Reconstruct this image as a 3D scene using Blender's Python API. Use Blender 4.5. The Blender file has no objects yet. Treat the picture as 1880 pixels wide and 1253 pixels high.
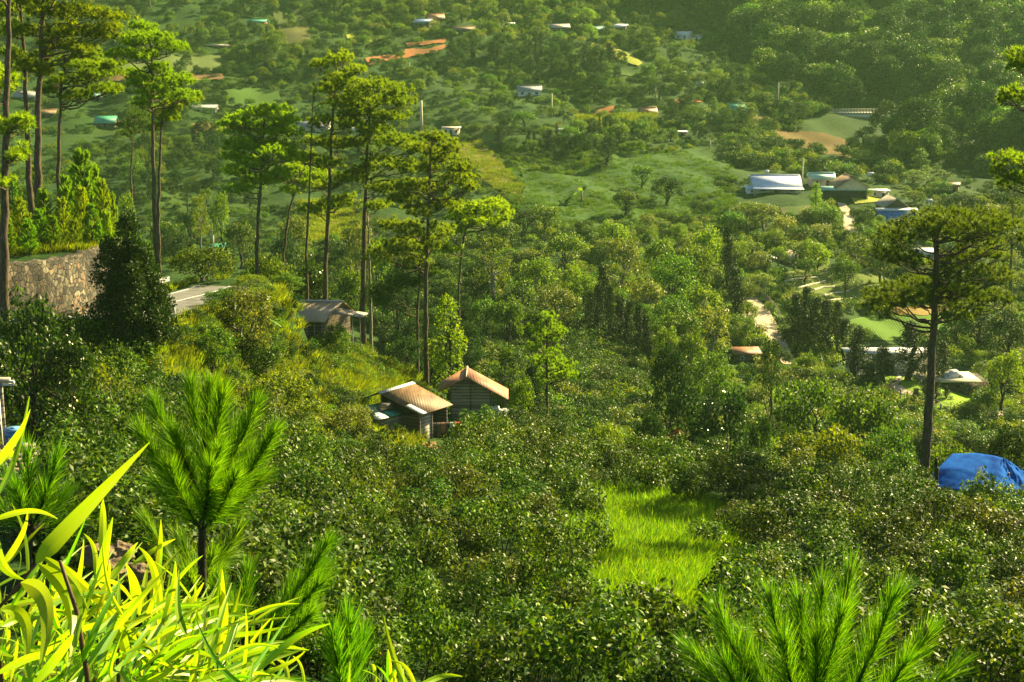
import bpy, math, random
import numpy as np
from mathutils import Vector, Matrix, geometry

# ------------------------------------------------------------------ camera, world, sun, exposure
sc = bpy.context.scene
PW, PH, LENS, SENS = 1880.0, 1253.0, 50.0, 36.0
F = PW * LENS / SENS
TH = math.radians(12.0)
cam = bpy.data.cameras.new("camera"); camo = bpy.data.objects.new("camera", cam)
sc.collection.objects.link(camo); sc.camera = camo
cam.lens = LENS; cam.sensor_width = SENS; cam.clip_start = 0.05; cam.clip_end = 5000
camo.location = (0, 0, 0); camo.rotation_euler = (math.pi / 2 - TH, 0, 0)

SUN_AZ, SUN_EL = math.radians(50), math.radians(31)
world = bpy.data.worlds.new("World"); sc.world = world; world.use_nodes = True
wn = world.node_tree.nodes; wl = world.node_tree.links
bg = wn["Background"]; sky = wn.new("ShaderNodeTexSky"); sky.sky_type = 'NISHITA'
sky.sun_disc = False; sky.sun_elevation = SUN_EL; sky.sun_rotation = SUN_AZ; sky.air_density = 0.6; sky.dust_density = 0.8; sky.ozone_density = 0.4
wl.new(sky.outputs[0], bg.inputs[0]); bg.inputs[1].default_value = 0.05
sun = bpy.data.lights.new("sun", 'SUN'); sun.energy = 5.0; sun.angle = math.radians(0.5); sun.color = (1.0, 0.85, 0.44)
suno = bpy.data.objects.new("sun", sun); sc.collection.objects.link(suno)
tosun = Vector((math.sin(SUN_AZ) * math.cos(SUN_EL), math.cos(SUN_AZ) * math.cos(SUN_EL), math.sin(SUN_EL)))
suno.rotation_euler = (-tosun).to_track_quat('-Z', 'Y').to_euler(); suno.location = (60, 60, 90)
sc.view_settings.view_transform = 'Standard'; sc.view_settings.look = 'None'
sc.view_settings.exposure = 1.8; sc.view_settings.gamma = 1.0; sc.view_settings.use_curve_mapping = False
cy = sc.cycles
cy.max_bounces = 6; cy.diffuse_bounces = 1; cy.glossy_bounces = 1; cy.transmission_bounces = 4
cy.transparent_max_bounces = 4; cy.volume_bounces = 0; cy.caustics_reflective = False; cy.caustics_refractive = False
cy.sample_clamp_indirect = 3.0; cy.sample_clamp_direct = 12.0; cy.use_denoising = True
cy.denoising_prefilter = 'ACCURATE'; cy.blur_glossy = 0.5

COL = sc.collection
# ------------------------------------------------------------------ pixel <-> world
ST, CT = math.sin(TH), math.cos(TH)
def rdir(px, py):
    xc = (np.asarray(px, float) - PW / 2) / F; yc = (PH / 2 - np.asarray(py, float)) / F
    Y = CT + yc * ST; Z = -ST + yc * CT
    return xc / Y, Z / Y            # per unit of forward distance
def P(px, py, d):
    a, b = rdir(px, py); return np.array([a * d, d, b * d])
def zof(py, d): return float(rdir(940, py)[1]) * d
def proj(p):
    x, y, z = p; f = y * CT - z * ST; u = y * ST + z * CT
    return PW / 2 + F * x / f, PH / 2 - F * u / f

# ------------------------------------------------------------------ terrain height
_far = [(700, 'y', -200), (900, 'y', -300)]
COLS = [
 (-500, [(1,'z',-1.7),(3,'z',-2.1),(6,'z',-3.0),(12,'z',-6),(25,'z',-11.5),(36,'z',-13.5),(48,'y',880),(60,'y',730),(74,'y',600),(80,'y',575),(88,'y',520),(100,'y',440),(115,'y',400),(150,'y',380),(220,'y',380),(300,'y',300),(380,'y',220),(440,'y',110),(500,'y',30),(560,'y',-60)]),
 (0,   [(1,'z',-1.7),(3,'z',-2.1),(6,'z',-3.0),(12,'z',-6),(25,'z',-11.5),(36,'z',-13.8),(48,'y',900),(56,'y',830),(65,'y',720),(72,'y',612),(79,'y',590),(88,'y',535),(100,'y',454),(115,'y',410),(140,'y',440),(220,'y',440),(300,'y',320),(380,'y',225),(440,'y',110),(500,'y',30),(560,'y',-60)]),
 (190, [(1,'z',-1.7),(3,'z',-2.1),(6,'z',-3.0),(12,'z',-6.2),(25,'z',-11.8),(36,'z',-14.2),(48,'y',930),(58,'y',830),(67,'y',730),(74,'y',618),(82,'y',590),(90,'y',540),(105,'y',520),(130,'y',540),(200,'y',500),(300,'y',350),(370,'y',240),(430,'y',120),(500,'y',20),(560,'y',-60)]),
 (290, [(1,'z',-1.7),(3,'z',-2.1),(6,'z',-3.2),(12,'z',-6.4),(25,'z',-12),(36,'z',-14.6),(50,'y',930),(60,'y',840),(70,'y',740),(79,'y',640),(86,'y',568),(94,'y',542),(100,'y',535),(115,'y',590),(140,'y',620),(200,'y',520),(300,'y',360),(370,'y',240),(430,'y',120),(500,'y',20),(560,'y',-60)]),
 (400, [(1,'z',-1.75),(3,'z',-2.2),(6,'z',-3.3),(12,'z',-6.6),(25,'z',-12.3),(36,'z',-15),(52,'y',940),(64,'y',850),(75,'y',755),(84,'y',660),(91,'y',580),(96,'y',540),(104,'y',535),(116,'y',600),(140,'y',640),(180,'y',590),(230,'y',480),(300,'y',370),(360,'y',270),(410,'y',180),(460,'y',100),(510,'y',30),(560,'y',-50)]),
 (540, [(1,'z',-1.85),(3,'z',-2.4),(6,'z',-3.8),(12,'z',-7.2),(25,'z',-12.8),(36,'z',-15.9),(54,'y',980),(68,'y',880),(80,'y',800),(91,'y',715),(100,'y',668),(108,'y',640),(114,'y',620),(124,'y',660),(150,'y',660),(200,'y',560),(240,'y',480),(300,'y',370),(360,'y',260),(410,'y',175),(460,'y',100),(510,'y',30),(560,'y',-50)]),
 (660, [(1,'z',-1.95),(3,'z',-2.6),(6,'z',-4.3),(12,'z',-7.9),(25,'z',-13.2),(36,'y',1245),(54,'y',995),(68,'y',900),(80,'y',830),(90,'y',780),(98,'y',725),(106,'y',680),(113,'y',645),(124,'y',660),(150,'y',680),(200,'y',570),(240,'y',475),(300,'y',370),(360,'y',260),(410,'y',180),(460,'y',105),(510,'y',35),(560,'y',-45)]),
 (780, [(1,'z',-1.95),(3,'z',-2.6),(6,'z',-4.4),(12,'z',-8),(25,'z',-13.2),(36,'y',1250),(54,'y',1005),(68,'y',905),(80,'y',850),(90,'y',818),(97,'y',775),(104,'y',725),(110,'y',695),(120,'y',700),(135,'y',740),(155,'y',720),(180,'y',640),(200,'y',570),(240,'y',460),(290,'y',370),(350,'y',270),(400,'y',195),(460,'y',110),(510,'y',45),(560,'y',-35)]),
 (900, [(1,'z',-1.95),(3,'z',-2.6),(6,'z',-4.4),(12,'z',-8),(25,'z',-13.2),(36,'y',1253),(54,'y',1010),(68,'y',915),(80,'y',862),(90,'y',815),(100,'y',772),(106,'y',770),(114,'y',800),(130,'y',800),(150,'y',735),(175,'y',650),(200,'y',575),(230,'y',505),(260,'y',435),(300,'y',350),(350,'y',265),(400,'y',195),(460,'y',115),(510,'y',50),(560,'y',-30)]),
 (1100,[(1,'z',-1.95),(3,'z',-2.6),(6,'z',-4.4),(12,'z',-8),(25,'z',-13.2),(36,'y',1253),(54,'y',1020),(68,'y',925),(80,'y',872),(88,'y',855),(98,'y',860),(115,'y',880),(130,'y',825),(150,'y',740),(170,'y',670),(190,'y',600),(220,'y',530),(250,'y',455),(280,'y',390),(320,'y',320),(360,'y',262),(400,'y',205),(460,'y',125),(510,'y',60),(570,'y',-30)]),
 (1300,[(1,'z',-1.95),(3,'z',-2.6),(6,'z',-4.4),(12,'z',-8),(25,'z',-13.2),(36,'y',1258),(54,'y',1030),(68,'y',935),(78,'y',888),(84,'y',880),(96,'y',930),(115,'y',920),(140,'y',835),(160,'y',750),(180,'y',690),(200,'y',610),(230,'y',540),(260,'y',475),(290,'y',410),(330,'y',335),(370,'y',270),(420,'y',200),(470,'y',130),(520,'y',60),(590,'y',-30)]),
 (1500,[(1,'z',-1.95),(3,'z',-2.6),(6,'z',-4.4),(12,'z',-8),(25,'z',-13.2),(36,'y',1265),(54,'y',1040),(66,'y',955),(76,'y',898),(81,'y',895),(94,'y',950),(120,'y',930),(150,'y',830),(170,'y',760),(190,'y',690),(210,'y',625),(235,'y',545),(265,'y',465),(290,'y',400),(310,'y',362),(350,'y',312),(400,'y',262),(425,'y',235),(450,'y',200),(480,'y',150),(520,'y',85),(570,'y',10),(620,'y',-80)]),
 (1700,[(1,'z',-1.95),(3,'z',-2.6),(6,'z',-4.4),(12,'z',-8),(25,'z',-13.2),(36,'y',1275),(52,'y',1050),(66,'y',965),(75,'y',908),(80,'y',905),(93,'y',950),(125,'y',905),(150,'y',820),(172,'y',742),(190,'y',695),(205,'y',668),(222,'y',630),(240,'y',575),(265,'y',480),(290,'y',405),(320,'y',352),(370,'y',300),(420,'y',245),(450,'y',210),(480,'y',155),(520,'y',90),(570,'y',15),(620,'y',-70)]),
 (1900,[(1,'z',-1.95),(3,'z',-2.6),(6,'z',-4.4),(12,'z',-8),(25,'z',-13.2),(36,'y',1280),(52,'y',1055),(66,'y',970),(75,'y',915),(82,'y',915),(95,'y',950),(125,'y',900),(150,'y',830),(172,'y',760),(190,'y',705),(205,'y',670),(222,'y',630),(240,'y',570),(265,'y',480),(290,'y',410),(320,'y',360),(370,'y',300),(420,'y',245),(450,'y',205),(480,'y',150),(520,'y',85),(570,'y',10),(620,'y',-80)]),
]
NL = 700
LG = np.linspace(math.log(0.8), math.log(1000), NL)
def _prof(lst):
    lst = lst + _far
    ld = [math.log(e[0]) for e in lst]
    # interpolate z/d (slope of view) for continuity of the picture
    s = [(e[2] / e[0] if e[1] == 'z' else zof(e[2], 1.0)) for e in lst]
    z = np.interp(LG, ld, s)
    k = np.exp(-0.5 * (np.arange(-14, 15) / 3.2) ** 2); k /= k.sum()
    zz = np.convolve(np.pad(z, 14, mode='edge'), k, 'valid')
    w = np.clip((LG - math.log(6)) / math.log(4), 0, 1)
    return (zz * w + z * (1 - w)) * np.exp(LG)
TU = np.array([(c[0] - 940) / F / (CT + 0.048 * ST) for c in COLS])
TZ = np.array([_prof(c[1]) for c in COLS])
NU = 400
UG = np.linspace(TU[0] - .3, TU[-1] + .4, NU)
ZT = np.empty((NU, NL))
for j in range(NL): ZT[:, j] = np.interp(UG, TU, TZ[:, j])
_k = np.exp(-0.5 * (np.arange(-12, 13) / 5.0) ** 2); _k /= _k.sum()
ZP = np.pad(ZT, ((12, 12), (0, 0)), mode='edge')
ZT = sum(_k[i] * ZP[i:i + NU] for i in range(25))

def poly_sd(x, y, poly):
    """signed distance, positive inside"""
    x = np.asarray(x, float); y = np.asarray(y, float)
    d2 = np.full(x.shape, 1e18); ins = np.zeros(x.shape, bool)
    n = len(poly)
    for i in range(n):
        ax, ay = poly[i]; bx, by = poly[(i + 1) % n]
        ex, ey = bx - ax, by - ay; wx, wy = x - ax, y - ay
        t = np.clip((wx * ex + wy * ey) / (ex * ex + ey * ey + 1e-12), 0, 1)
        d2 = np.minimum(d2, (wx - t * ex) ** 2 + (wy - t * ey) ** 2)
        c = ((ay > y) != (by > y)); xi = ax + (y - ay) * ex / (ey if abs(ey) > 1e-9 else 1e-9)
        ins ^= (c & (x < xi))
    return np.where(ins, 1, -1) * np.sqrt(d2)
def ss(a, b, x):
    t = np.clip((x - a) / (b - a), 0, 1); return t * t * (3 - 2 * t)
def line_d(x, y, pts):
    d = np.full(np.shape(x), 1e9); zz = np.zeros(np.shape(x))
    for (ax, ay, az), (bx, by, bz) in zip(pts[:-1], pts[1:]):
        ex, ey = bx - ax, by - ay
        t = np.clip(((x - ax) * ex + (y - ay) * ey) / (ex * ex + ey * ey), 0, 1)
        dd = np.hypot(x - ax - t * ex, y - ay - t * ey)
        m = dd < d; d = np.where(m, dd, d); zz = np.where(m, az + t * (bz - az), zz)
    return d, zz
def gx(px, d): return float(rdir(px, 560)[0]) * d
WALL = [(gx(-700, 70), 70), (gx(-150, 75.5), 75.5), (gx(10, 78), 78), (gx(120, 80.5), 80.5), (gx(190, 84), 84), (gx(222, 89), 89), (gx(228, 95), 95)]
WALLPOLY = WALL + [(gx(200, 108), 108), (gx(100, 140), 140), (gx(-700, 160), 160)]
ROADC = [(gx(-700, 65), 65, -14.6), (gx(-150, 71.5), 71.5, -14.8), (gx(10, 74), 74, -15.0), (gx(120, 76.5), 76.5, -15.3), (gx(210, 80), 80, -15.7), (gx(270, 84.5), 84.5, -16.1), (gx(330, 89.5), 89.5, -16.4), (gx(385, 93), 93, -16.6), (gx(430, 97.5), 97.5, -16.8)]
WH = 3.25
def H(x, y):
    x = np.asarray(x, float); y = np.asarray(y, float)
    u = x / np.maximum(y, 6.0)
    fu = np.clip((u - UG[0]) / (UG[1] - UG[0]), 0, NU - 1.001); iu = fu.astype(int); fu = fu - iu
    fl = np.clip((np.log(np.maximum(y, 0.81)) - LG[0]) / (LG[1] - LG[0]), 0, NL - 1.001); il = fl.astype(int); fl = fl - il
    z = (ZT[iu, il] * (1 - fu) + ZT[iu + 1, il] * fu) * (1 - fl) + (ZT[iu, il + 1] * (1 - fu) + ZT[iu + 1, il + 1] * fu) * fl
    a = np.clip((y - 15) / 120, 0.0, 1) ** 0.8
    z = z + a * (0.55 * np.sin(x * .19 + 1.3) * np.sin(y * .16 + .4) + .35 * np.sin(x * .41 + y * .13) + .25 * np.sin(y * .37 - x * .22 + 2))
    z = z + np.clip((y - 250) / 200, 0, 1) * (1.6 * np.sin(x * .045 + 2) * np.sin(y * .05 + 1) + 0.9 * np.sin(x * .09 + y * .07))
    sd = poly_sd(x, y, WALLPOLY)
    # keep the road bed level, then lift the bank behind the wall
    dr, zr = line_d(x, y, ROADC)
    w = 1 - ss(3.3, 6.0, dr)
    w = w * (1 - ss(-0.6, 0.3, sd))
    z = z * (1 - w) + zr * w
    back = 1 - ss(100, 128, y)
    z = z + WH * ss(0.15, 0.75, sd) * back
    return z
def ray(px, py, dmin=3.0, dmax=880, steps=2600):
    px = np.atleast_1d(np.asarray(px, float)); py = np.atleast_1d(np.asarray(py, float))
    a, b = rdir(px, py); ds = np.exp(np.linspace(math.log(dmin), math.log(dmax), steps))
    hit = np.full(px.shape, np.nan)
    for c0 in range(0, steps - 1, 100):
        seg = ds[c0:c0 + 101]
        m = np.isnan(hit)
        if not m.any(): break
        D = seg[None, :]; X = a[m][:, None] * D; Zr = b[m][:, None] * D
        below = Zr < H(X, np.broadcast_to(D, X.shape))
        any_ = below.any(1); first = below.argmax(1)
        h = hit[m]; h[any_] = seg[np.maximum(first[any_], 1)]; hit[m] = h
    X = a * hit
    return np.stack([X, hit, H(np.nan_to_num(X), np.nan_to_num(hit, nan=5))], -1)
def ground(px, py):
    return ray(px, py)[0]

# ------------------------------------------------------------------ mesh helpers
class MB:
    def __init__(s): s.v = []; s.f = []; s.n = 0
    def add(s, V, Fc, mi=0):
        V = np.asarray(V, np.float32).reshape(-1, 3)
        if isinstance(Fc, np.ndarray): s.f.append((Fc + s.n, mi))
        else:
            by = {}
            for q in Fc: by.setdefault(len(q), []).append(q)
            for q in by.values(): s.f.append((np.array(q) + s.n, mi))
        s.v.append(V); s.n += len(V)
    def box(s, c, size, rz=0, mi=0, rx=0, ry=0):
        x, y, z = np.array(size) / 2
        V = np.array([[sx * x, sy * y, sz * z] for sz in (-1, 1) for sy in (-1, 1) for sx in (-1, 1)])
        M = np.array(Matrix.Rotation(rz, 3, 'Z') @ Matrix.Rotation(ry, 3, 'Y') @ Matrix.Rotation(rx, 3, 'X'))
        s.add(V @ M.T + np.array(c), [[0, 2, 3, 1], [4, 5, 7, 6], [0, 1, 5, 4], [2, 6, 7, 3], [0, 4, 6, 2], [1, 3, 7, 5]], mi)
    def slab(s, quad, th, mi=0):
        """quad: 4 corners, thickness downwards along its normal"""
        q = np.array(quad, float); n = np.cross(q[1] - q[0], q[3] - q[0]); n /= np.linalg.norm(n)
        if n[2] < 0: n = -n
        b = q - n * th
        s.add(np.vstack([q, b]), [[0, 1, 2, 3], [7, 6, 5, 4], [0, 4, 5, 1], [1, 5, 6, 2], [2, 6, 7, 3], [3, 7, 4, 0]], mi)
    def tube(s, pts, rad, sides=6, mi=0, cap=True):
        pts = np.asarray(pts, float); n = len(pts); rad = np.broadcast_to(rad, (n,))
        t = np.gradient(pts, axis=0); t /= np.linalg.norm(t, axis=1)[:, None] + 1e-9
        up = np.array([0, 0, 1.0]) if abs(t[0][2]) < .9 else np.array([1.0, 0, 0])
        a = np.cross(t, up); a /= np.linalg.norm(a, axis=1)[:, None] + 1e-9; b = np.cross(t, a)
        ang = np.arange(sides) / sides * 2 * math.pi
        V = pts[:, None] + rad[:, None, None] * (np.cos(ang)[None, :, None] * a[:, None] + np.sin(ang)[None, :, None] * b[:, None])
        i = np.arange(n - 1)[:, None] * sides; j = np.arange(sides)[None]; j2 = (j + 1) % sides
        Q = np.stack([i + j, i + j2, i + sides + j2, i + sides + j], -1).reshape(-1, 4)
        s.add(V.reshape(-1, 3), Q, mi)
        if cap:
            s.f.append((np.array([list(range(s.n - sides, s.n))]), mi)); s.f.append((np.array([list(range(s.n - n * sides, s.n - n * sides + sides))[::-1]]), mi))
    def leaves(s, C, T, N, L, W, mi=0, fold=0.18, base=0.0):
        """rhombus leaves folded on their midrib; C centre, T direction, N normal"""
        C, T, N = map(np.asarray, (C, T, N))
        T = T / (np.linalg.norm(T, axis=1)[:, None] + 1e-9)
        B = np.cross(N, T); B /= np.linalg.norm(B, axis=1)[:, None] + 1e-9; N2 = np.cross(T, B)
        L = np.broadcast_to(L, (len(C),))[:, None]; W = np.broadcast_to(W, (len(C),))[:, None]
        V = np.stack([C - T * L * (.5 - base), C + B * W / 2 + N2 * W * fold, C + T * L * (.5 + base), C - B * W / 2 + N2 * W * fold], 1)
        n = len(C); s.add(V.reshape(-1, 3), np.arange(4 * n).reshape(n, 4), mi)
    def needles(s, Bp, D, L, W, mi=0, curve=0.0):
        """thin triangular blades from Bp along D"""
        n = len(Bp); r = np.random.RandomState(n).normal(size=(n, 3))
        D = D / (np.linalg.norm(D, axis=1)[:, None] + 1e-9)
        S = np.cross(D, r); S /= np.linalg.norm(S, axis=1)[:, None] + 1e-9
        L = np.broadcast_to(L, (n,))[:, None]; W = np.broadcast_to(W, (n,))[:, None]
        if curve:
            mid = Bp + D * L * .55; tip = Bp + D * L; tip[:, 2] -= curve * L[:, 0]
            V = np.stack([Bp - S * W / 2, Bp + S * W / 2, mid + S * W / 2, mid - S * W / 2, tip], 1).reshape(-1, 3)
            k = np.arange(n)[:, None] * 5
            s.add(V, k + np.array([[0, 1, 2, 3]]), mi); s.f.append((s.n - 5 * n + k + np.array([[3, 2, 4]]), mi))
        else:
            V = np.stack([Bp - S * W / 2, Bp + S * W / 2, Bp + D * L], 1).reshape(-1, 3)
            s.add(V, np.arange(3 * n).reshape(n, 3), mi)
    def mesh(s, name, mats, smooth=False):
        me = bpy.data.meshes.new(name)
        V = np.concatenate(s.v).astype(np.float32)
        li = np.concatenate([f.reshape(-1) for f, _ in s.f]).astype(np.int32)
        sz = np.concatenate([np.full(len(f), f.shape[1]) for f, _ in s.f])
        mi = np.concatenate([np.full(len(f), m) for f, m in s.f]).astype(np.int32)
        st = np.concatenate([[0], np.cumsum(sz)[:-1]]).astype(np.int32)
        me.vertices.add(len(V)); me.vertices.foreach_set('co', V.ravel())
        me.loops.add(len(li)); me.loops.foreach_set('vertex_index', li)
        me.polygons.add(len(sz)); me.polygons.foreach_set('loop_start', st)
        for m in (mats if isinstance(mats, (list, tuple)) else [mats]): me.materials.append(m)
        me.polygons.foreach_set('material_index', mi)
        if smooth: me.polygons.foreach_set('use_smooth', np.ones(len(sz), bool))
        me.update(calc_edges=True)
        return me
    def obj(s, name, mats, parent=None, smooth=False, loc=None):
        o = bpy.data.objects.new(name, s.mesh(name, mats, smooth)); COL.objects.link(o)
        if parent is not None: o.parent = parent
        if loc is not None: o.location = loc
        return o
def tag(o, label=None, cat=None, group=None, kind=None):
    for k, v in (("label", label), ("category", cat), ("group", group), ("kind", kind)):
        if v: o[k] = v
    return o
def thing(name, loc, rz=0, label=None, cat=None, group=None):
    o = bpy.data.objects.new(name, None); COL.objects.link(o); o.location = loc; o.rotation_euler = (0, 0, rz)
    o.empty_display_size = .3
    return tag(o, label, cat, group)
def copy_tree(o, parent=None):
    c = o.copy(); COL.objects.link(c)
    if parent is not None: c.parent = parent
    for ch in o.children: copy_tree(ch, c)
    return c

# ------------------------------------------------------------------ materials
def newmat(name):
    m = bpy.data.materials.new(name); m.use_nodes = True; m.node_tree.nodes.clear()
    nt = m.node_tree; out = nt.nodes.new("ShaderNodeOutputMaterial")
    return m, nt, nt.nodes, nt.links, out
def ramp(N, pts, interp='LINEAR'):
    r = N.new("ShaderNodeValToRGB"); e = r.color_ramp.elements; r.color_ramp.interpolation = interp
    while len(e) < len(pts): e.new(0.5)
    for k, (p, c) in enumerate(pts): e[k].position = p; e[k].color = (*c, 1)
    return r
def leafmat(name, cols, trans=0.35, rough=0.42, spec=0.5, tmul=(2.2, 1.75, .5), hv=.25):
    """foliage: colour varies from leaf to leaf and from plant to plant, light passes through"""
    m, nt, N, L, out = newmat(name)
    g = N.new("ShaderNodeNewGeometry"); oi = N.new("ShaderNodeObjectInfo")
    r = ramp(N, [(k / (len(cols) - 1), c) for k, c in enumerate(cols)]); L.new(g.outputs["Random Per Island"], r.inputs[0])
    hs = N.new("ShaderNodeHueSaturation")
    mr = N.new("ShaderNodeMapRange"); mr.inputs[3].default_value = 1 - hv; mr.inputs[4].default_value = 1 + hv
    L.new(oi.outputs["Random"], mr.inputs[0]); L.new(mr.outputs[0], hs.inputs["Value"])
    mh = N.new("ShaderNodeMapRange"); mh.inputs[3].default_value = 0.485; mh.inputs[4].default_value = 0.515
    mm = N.new("ShaderNodeMath"); mm.operation = 'FRACT'; m7 = N.new("ShaderNodeMath"); m7.operation = 'MULTIPLY'; m7.inputs[1].default_value = 7.31
    L.new(oi.outputs["Random"], m7.inputs[0]); L.new(m7.outputs[0], mm.inputs[0]); L.new(mm.outputs[0], mh.inputs[0]); L.new(mh.outputs[0], hs.inputs["Hue"])
    L.new(r.outputs[0], hs.inputs["Color"])
    p = N.new("ShaderNodeBsdfPrincipled"); p.inputs["Roughness"].default_value = rough; p.inputs["Specular IOR Level"].default_value = spec
    L.new(hs.outputs[0], p.inputs["Base Color"]); p.inputs["Specular Tint"].default_value = (1.0, .95, .62, 1)
    vm = N.new("ShaderNodeVectorMath"); vm.operation = 'MULTIPLY'; vm.inputs[1].default_value = tmul; L.new(hs.outputs[0], vm.inputs[0])
    t = N.new("ShaderNodeBsdfTranslucent"); L.new(vm.outputs[0], t.inputs[0])
    mx = N.new("ShaderNodeMixShader"); mx.inputs[0].default_value = trans
    L.new(p.outputs[0], mx.inputs[1]); L.new(t.outputs[0], mx.inputs[2]); L.new(mx.outputs[0], out.inputs[0])
    return m
def surfmat(name, stops, scale=1.0, rough=.8, detail=5, bump=0.0, stretch=(1, 1, 1), spec=.3, metal=0.0, wave=None, bscale=None):
    m, nt, N, L, out = newmat(name)
    tc = N.new("ShaderNodeTexCoord"); mp = N.new("ShaderNodeMapping"); mp.inputs["Scale"].default_value = stretch
    L.new(tc.outputs["Object"], mp.inputs[0])
    nz = N.new("ShaderNodeTexNoise"); nz.inputs["Scale"].default_value = scale; nz.inputs["Detail"].default_value = detail; nz.inputs["Roughness"].default_value = .62
    L.new(mp.outputs[0], nz.inputs["Vector"])
    lo, hi = .3, .7
    r = ramp(N, [(lo + (hi - lo) * k / (len(stops) - 1), c) for k, c in enumerate(stops)]); L.new(nz.outputs[0], r.inputs[0])
    p = N.new("ShaderNodeBsdfPrincipled"); p.inputs["Roughness"].default_value = rough; p.inputs["Specular IOR Level"].default_value = spec; p.inputs["Metallic"].default_value = metal
    col = r.outputs[0]; h = nz.outputs[0]
    if wave:
        axis, sc_, amt = wave
        w = N.new("ShaderNodeTexWave"); w.wave_type = 'BANDS'; w.bands_direction = axis; w.inputs["Scale"].default_value = sc_; w.inputs["Distortion"].default_value = 0.0
        L.new(tc.outputs["Object"], w.inputs["Vector"])
        b2 = N.new("ShaderNodeBump"); b2.inputs["Strength"].default_value = amt; b2.inputs["Distance"].default_value = .03; L.new(w.outputs[1], b2.inputs["Height"])
        L.new(b2.outputs[0], p.inputs["Normal"])
    if bump and not wave:
        b = N.new("ShaderNodeBump"); b.inputs["Strength"].default_value = bump; b.inputs["Distance"].default_value = .05; L.new(h, b.inputs["Height"]); L.new(b.outputs[0], p.inputs["Normal"])
    L.new(col, p.inputs["Base Color"]); L.new(p.outputs[0], out.inputs[0])
    return m

M = {}
M['coffee'] = leafmat('coffee_leaf', [(.009, .032, .001), (.020, .060, .002), (.042, .105, .003), (.075, .155, .004), (.15, .235, .006)], trans=.26, rough=.46, spec=.22, hv=.45)
M['coffee_olive'] = leafmat('olive_coffee_leaf', [(.015, .035, .002), (.04, .07, .003), (.08, .12, .005), (.14, .18, .007)], trans=.4, rough=.4, spec=.3, hv=.35)
M['bright'] = leafmat('bright_leaf', [(.06, .14, .005), (.11, .22, .008), (.18, .29, .012)], trans=.48, rough=.5, spec=.3)
M['mid'] = leafmat('mid_leaf', [(.016, .055, .003), (.048, .125, .005), (.125, .225, .007)], trans=.4, rough=.48, spec=.35, hv=.35)
M['dark'] = leafmat('dark_leaf', [(.008, .03, .005), (.016, .05, .007), (.034, .085, .010)], trans=.3, rough=.6, spec=.15)
M['olive'] = leafmat('olive_leaf', [(.030, .075, .004), (.085, .155, .007), (.19, .27, .013)], trans=.42, rough=.5, spec=.22, hv=.35)
M['grey'] = leafmat('grey_leaf', [(.04, .085, .012), (.11, .17, .028), (.23, .29, .055)], trans=.38, rough=.45, spec=.35)
M['glossy'] = leafmat('glossy_leaf', [(.006, .022, .002), (.014, .045, .003), (.045, .12, .006)], trans=.34, rough=.3, spec=.6)
M['conifer'] = leafmat('conifer_leaf', [(.006, .022, .004), (.012, .036, .006), (.025, .06, .008)], trans=.15, rough=.55, spec=.25)
M['needle'] = leafmat('pine_needle', [(.07, .15, .006), (.16, .26, .008), (.32, .40, .012)], trans=.54, rough=.5, spec=.3, tmul=(1.9, 1.8, .5))
M['needle_dark'] = leafmat('pine_needle_dark', [(.022, .055, .004), (.05, .10, .006), (.11, .18, .009)], trans=.4, rough=.5, spec=.25)
M['needle_young'] = leafmat('young_pine_needle', [(.08, .20, .005), (.17, .32, .008), (.30, .42, .014)], trans=.50, rough=.45, spec=.35, tmul=(1.5, 1.6, .7), hv=.1)
M['needle_near'] = leafmat('near_pine_needle', [(.035, .12, .003), (.10, .25, .005), (.23, .38, .009)], trans=.48, rough=.45, spec=.3, tmul=(1.5, 1.5, .6), hv=.05)
M['needle_yellow'] = leafmat('yellow_pine_needle', [(.12, .24, .005), (.20, .34, .008), (.32, .43, .012)], trans=.48, rough=.5, spec=.3)
M['bamboo'] = leafmat('bamboo_leaf', [(.07, .22, .005), (.14, .34, .007), (.24, .42, .010), (.38, .48, .015), (.22, .40, .008)], trans=.5, rough=.38, spec=.45, tmul=(1.6, 1.35, .4), hv=.08)
M['grass'] = leafmat('grass_blade', [(.09, .17, .005), (.17, .26, .008), (.28, .34, .014)], trans=.48, rough=.5, spec=.3)
M['grass_lime'] = leafmat('lime_grass_blade', [(.07, .19, .003), (.14, .30, .005), (.24, .40, .008)], trans=.5, rough=.5, spec=.2)
M['meadow_blade'] = leafmat('meadow_blade', [(.025, .08, .005), (.045, .12, .007), (.09, .16, .012)], trans=.4, rough=.6, spec=.2)
M['drygrass'] = leafmat('dry_grass_blade', [(.06, .12, .006), (.11, .18, .009), (.18, .23, .015)], trans=.45, rough=.6, spec=.2)
M['banana'] = leafmat('banana_leaf', [(.05, .13, .008), (.10, .20, .012), (.22, .30, .03)], trans=.45, rough=.3, spec=.6)
M['red_leaf'] = leafmat('red_leaf', [(.16, .03, .02), (.28, .08, .03), (.12, .09, .02)], trans=.35)
M['bark'] = surfmat('pine_bark', [(.035, .024, .016), (.10, .068, .042), (.19, .135, .085)], scale=3.5, bump=.8, stretch=(3, 3, .8), rough=.95)
M['bark_dark'] = surfmat('dark_bark', [(.025, .018, .012), (.07, .05, .032)], scale=5, bump=.5, rough=.95)
M['bark_pale'] = surfmat('pale_bark', [(.14, .12, .08), (.32, .28, .20)], scale=4, bump=.4, rough=.9)
M['cane'] = surfmat('brown_cane', [(.06, .03, .01), (.14, .075, .025)], scale=9, rough=.6)

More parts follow.
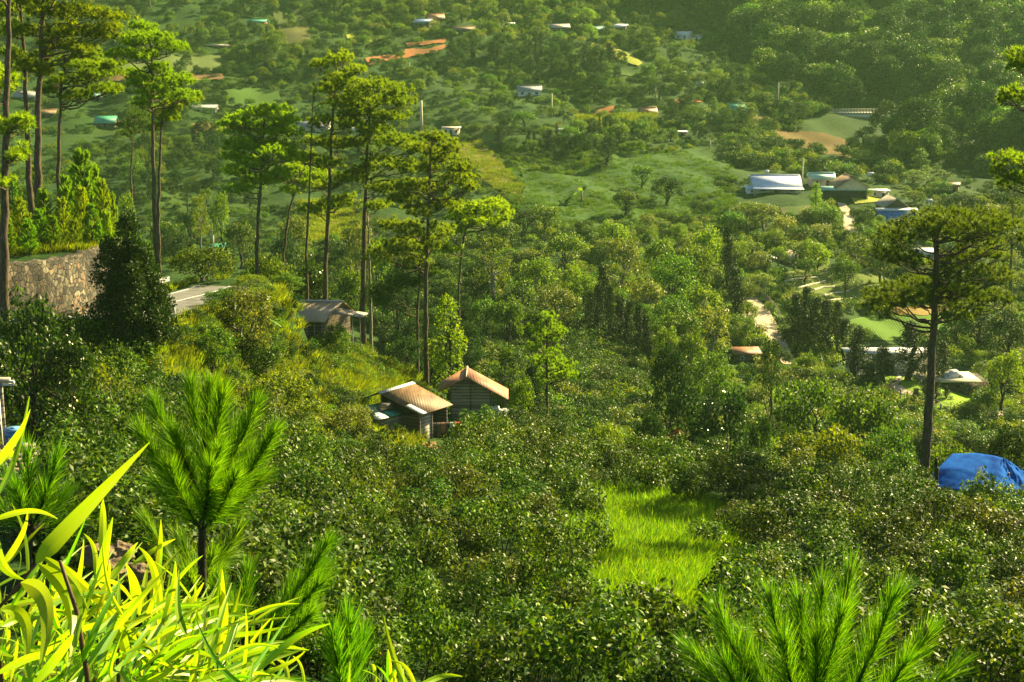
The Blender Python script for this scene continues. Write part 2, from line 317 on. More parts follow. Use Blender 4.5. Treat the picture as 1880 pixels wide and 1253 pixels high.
# ------------------------------------------------------------------ ground sheet
def groundmat(name, stops, s1=.05, s2=1.2, rough=.95, bump=.6, big=None):
    m, nt, N, L, out = newmat(name)
    g = N.new("ShaderNodeNewGeometry")
    a = N.new("ShaderNodeTexNoise"); a.inputs["Scale"].default_value = s1; a.inputs["Detail"].default_value = 8; a.inputs["Roughness"].default_value = .7
    b = N.new("ShaderNodeTexNoise"); b.inputs["Scale"].default_value = s2; b.inputs["Detail"].default_value = 6; b.inputs["Roughness"].default_value = .75
    L.new(g.outputs["Position"], a.inputs["Vector"]); L.new(g.outputs["Position"], b.inputs["Vector"])
    mx = N.new("ShaderNodeMix"); mx.data_type = 'FLOAT'; mx.inputs[0].default_value = .55
    L.new(a.outputs[0], mx.inputs[2]); L.new(b.outputs[0], mx.inputs[3])
    r = ramp(N, [(.34 + .32 * k / (len(stops) - 1), c) for k, c in enumerate(stops)]); L.new(mx.outputs[0], r.inputs[0])
    p = N.new("ShaderNodeBsdfPrincipled"); p.inputs["Roughness"].default_value = rough; p.inputs["Specular IOR Level"].default_value = .15
    bp = N.new("ShaderNodeBump"); bp.inputs["Strength"].default_value = bump; bp.inputs["Distance"].default_value = .35; L.new(b.outputs[0], bp.inputs["Height"])
    L.new(bp.outputs[0], p.inputs["Normal"]); L.new(r.outputs[0], p.inputs["Base Color"]); L.new(p.outputs[0], out.inputs[0])
    return m
M['ground'] = groundmat('ground', [(.006, .020, .003), (.012, .040, .004), (.022, .062, .005), (.045, .082, .007), (.08, .08, .016)])
rows = np.concatenate([[-60, -30, -14, -6, -2, 0], np.exp(np.linspace(math.log(.8), math.log(68), 110)), np.linspace(68.6, 108, 90), np.exp(np.linspace(math.log(109), math.log(880), 230))])
us = np.concatenate([np.linspace(-2.2, -.52, 24)[:-1], np.linspace(-.52, .52, 300), np.linspace(.52, 2.2, 24)[1:]])
D, Ug = np.meshgrid(rows, us, indexing='ij')
Xg = Ug * np.maximum(np.abs(D), 14); Zg = H(Xg, D)
V = np.stack([Xg, D, Zg], -1).reshape(-1, 3); nr, nu = D.shape
ii = np.arange(nr - 1)[:, None] * nu; jj = np.arange(nu - 1)[None]
Q = np.stack([ii + jj, ii + jj + 1, ii + nu + jj + 1, ii + nu + jj], -1).reshape(-1, 4)
mb = MB(); mb.add(V, Q); tag(mb.obj('ground', M['ground'], smooth=True), kind='structure')

# ------------------------------------------------------------------ draped patches of soil, meadow, road
PATCHES = []
def patch(name, poly, mat, lift=.12, step=9, kind='structure', keep=True):
    poly = [np.array(p, float) for p in poly]; pts = []
    n = len(poly)
    for i in range(n):
        a, b = poly[i], poly[(i + 1) % n]; k = max(1, int(np.hypot(*(b - a)) / step))
        for t in range(k): pts.append(a + (b - a) * t / k + (np.random.RandomState(i * 31 + t).normal(size=2) * .6 if t else 0))
    nb = len(pts); lo = np.min(poly, 0); hi = np.max(poly, 0)
    gxs = np.arange(lo[0], hi[0], step); gys = np.arange(lo[1], hi[1], step * .55)
    G = np.array([(x, y) for x in gxs for y in gys]); 
    if len(G): G = G[poly_sd(G[:, 0], G[:, 1], [tuple(p) for p in pts]) > step * .3]
    allp = np.array(pts) if not len(G) else np.vstack([pts, G])
    ce = [(i, (i + 1) % nb) for i in range(nb)]
    vs, es, fs, *_ = geometry.delaunay_2d_cdt([Vector(p) for p in allp], ce, [list(range(nb))], 1, 1e-4)
    vp = np.array([(v.x, v.y) for v in vs]); W = ray(vp[:, 0], vp[:, 1]); W[:, 2] += lift
    ok = ~np.isnan(W).any(1)
    F2 = []
    for f in fs:
        if not all(ok[k] for k in f): continue
        dd = [W[k][1] for k in f]
        if max(dd) / min(dd) > 1.18: continue
        a, b, c = (W[k] for k in f[:3]); nz = np.cross(b - a, c - a)[2]
        F2.append(list(f) if nz > 0 else list(f)[::-1])
    W[~ok] = 0
    mb = MB(); mb.add(W, F2); o = mb.obj(name, mat, smooth=True); tag(o, kind=kind)
    if keep: PATCHES.append(poly)
    return o
def gm(name, stops, **k):
    M[name] = groundmat(name, stops, **k); return M[name]
def rowmat(name, c1, c2, scale, ang, noise=.5):
    m = groundmat(name, c1, s1=.08, s2=1.4); nt = m.node_tree; N, L = nt.nodes, nt.links
    p = [n for n in N if n.type == 'BSDF_PRINCIPLED'][0]; src = p.inputs["Base Color"].links[0].from_socket
    g = [n for n in N if n.type == 'NEW_GEOMETRY'][0]
    mp = N.new("ShaderNodeMapping"); mp.inputs["Rotation"].default_value = (0, 0, math.radians(ang)); L.new(g.outputs["Position"], mp.inputs[0])
    w = N.new("ShaderNodeTexWave"); w.inputs["Scale"].default_value = scale; w.inputs["Distortion"].default_value = 1.2; w.inputs["Detail"].default_value = 3; L.new(mp.outputs[0], w.inputs["Vector"])
    r = ramp(N, [(.35, (0, 0, 0)), (.65, (1, 1, 1))]); L.new(w.outputs[1], r.inputs[0])
    mx = N.new("ShaderNodeMix"); mx.data_type = 'RGBA'; L.new(r.outputs[0], mx.inputs[0]); mx.inputs[7].default_value = (*c2, 1); L.new(src, mx.inputs[6]); L.new(mx.outputs[2], p.inputs["Base Color"])
    return m
soil = gm('orange_soil', [(.20, .07, .02), (.36, .14, .045), (.30, .17, .07)], s1=.12)
tan = gm('dry_field', [(.09, .075, .02), (.15, .115, .035), (.11, .11, .025)], s1=.1, s2=.8)
brown = rowmat('brown_field', [(.13, .075, .022), (.20, .115, .035), (.15, .10, .03)], (.10, .08, .02), .55, 35)
meadow = gm('meadow', [(.012, .045, .004), (.022, .068, .006), (.045, .095, .008), (.075, .105, .012)], s1=.045, s2=.5)
lawn = gm('lawn', [(.14, .26, .012), (.21, .34, .016), (.27, .36, .03)], s1=.2, s2=2)
yfield = gm('yellow_field', [(.20, .25, .02), (.30, .32, .035), (.26, .24, .05)], s1=.1, s2=1)
dirt = gm('pale_dirt', [(.42, .33, .20), (.62, .50, .34), (.72, .60, .42)], s1=.25, s2=2.2)
croprow = rowmat('crop_rows', [(.045, .12, .01), (.08, .18, .015)], (.13, .11, .04), .7, 10)
terr = rowmat('terrace_soil', [(.15, .08, .03), (.10, .09, .025)], (.05, .09, .015), .45, 88)
field = patch
field('brown_field', [(1392, 243), (1425, 240), (1470, 243), (1520, 248), (1560, 262), (1574, 292), (1555, 293), (1510, 284), (1450, 270), (1410, 258)], brown, .3)
field('green_field', [(1405, 256), (1450, 271), (1510, 285), (1576, 294), (1580, 318), (1540, 326), (1490, 300), (1440, 285), (1412, 270)], meadow, .3)
field('dry_field', [(830, 268), (878, 262), (905, 285), (935, 320), (960, 345), (945, 360), (915, 350), (880, 330), (850, 300)], tan, .3)
field('meadow', [(950, 300), (990, 318), (1050, 325), (1090, 300), (1110, 285), (1160, 285), (1240, 285), (1290, 268), (1338, 270), (1340, 310), (1320, 350), (1260, 392), (1190, 405), (1100, 420), (1040, 430), (960, 430), (950, 380), (965, 345)], meadow, .3)
field('orange_soil', [(670, 110), (690, 106), (738, 103), (745, 92), (790, 92), (815, 84), (822, 88), (800, 100), (770, 104), (735, 112), (700, 116), (678, 124)], soil, .35, step=6)
field('soil_bank', [(745, 82), (800, 76), (820, 72), (818, 80), (770, 86), (748, 88)], soil, .35, step=6)
field('terraced_soil', [(512, 52), (568, 50), (572, 90), (540, 88), (512, 78)], terr, .35)
field('vine_field', [(500, 24), (562, 18), (566, 48), (508, 50)], rowmat('vine_rows', [(.09, .11, .02), (.14, .14, .04)], (.03, .07, .01), .5, 80), .35)
field('crop_field', [(300, 104), (405, 104), (408, 134), (330, 138), (240, 134), (200, 128)], rowmat('veg_rows', [(.05, .12, .015), (.08, .14, .02)], (.17, .18, .06), .5, 92), .3)
field('soil_strip', [(200, 138), (410, 138), (412, 150), (200, 152)], gm('tan_soil', [(.19, .11, .04), (.26, .16, .06)]), .3)
field('lower_crop_field', [(412, 168), (470, 164), (512, 172), (520, 196), (470, 204), (415, 196)], rowmat('low_rows', [(.045, .12, .012), (.06, .14, .015)], (.09, .15, .02), .6, 85), .3)
field('bare_strip', [(350, 230), (430, 222), (430, 238), (360, 248)], gm('bare', [(.19, .14, .04), (.24, .18, .06)]), .3)
field('yellow_field', [(1082, 82), (1112, 84), (1150, 98), (1180, 118), (1172, 124), (1135, 112), (1098, 100)], yfield, .4, step=6)
field('lower_meadow', [(1125, 124), (1180, 128), (1186, 146), (1140, 140)], meadow, .3)
field('yellow_meadow', [(635, 66), (700, 68), (712, 74), (690, 80), (640, 78)], yfield, .35, step=6)
field('far_slope_soil', [(1100, 202), (1130, 196), (1120, 214), (1085, 218)], soil, .35, step=6)
field('reed_slope', [(1068, 226), (1110, 215), (1180, 216), (1200, 240), (1130, 236), (1075, 232)], tan, .35)
field('soil_cut', [(1238, 186), (1285, 184), (1288, 190), (1240, 194)], soil, .35, step=5)
field('yard_soil', [(1358, 205), (1400, 206), (1440, 232), (1390, 236), (1362, 222)], tan, .3)
field('scrub_field', [(575, 380), (640, 378), (650, 440), (590, 470), (560, 440)], gm('scrub', [(.09, .065, .02), (.15, .10, .03), (.09, .09, .02)], s1=.15), .2)
field('dirt_road', [(1537, 374), (1552, 376), (1566, 394), (1570, 412), (1576, 428), (1560, 438), (1534, 440), (1548, 422), (1549, 402)], dirt, .15, step=6)
field('lower_dirt_road', [(1366, 542), (1390, 550), (1414, 575), (1432, 604), (1452, 650), (1464, 670), (1436, 670), (1404, 632), (1374, 604), (1360, 572)], dirt, .12, step=7)
field('dirt_clearing', [(1318, 490), (1344, 487), (1346, 506), (1322, 512)], dirt, .12, step=6)
field('terrace_field', [(1440, 500), (1520, 486), (1600, 500), (1640, 520), (1640, 560), (1560, 566), (1470, 552), (1430, 530)], terr2 if False else rowmat('terrace_grass', [(.13, .17, .03), (.19, .20, .04), (.12, .12, .03)], (.06, .12, .015), .45, 60), .12)
field('crop_meadow', [(1560, 590), (1650, 566), (1760, 575), (1775, 618), (1700, 628), (1600, 626), (1560, 610)], rowmat('crop_meadow', [(.10, .19, .012), (.13, .24, .015)], (.06, .12, .01), .6, 0), .12)
field('soil_edge', [(1640, 568), (1730, 562), (1752, 572), (1700, 582), (1640, 580)], gm('warm_soil', [(.24, .16, .04), (.30, .22, .06)]), .2)
field('lawn', [(1632, 690), (1655, 683), (1700, 684), (1735, 700), (1860, 728), (1856, 742), (1800, 742), (1745, 770), (1700, 765), (1650, 740), (1625, 715)], lawn, .12, step=7)
field('side_lawn', [(1498, 612), (1560, 618), (1640, 692), (1628, 700), (1580, 690), (1510, 640)], lawn, .12, step=7)
field('small_lawn', [(1426, 562), (1446, 575), (1450, 590), (1434, 592), (1420, 578)], lawn, .14, step=6)
field('garden_path', [(1634, 712), (1650, 690), (1658, 680), (1668, 678), (1662, 692), (1648, 710), (1672, 722), (1690, 733), (1670, 732), (1640, 720)], dirt, .2, step=6, keep=False)
field('drive', [(1630, 735), (1665, 748), (1700, 762), (1745, 772), (1745, 778), (1690, 772), (1640, 758), (1628, 748)], dirt, .2, step=6, keep=False)
field('vegetable_rows', [(1432, 384), (1490, 378), (1502, 396), (1462, 404), (1440, 400)], croprow, .15)
field('house_yard', [(1560, 362), (1612, 360), (1620, 372), (1570, 376)], yfield, .15, step=6)
field('hut_yard', [(748, 818), (800, 812), (806, 826), (760, 836)], gm('yard', [(.16, .09, .03), (.24, .15, .05)]), .06, step=6)
field('coffee_clearing', [(1045, 965), (1090, 940), (1180, 950), (1262, 962), (1270, 1000), (1230, 1050), (1160, 1075), (1090, 1050), (1048, 1010)], gm('weedy', [(.05, .11, .008), (.09, .17, .010), (.13, .21, .014)], s2=3), .03, step=14)
field('left_slope_clearing', [(300, 560), (345, 570), (350, 640), (430, 700), (400, 780), (340, 790), (250, 700), (230, 640), (300, 640)], gm('weedy_slope', [(.07, .10, .012), (.12, .16, .018), (.18, .19, .03)], s2=3), .03, step=12, keep=False)

# asphalt road along the foot of the stone wall
asph = surfmat('asphalt', [(.10, .10, .095), (.16, .155, .145), (.22, .21, .19)], scale=1.2, rough=.85)
white = surfmat('road_paint', [(.6, .6, .56), (.8, .8, .76)], scale=3)
def ribbon(name, pts, half, lift, mat, off=0.0, thick=None):
    p = np.array(pts); q = []
    for i in range(len(p) - 1):
        for t in np.linspace(0, 1, 9)[:-1]: q.append(p[i] + (p[i + 1] - p[i]) * t)
    q.append(p[-1]); q = np.array(q)
    k = np.ones(9) / 9; qs = np.stack([np.convolve(np.pad(q[:, c], 4, mode='edge'), k, 'valid') for c in range(3)], -1)
    t = np.gradient(qs[:, :2], axis=0); t /= np.linalg.norm(t, axis=1)[:, None]; nrm = np.stack([-t[:, 1], t[:, 0]], -1)
    a = qs.copy(); b = qs.copy(); a[:, :2] += nrm * (off + half); b[:, :2] += nrm * (off - half); a[:, 2] += lift; b[:, 2] += lift
    V = np.concatenate([a, b]); n = len(a); Fq = [[i, n + i, n + i + 1, i + 1] for i in range(n - 1)]
    mb = MB(); mb.add(V, Fq); return tag(mb.obj(name, mat), kind='structure'), qs, nrm
road, RQ, RN = ribbon('road', ROADC, 2.5, .05, asph)
ribbon('road_marking', ROADC, .07, .058, white)
ribbon('road_marking', ROADC, .06, .058, white, off=2.2)

# stone retaining wall
def stonemat():
    m, nt, N, L, out = newmat('wall_stone')
    tc = N.new("ShaderNodeTexCoord"); mp = N.new("ShaderNodeMapping"); mp.inputs["Scale"].default_value = (5.0, 5.0, 3.1)
    nz = N.new("ShaderNodeTexNoise"); nz.inputs["Scale"].default_value = 1.1; L.new(tc.outputs["Object"], nz.inputs["Vector"])
    mv = N.new("ShaderNodeVectorMath"); mv.operation = 'MULTIPLY_ADD'; mv.inputs[1].default_value = (.35, .35, .35); L.new(nz.outputs[1], mv.inputs[0]); L.new(tc.outputs["Object"], mv.inputs[2]); L.new(mv.outputs[0], mp.inputs[0])
    v1 = N.new("ShaderNodeTexVoronoi"); v1.feature = 'F1'; v2 = N.new("ShaderNodeTexVoronoi"); v2.feature = 'DISTANCE_TO_EDGE'
    for v in (v1, v2): L.new(mp.outputs[0], v.inputs["Vector"]); v.inputs["Scale"].default_value = 1.0
    sp = N.new("ShaderNodeSeparateColor"); L.new(v1.outputs["Color"], sp.inputs[0])
    r = ramp(N, [(0, (.04, .034, .02)), (.3, (.10, .08, .045)), (.6, (.19, .155, .09)), (.85, (.34, .29, .18)), (1, (.26, .12, .045))]); L.new(sp.outputs[0], r.inputs[0])
    n2 = N.new("ShaderNodeTexNoise"); n2.inputs["Scale"].default_value = .35; n2.inputs["Detail"].default_value = 6; mp2 = N.new("ShaderNodeMapping"); mp2.inputs["Scale"].default_value = (1.6, 1.6, .5); L.new(tc.outputs["Object"], mp2.inputs[0]); L.new(mp2.outputs[0], n2.inputs["Vector"])
    rs = ramp(N, [(.36, (.18, .17, .13)), (.64, (1, 1, 1))]); L.new(n2.outputs[0], rs.inputs[0])
    mu = N.new("ShaderNodeMix"); mu.data_type = 'RGBA'; mu.blend_type = 'MULTIPLY'; mu.inputs[0].default_value = 1; L.new(r.outputs[0], mu.inputs[6]); L.new(rs.outputs[0], mu.inputs[7])
    re = ramp(N, [(.02, (0, 0, 0)), (.075, (1, 1, 1))]); L.new(v2.outputs[0], re.inputs[0])
    mx = N.new("ShaderNodeMix"); mx.data_type = 'RGBA'; L.new(re.outputs[0], mx.inputs[0]); mx.inputs[6].default_value = (.045, .04, .03, 1); L.new(mu.outputs[2], mx.inputs[7])
    p = N.new("ShaderNodeBsdfPrincipled"); p.inputs["Roughness"].default_value = .9; L.new(mx.outputs[2], p.inputs["Base Color"])
    b = N.new("ShaderNodeBump"); b.inputs["Strength"].default_value = 1.0; b.inputs["Distance"].default_value = .12; L.new(re.outputs[0], b.inputs["Height"]); L.new(b.outputs[0], p.inputs["Normal"]); L.new(p.outputs[0], out.inputs[0])
    return m
stone = stonemat()
def wall_line():
    p = np.array(WALL); out = []
    for i in range(len(p) - 1):
        n = 10
        for t in np.linspace(0, 1, n + 1)[:-1]: out.append(p[i] + (p[i + 1] - p[i]) * t)
    out.append(p[-1]); q = np.array(out); k = np.ones(11) / 11
    return np.stack([np.convolve(np.pad(q[:, c], 5, mode='edge'), k, 'valid') for c in (0, 1)], -1)
wl_ = wall_line(); t = np.gradient(wl_, axis=0); t /= np.linalg.norm(t, axis=1)[:, None]; nn = np.stack([t[:, 1], -t[:, 0]], -1)  # towards the road
bot = wl_ + nn * .55; top = wl_ + nn * .05; topb = wl_ - nn * .9
zb = H(bot[:, 0] + nn[:, 0] * .4, bot[:, 1] + nn[:, 1] * .4) - .4
zt = H(wl_[:, 0] - nn[:, 0] * 1.3, wl_[:, 1] - nn[:, 1] * 1.3) + .12 + .06 * np.sin(np.arange(len(wl_)) * 1.7)
n = len(wl_); V = np.concatenate([np.c_[bot, zb], np.c_[top, zt], np.c_[topb, zt], np.c_[topb, zb]])
Fw = []
for i in range(n - 1):
    for a in range(3): Fw.append([a * n + i, a * n + i + 1, (a + 1) * n + i + 1, (a + 1) * n + i])
Fw += [[0, n, 2 * n, 3 * n], [n - 1, 4 * n - 1, 3 * n - 1, 2 * n - 1]]
mb = MB(); mb.add(V, Fw); tag(mb.obj('stone_wall', stone), 'tall curved retaining wall of pale and brown rubble stones below the young pines', 'wall')

# guardrails
galv = surfmat('galvanised_rail', [(.35, .34, .32), (.5, .49, .46)], scale=4, rough=.5, spec=.5)
def guardrail(idx0, idx1, off, label):
    q = RQ[idx0:idx1]; nr_ = RN[idx0:idx1]; p = q.copy(); p[:, :2] += nr_ * off
    c = p.mean(0); o = thing('guardrail', c, 0, label, 'guardrail', 'guardrails along the road bend')
    r = MB(); pr = p - c; pr[:, 2] += .72
    s = 1 if off > 0 else -1
    V = []; prof = [(0, -.16), (.05, -.1), (0, -.03), (0, .03), (.05, .1), (0, .16)]
    for a, b in prof: w = pr.copy(); w[:, :2] -= nr_ * s * a; w[:, 2] += b; V.append(w)
    n = len(pr); V = np.concatenate(V); r.add(V, [[a * n + i, a * n + i + 1, (a + 1) * n + i + 1, (a + 1) * n + i] for a in range(5) for i in range(n - 1)]); r.obj('rail', galv, o)
    for i in range(0, n, 5):
        b = MB(); x, y, z = pr[i]; b.box((x + nr_[i][0] * s * .08, y + nr_[i][1] * s * .08, z - .35), (.1, .1, 1.1)); b.obj('post', galv, o)
guardrail(18, 34, -3.5, 'grey steel guardrail left of the dark conical tree, on the near road verge')
guardrail(42, 60, 3.5, 'grey steel guardrail curving round the far edge of the road bend')

# ------------------------------------------------------------------ plant prototypes
def fib(n, rng, jit=.25):
    i = np.arange(n) + .5; ph = np.arccos(1 - 2 * i / n); th = math.pi * (1 + 5 ** .5) * i
    v = np.stack([np.cos(th) * np.sin(ph), np.sin(th) * np.sin(ph), np.cos(ph)], -1) + rng.normal(size=(n, 3)) * jit
    return v / np.linalg.norm(v, axis=1)[:, None]
def clump_leaves(mb, rng, C, R, n, L, W, up=.5, mi=1, droop=.3, flat=.8):
    """n leaves on and inside a small ball"""
    d = fib(n, rng, .4); r = R * rng.uniform(.45, 1.05, n) ** .7
    p = C + d * r[:, None] * np.array([1, 1, flat])
    N = d * .7 + np.array([0, 0, up]) + rng.normal(size=(n, 3)) * .55
    T = d * .8 + rng.normal(size=(n, 3)) * .6; T[:, 2] -= droop
    s = rng.uniform(.7, 1.25, n)
    mb.leaves(p, T, N, L * s, W * s, mi)
def limb(mb, rng, a, b, r0, r1, mi=0, k=5, wob=.08, sides=5):
    a, b = np.array(a, float), np.array(b, float); t = np.linspace(0, 1, k)[:, None]
    p = a + (b - a) * t; L = np.linalg.norm(b - a); p[1:-1] += rng.normal(size=(k - 2, 3)) * L * wob
    mb.tube(p, np.linspace(r0, r1, k), sides, mi)
def crown_pts(rng, kind, R, Z0, Hc, n):
    """clump centres of a crown: R radius, from height Z0 up Hc"""
    if kind == 'cone':
        t = rng.uniform(0, 1, n) ** .8; a = rng.uniform(0, 2 * math.pi, n); rr = R * (1 - t) ** .75 * rng.uniform(.6, 1, n) * (1 + .15 * np.sin(a * 3 + t * 9))
        return np.stack([np.cos(a) * rr, np.sin(a) * rr, Z0 + t * Hc], -1)
    if kind == 'column':
        t = rng.uniform(0, 1, n); a = rng.uniform(0, 2 * math.pi, n); rr = R * np.sin(math.pi * (t * .85 + .12)) ** .6 * rng.uniform(.55, 1, n)
        return np.stack([np.cos(a) * rr, np.sin(a) * rr, Z0 + t * Hc], -1)
    if kind == 'layer':
        out = []
        for k in range(n):
            lay = rng.randint(5); a = rng.uniform(0, 6.28); rr = R * (1 - .12 * lay) * rng.uniform(.15, 1) ** .6
            out.append((math.cos(a) * rr, math.sin(a) * rr, Z0 + Hc * (lay + .6) / 5 + rng.normal() * .05 * Hc - rr * .08))
        return np.array(out)
    # lobed dome
    d = fib(n, rng, .3); d[:, 2] = np.where(d[:, 2] < -.35, -d[:, 2], d[:, 2])
    lob = fib(6, rng, .5); bump = 1 + .28 * np.max(np.clip(d @ lob.T, 0, 1) ** 6, axis=1) - .22 * np.max(np.clip(d @ fib(4, rng, .5).T, 0, 1) ** 8, axis=1)
    r = rng.uniform(.55, 1, n) ** .6 * bump
    c = d * r[:, None] * np.array([R, R, Hc * .5]); c[:, 2] += Z0 + Hc * .5
    return c
def tree_mb(seed, kind='dome', H_=6.0, R=2.4, trunk=.25, nclump=46, nleaf=42, rc=.55, L=.26, W=.15, up=.5, droop=.2, bark=0, z0=.1, limbs=7):
    rng = np.random.RandomState(seed); mb = MB(); tk = MB()
    Z0 = H_ * z0; Hc = H_ - Z0 - rc * .6
    C = crown_pts(rng, kind, R - rc * .5, Z0, Hc, nclump)
    for c in C:
        s = rng.uniform(.75, 1.3); clump_leaves(mb, rng, c, rc * s, int(nleaf * s), L, W, up, 0, droop)
    lean = rng.normal(size=2) * .05 * H_
    topz = Z0 + Hc * (.85 if kind in ('cone', 'column') else .55)
    k = np.linspace(0, 1, 7)[:, None]; base = np.array([0, 0, -.5]); tip = np.array([lean[0], lean[1], topz])
    tp = base + (tip - base) * k; tp[1:-1] += rng.normal(size=(5, 3)) * [.03 * H_ * .5, .03 * H_ * .5, 0]
    tk.tube(tp, np.linspace(trunk, trunk * .3, 7), 7)
    for c in C[rng.choice(len(C), min(limbs, len(C)), False)]:
        j = rng.randint(2, 6); limb(tk, rng, tp[j], c, trunk * .38, trunk * .08, 0)
    return mb, tk
def shrub_mesh(name, seed, leafm, R=.9, Hs=1.5, nclump=16, nleaf=36, rc=.36, L=.16, W=.08, up=.5, droop=.35, bark='bark_dark', stems=4, flat=1.0):
    rng = np.random.RandomState(seed); mb = MB()
    for s in range(stems):
        a = rng.uniform(0, 6.28); limb(mb, rng, (0, 0, -.3), (math.cos(a) * R * .5, math.sin(a) * R * .5, Hs * .8), .035, .012, 0, 4, .06, 4)
    C = crown_pts(rng, 'dome', R - rc * .4, Hs * .18, Hs * .8, nclump)
    for c in C:
        s = rng.uniform(.7, 1.3); clump_leaves(mb, rng, c, rc * s, int(nleaf * s), L, W, up, 1, droop, flat)
    return mb.mesh(name, [M[bark], leafm])

# tree prototypes: key -> (crown mesh, trunk mesh, height, width)
TP = {}
def proto(key, leafkey, barkkey, seed, **k):
    mb, tk = tree_mb(seed, **k); TP[key] = (mb.mesh(key + '_crown', M[leafkey]), tk.mesh(key + '_trunk', M[barkkey], True), k.get('H_', 6.0), k.get('R', 2.4) * 2)
BIG = dict(nclump=60, nleaf=46)
proto('round_mid', 'mid', 'bark_dark', 1, **BIG)
proto('round_mid2', 'mid', 'bark_dark', 2, R=2.8, rc=.6, **BIG)
proto('round_dark', 'dark', 'bark_dark', 3, **BIG)
proto('round_dark2', 'dark', 'bark_dark', 4, R=2.1, H_=6.5, **BIG)
proto('round_olive', 'olive', 'bark_pale', 5, **BIG)
proto('round_grey', 'grey', 'bark_pale', 6, R=2.6, **BIG)
proto('tall_mid', 'mid', 'bark_pale', 7, kind='column', H_=8.5, R=1.6, nclump=56, nleaf=44)
proto('tall_bright', 'bright', 'bark_dark', 8, kind='column', H_=8.0, R=1.9, nclump=62, nleaf=46)
proto('layer_pale', 'olive', 'bark_pale', 9, kind='layer', H_=7.5, R=2.6, nclump=52, nleaf=34, z0=.4, up=1.2)
proto('layer_dark', 'dark', 'bark_dark', 10, kind='layer', H_=8.5, R=2.9, nclump=60, nleaf=36, z0=.42, up=1.0)
proto('open_mid', 'mid', 'bark_pale', 21, R=2.5, H_=7, z0=.32, **BIG)
proto('open_dark', 'dark', 'bark_dark', 22, R=2.5, H_=7, z0=.32, **BIG)
proto('sparse', 'olive', 'bark_pale', 11, R=2.2, H_=6.5, nclump=26, nleaf=24, limbs=14)
proto('cone', 'conifer', 'bark_dark', 12, kind='cone', H_=6.5, R=1.5, nclump=80, nleaf=44, rc=.42, L=.2, W=.09, z0=.06, up=.3, droop=-.5)
proto('cone2', 'conifer', 'bark_dark', 13, kind='cone', H_=7.5, R=1.25, nclump=80, nleaf=40, rc=.4, L=.2, W=.09, z0=.12, up=.3, droop=-.5)
proto('glossy', 'glossy', 'bark_dark', 14, R=2.4, nclump=62, nleaf=44, L=.28, W=.14)
for i_, (a_, b_) in enumerate([('olive', 'bark_pale'), ('mid', 'bark_dark'), ('grey', 'bark_pale'), ('glossy', 'bark_dark')]): proto('bushy_' + a_, a_, b_, 24 + i_, H_=4.5, R=2.5, nclump=80, nleaf=56, rc=.55, L=.22, W=.12, z0=-.12)
proto('bright', 'bright', 'bark_dark', 15, R=2.2, **BIG)
SP = {}
CH = [1.8, 2.1, 2.4, 1.9, 2.0, 1.7]
for k in range(6): SP['coffee%d' % k] = shrub_mesh('coffee_shrub', 40 + k, M['coffee_olive' if k > 3 else 'coffee'], R=1.0 + .1 * (k % 3), Hs=CH[k], nclump=16, nleaf=100, rc=.42, L=.15, W=.072, up=.8, droop=.45)
SP['bush_mid'] = shrub_mesh('bush', 50, M['mid'], R=1.1, Hs=1.5, nclump=20, nleaf=44, L=.17, W=.09)
SP['bush_olive'] = shrub_mesh('bush', 51, M['olive'], R=1.1, Hs=1.4, nclump=20, nleaf=40, L=.16, W=.09)
SP['bush_bright'] = shrub_mesh('bush', 52, M['bright'], R=1.1, Hs=1.3, nclump=18, nleaf=40, L=.17, W=.09)
SP['bush_dark'] = shrub_mesh('bush', 53, M['dark'], R=1.2, Hs=1.7, nclump=22, nleaf=44, L=.17, W=.09)
SP['bush_grey'] = shrub_mesh('bush', 54, M['grey'], R=1.1, Hs=1.5, nclump=18, nleaf=40, L=.17, W=.09)
def tuft_mesh(name, seed, m, n=70, R=.45, Hh=.7, W=.02):
    rng = np.random.RandomState(seed); mb = MB(); a = rng.uniform(0, 6.28, n); r = R * rng.uniform(0, 1, n) ** .5
    B = np.stack([np.cos(a) * r, np.sin(a) * r, np.full(n, -.05)], -1); Dr = np.stack([np.cos(a) * .35, np.sin(a) * .35, np.ones(n)], -1) + rng.normal(size=(n, 3)) * .22
    mb.needles(B, Dr, Hh * rng.uniform(.5, 1.1, n), W, 0, curve=.18); return mb.mesh(name, m)
SP['tuft'] = tuft_mesh('grass_tuft', 60, M['grass'], 90, .5, .75, .03)
SP['tuft_lime'] = tuft_mesh('lime_tuft', 64, M['grass_lime'], 100, .5, .75, .026)
SP['tuft_meadow'] = tuft_mesh('meadow_tuft', 63, M['meadow_blade'], 80, .5, .7, .035)
SP['tuft_dry'] = tuft_mesh('dry_tuft', 61, M['drygrass'], 80, .5, .85, .03)
SP['tuft_fine'] = tuft_mesh('fine_tuft', 62, M['grass'], 110, .42, .6, .016)

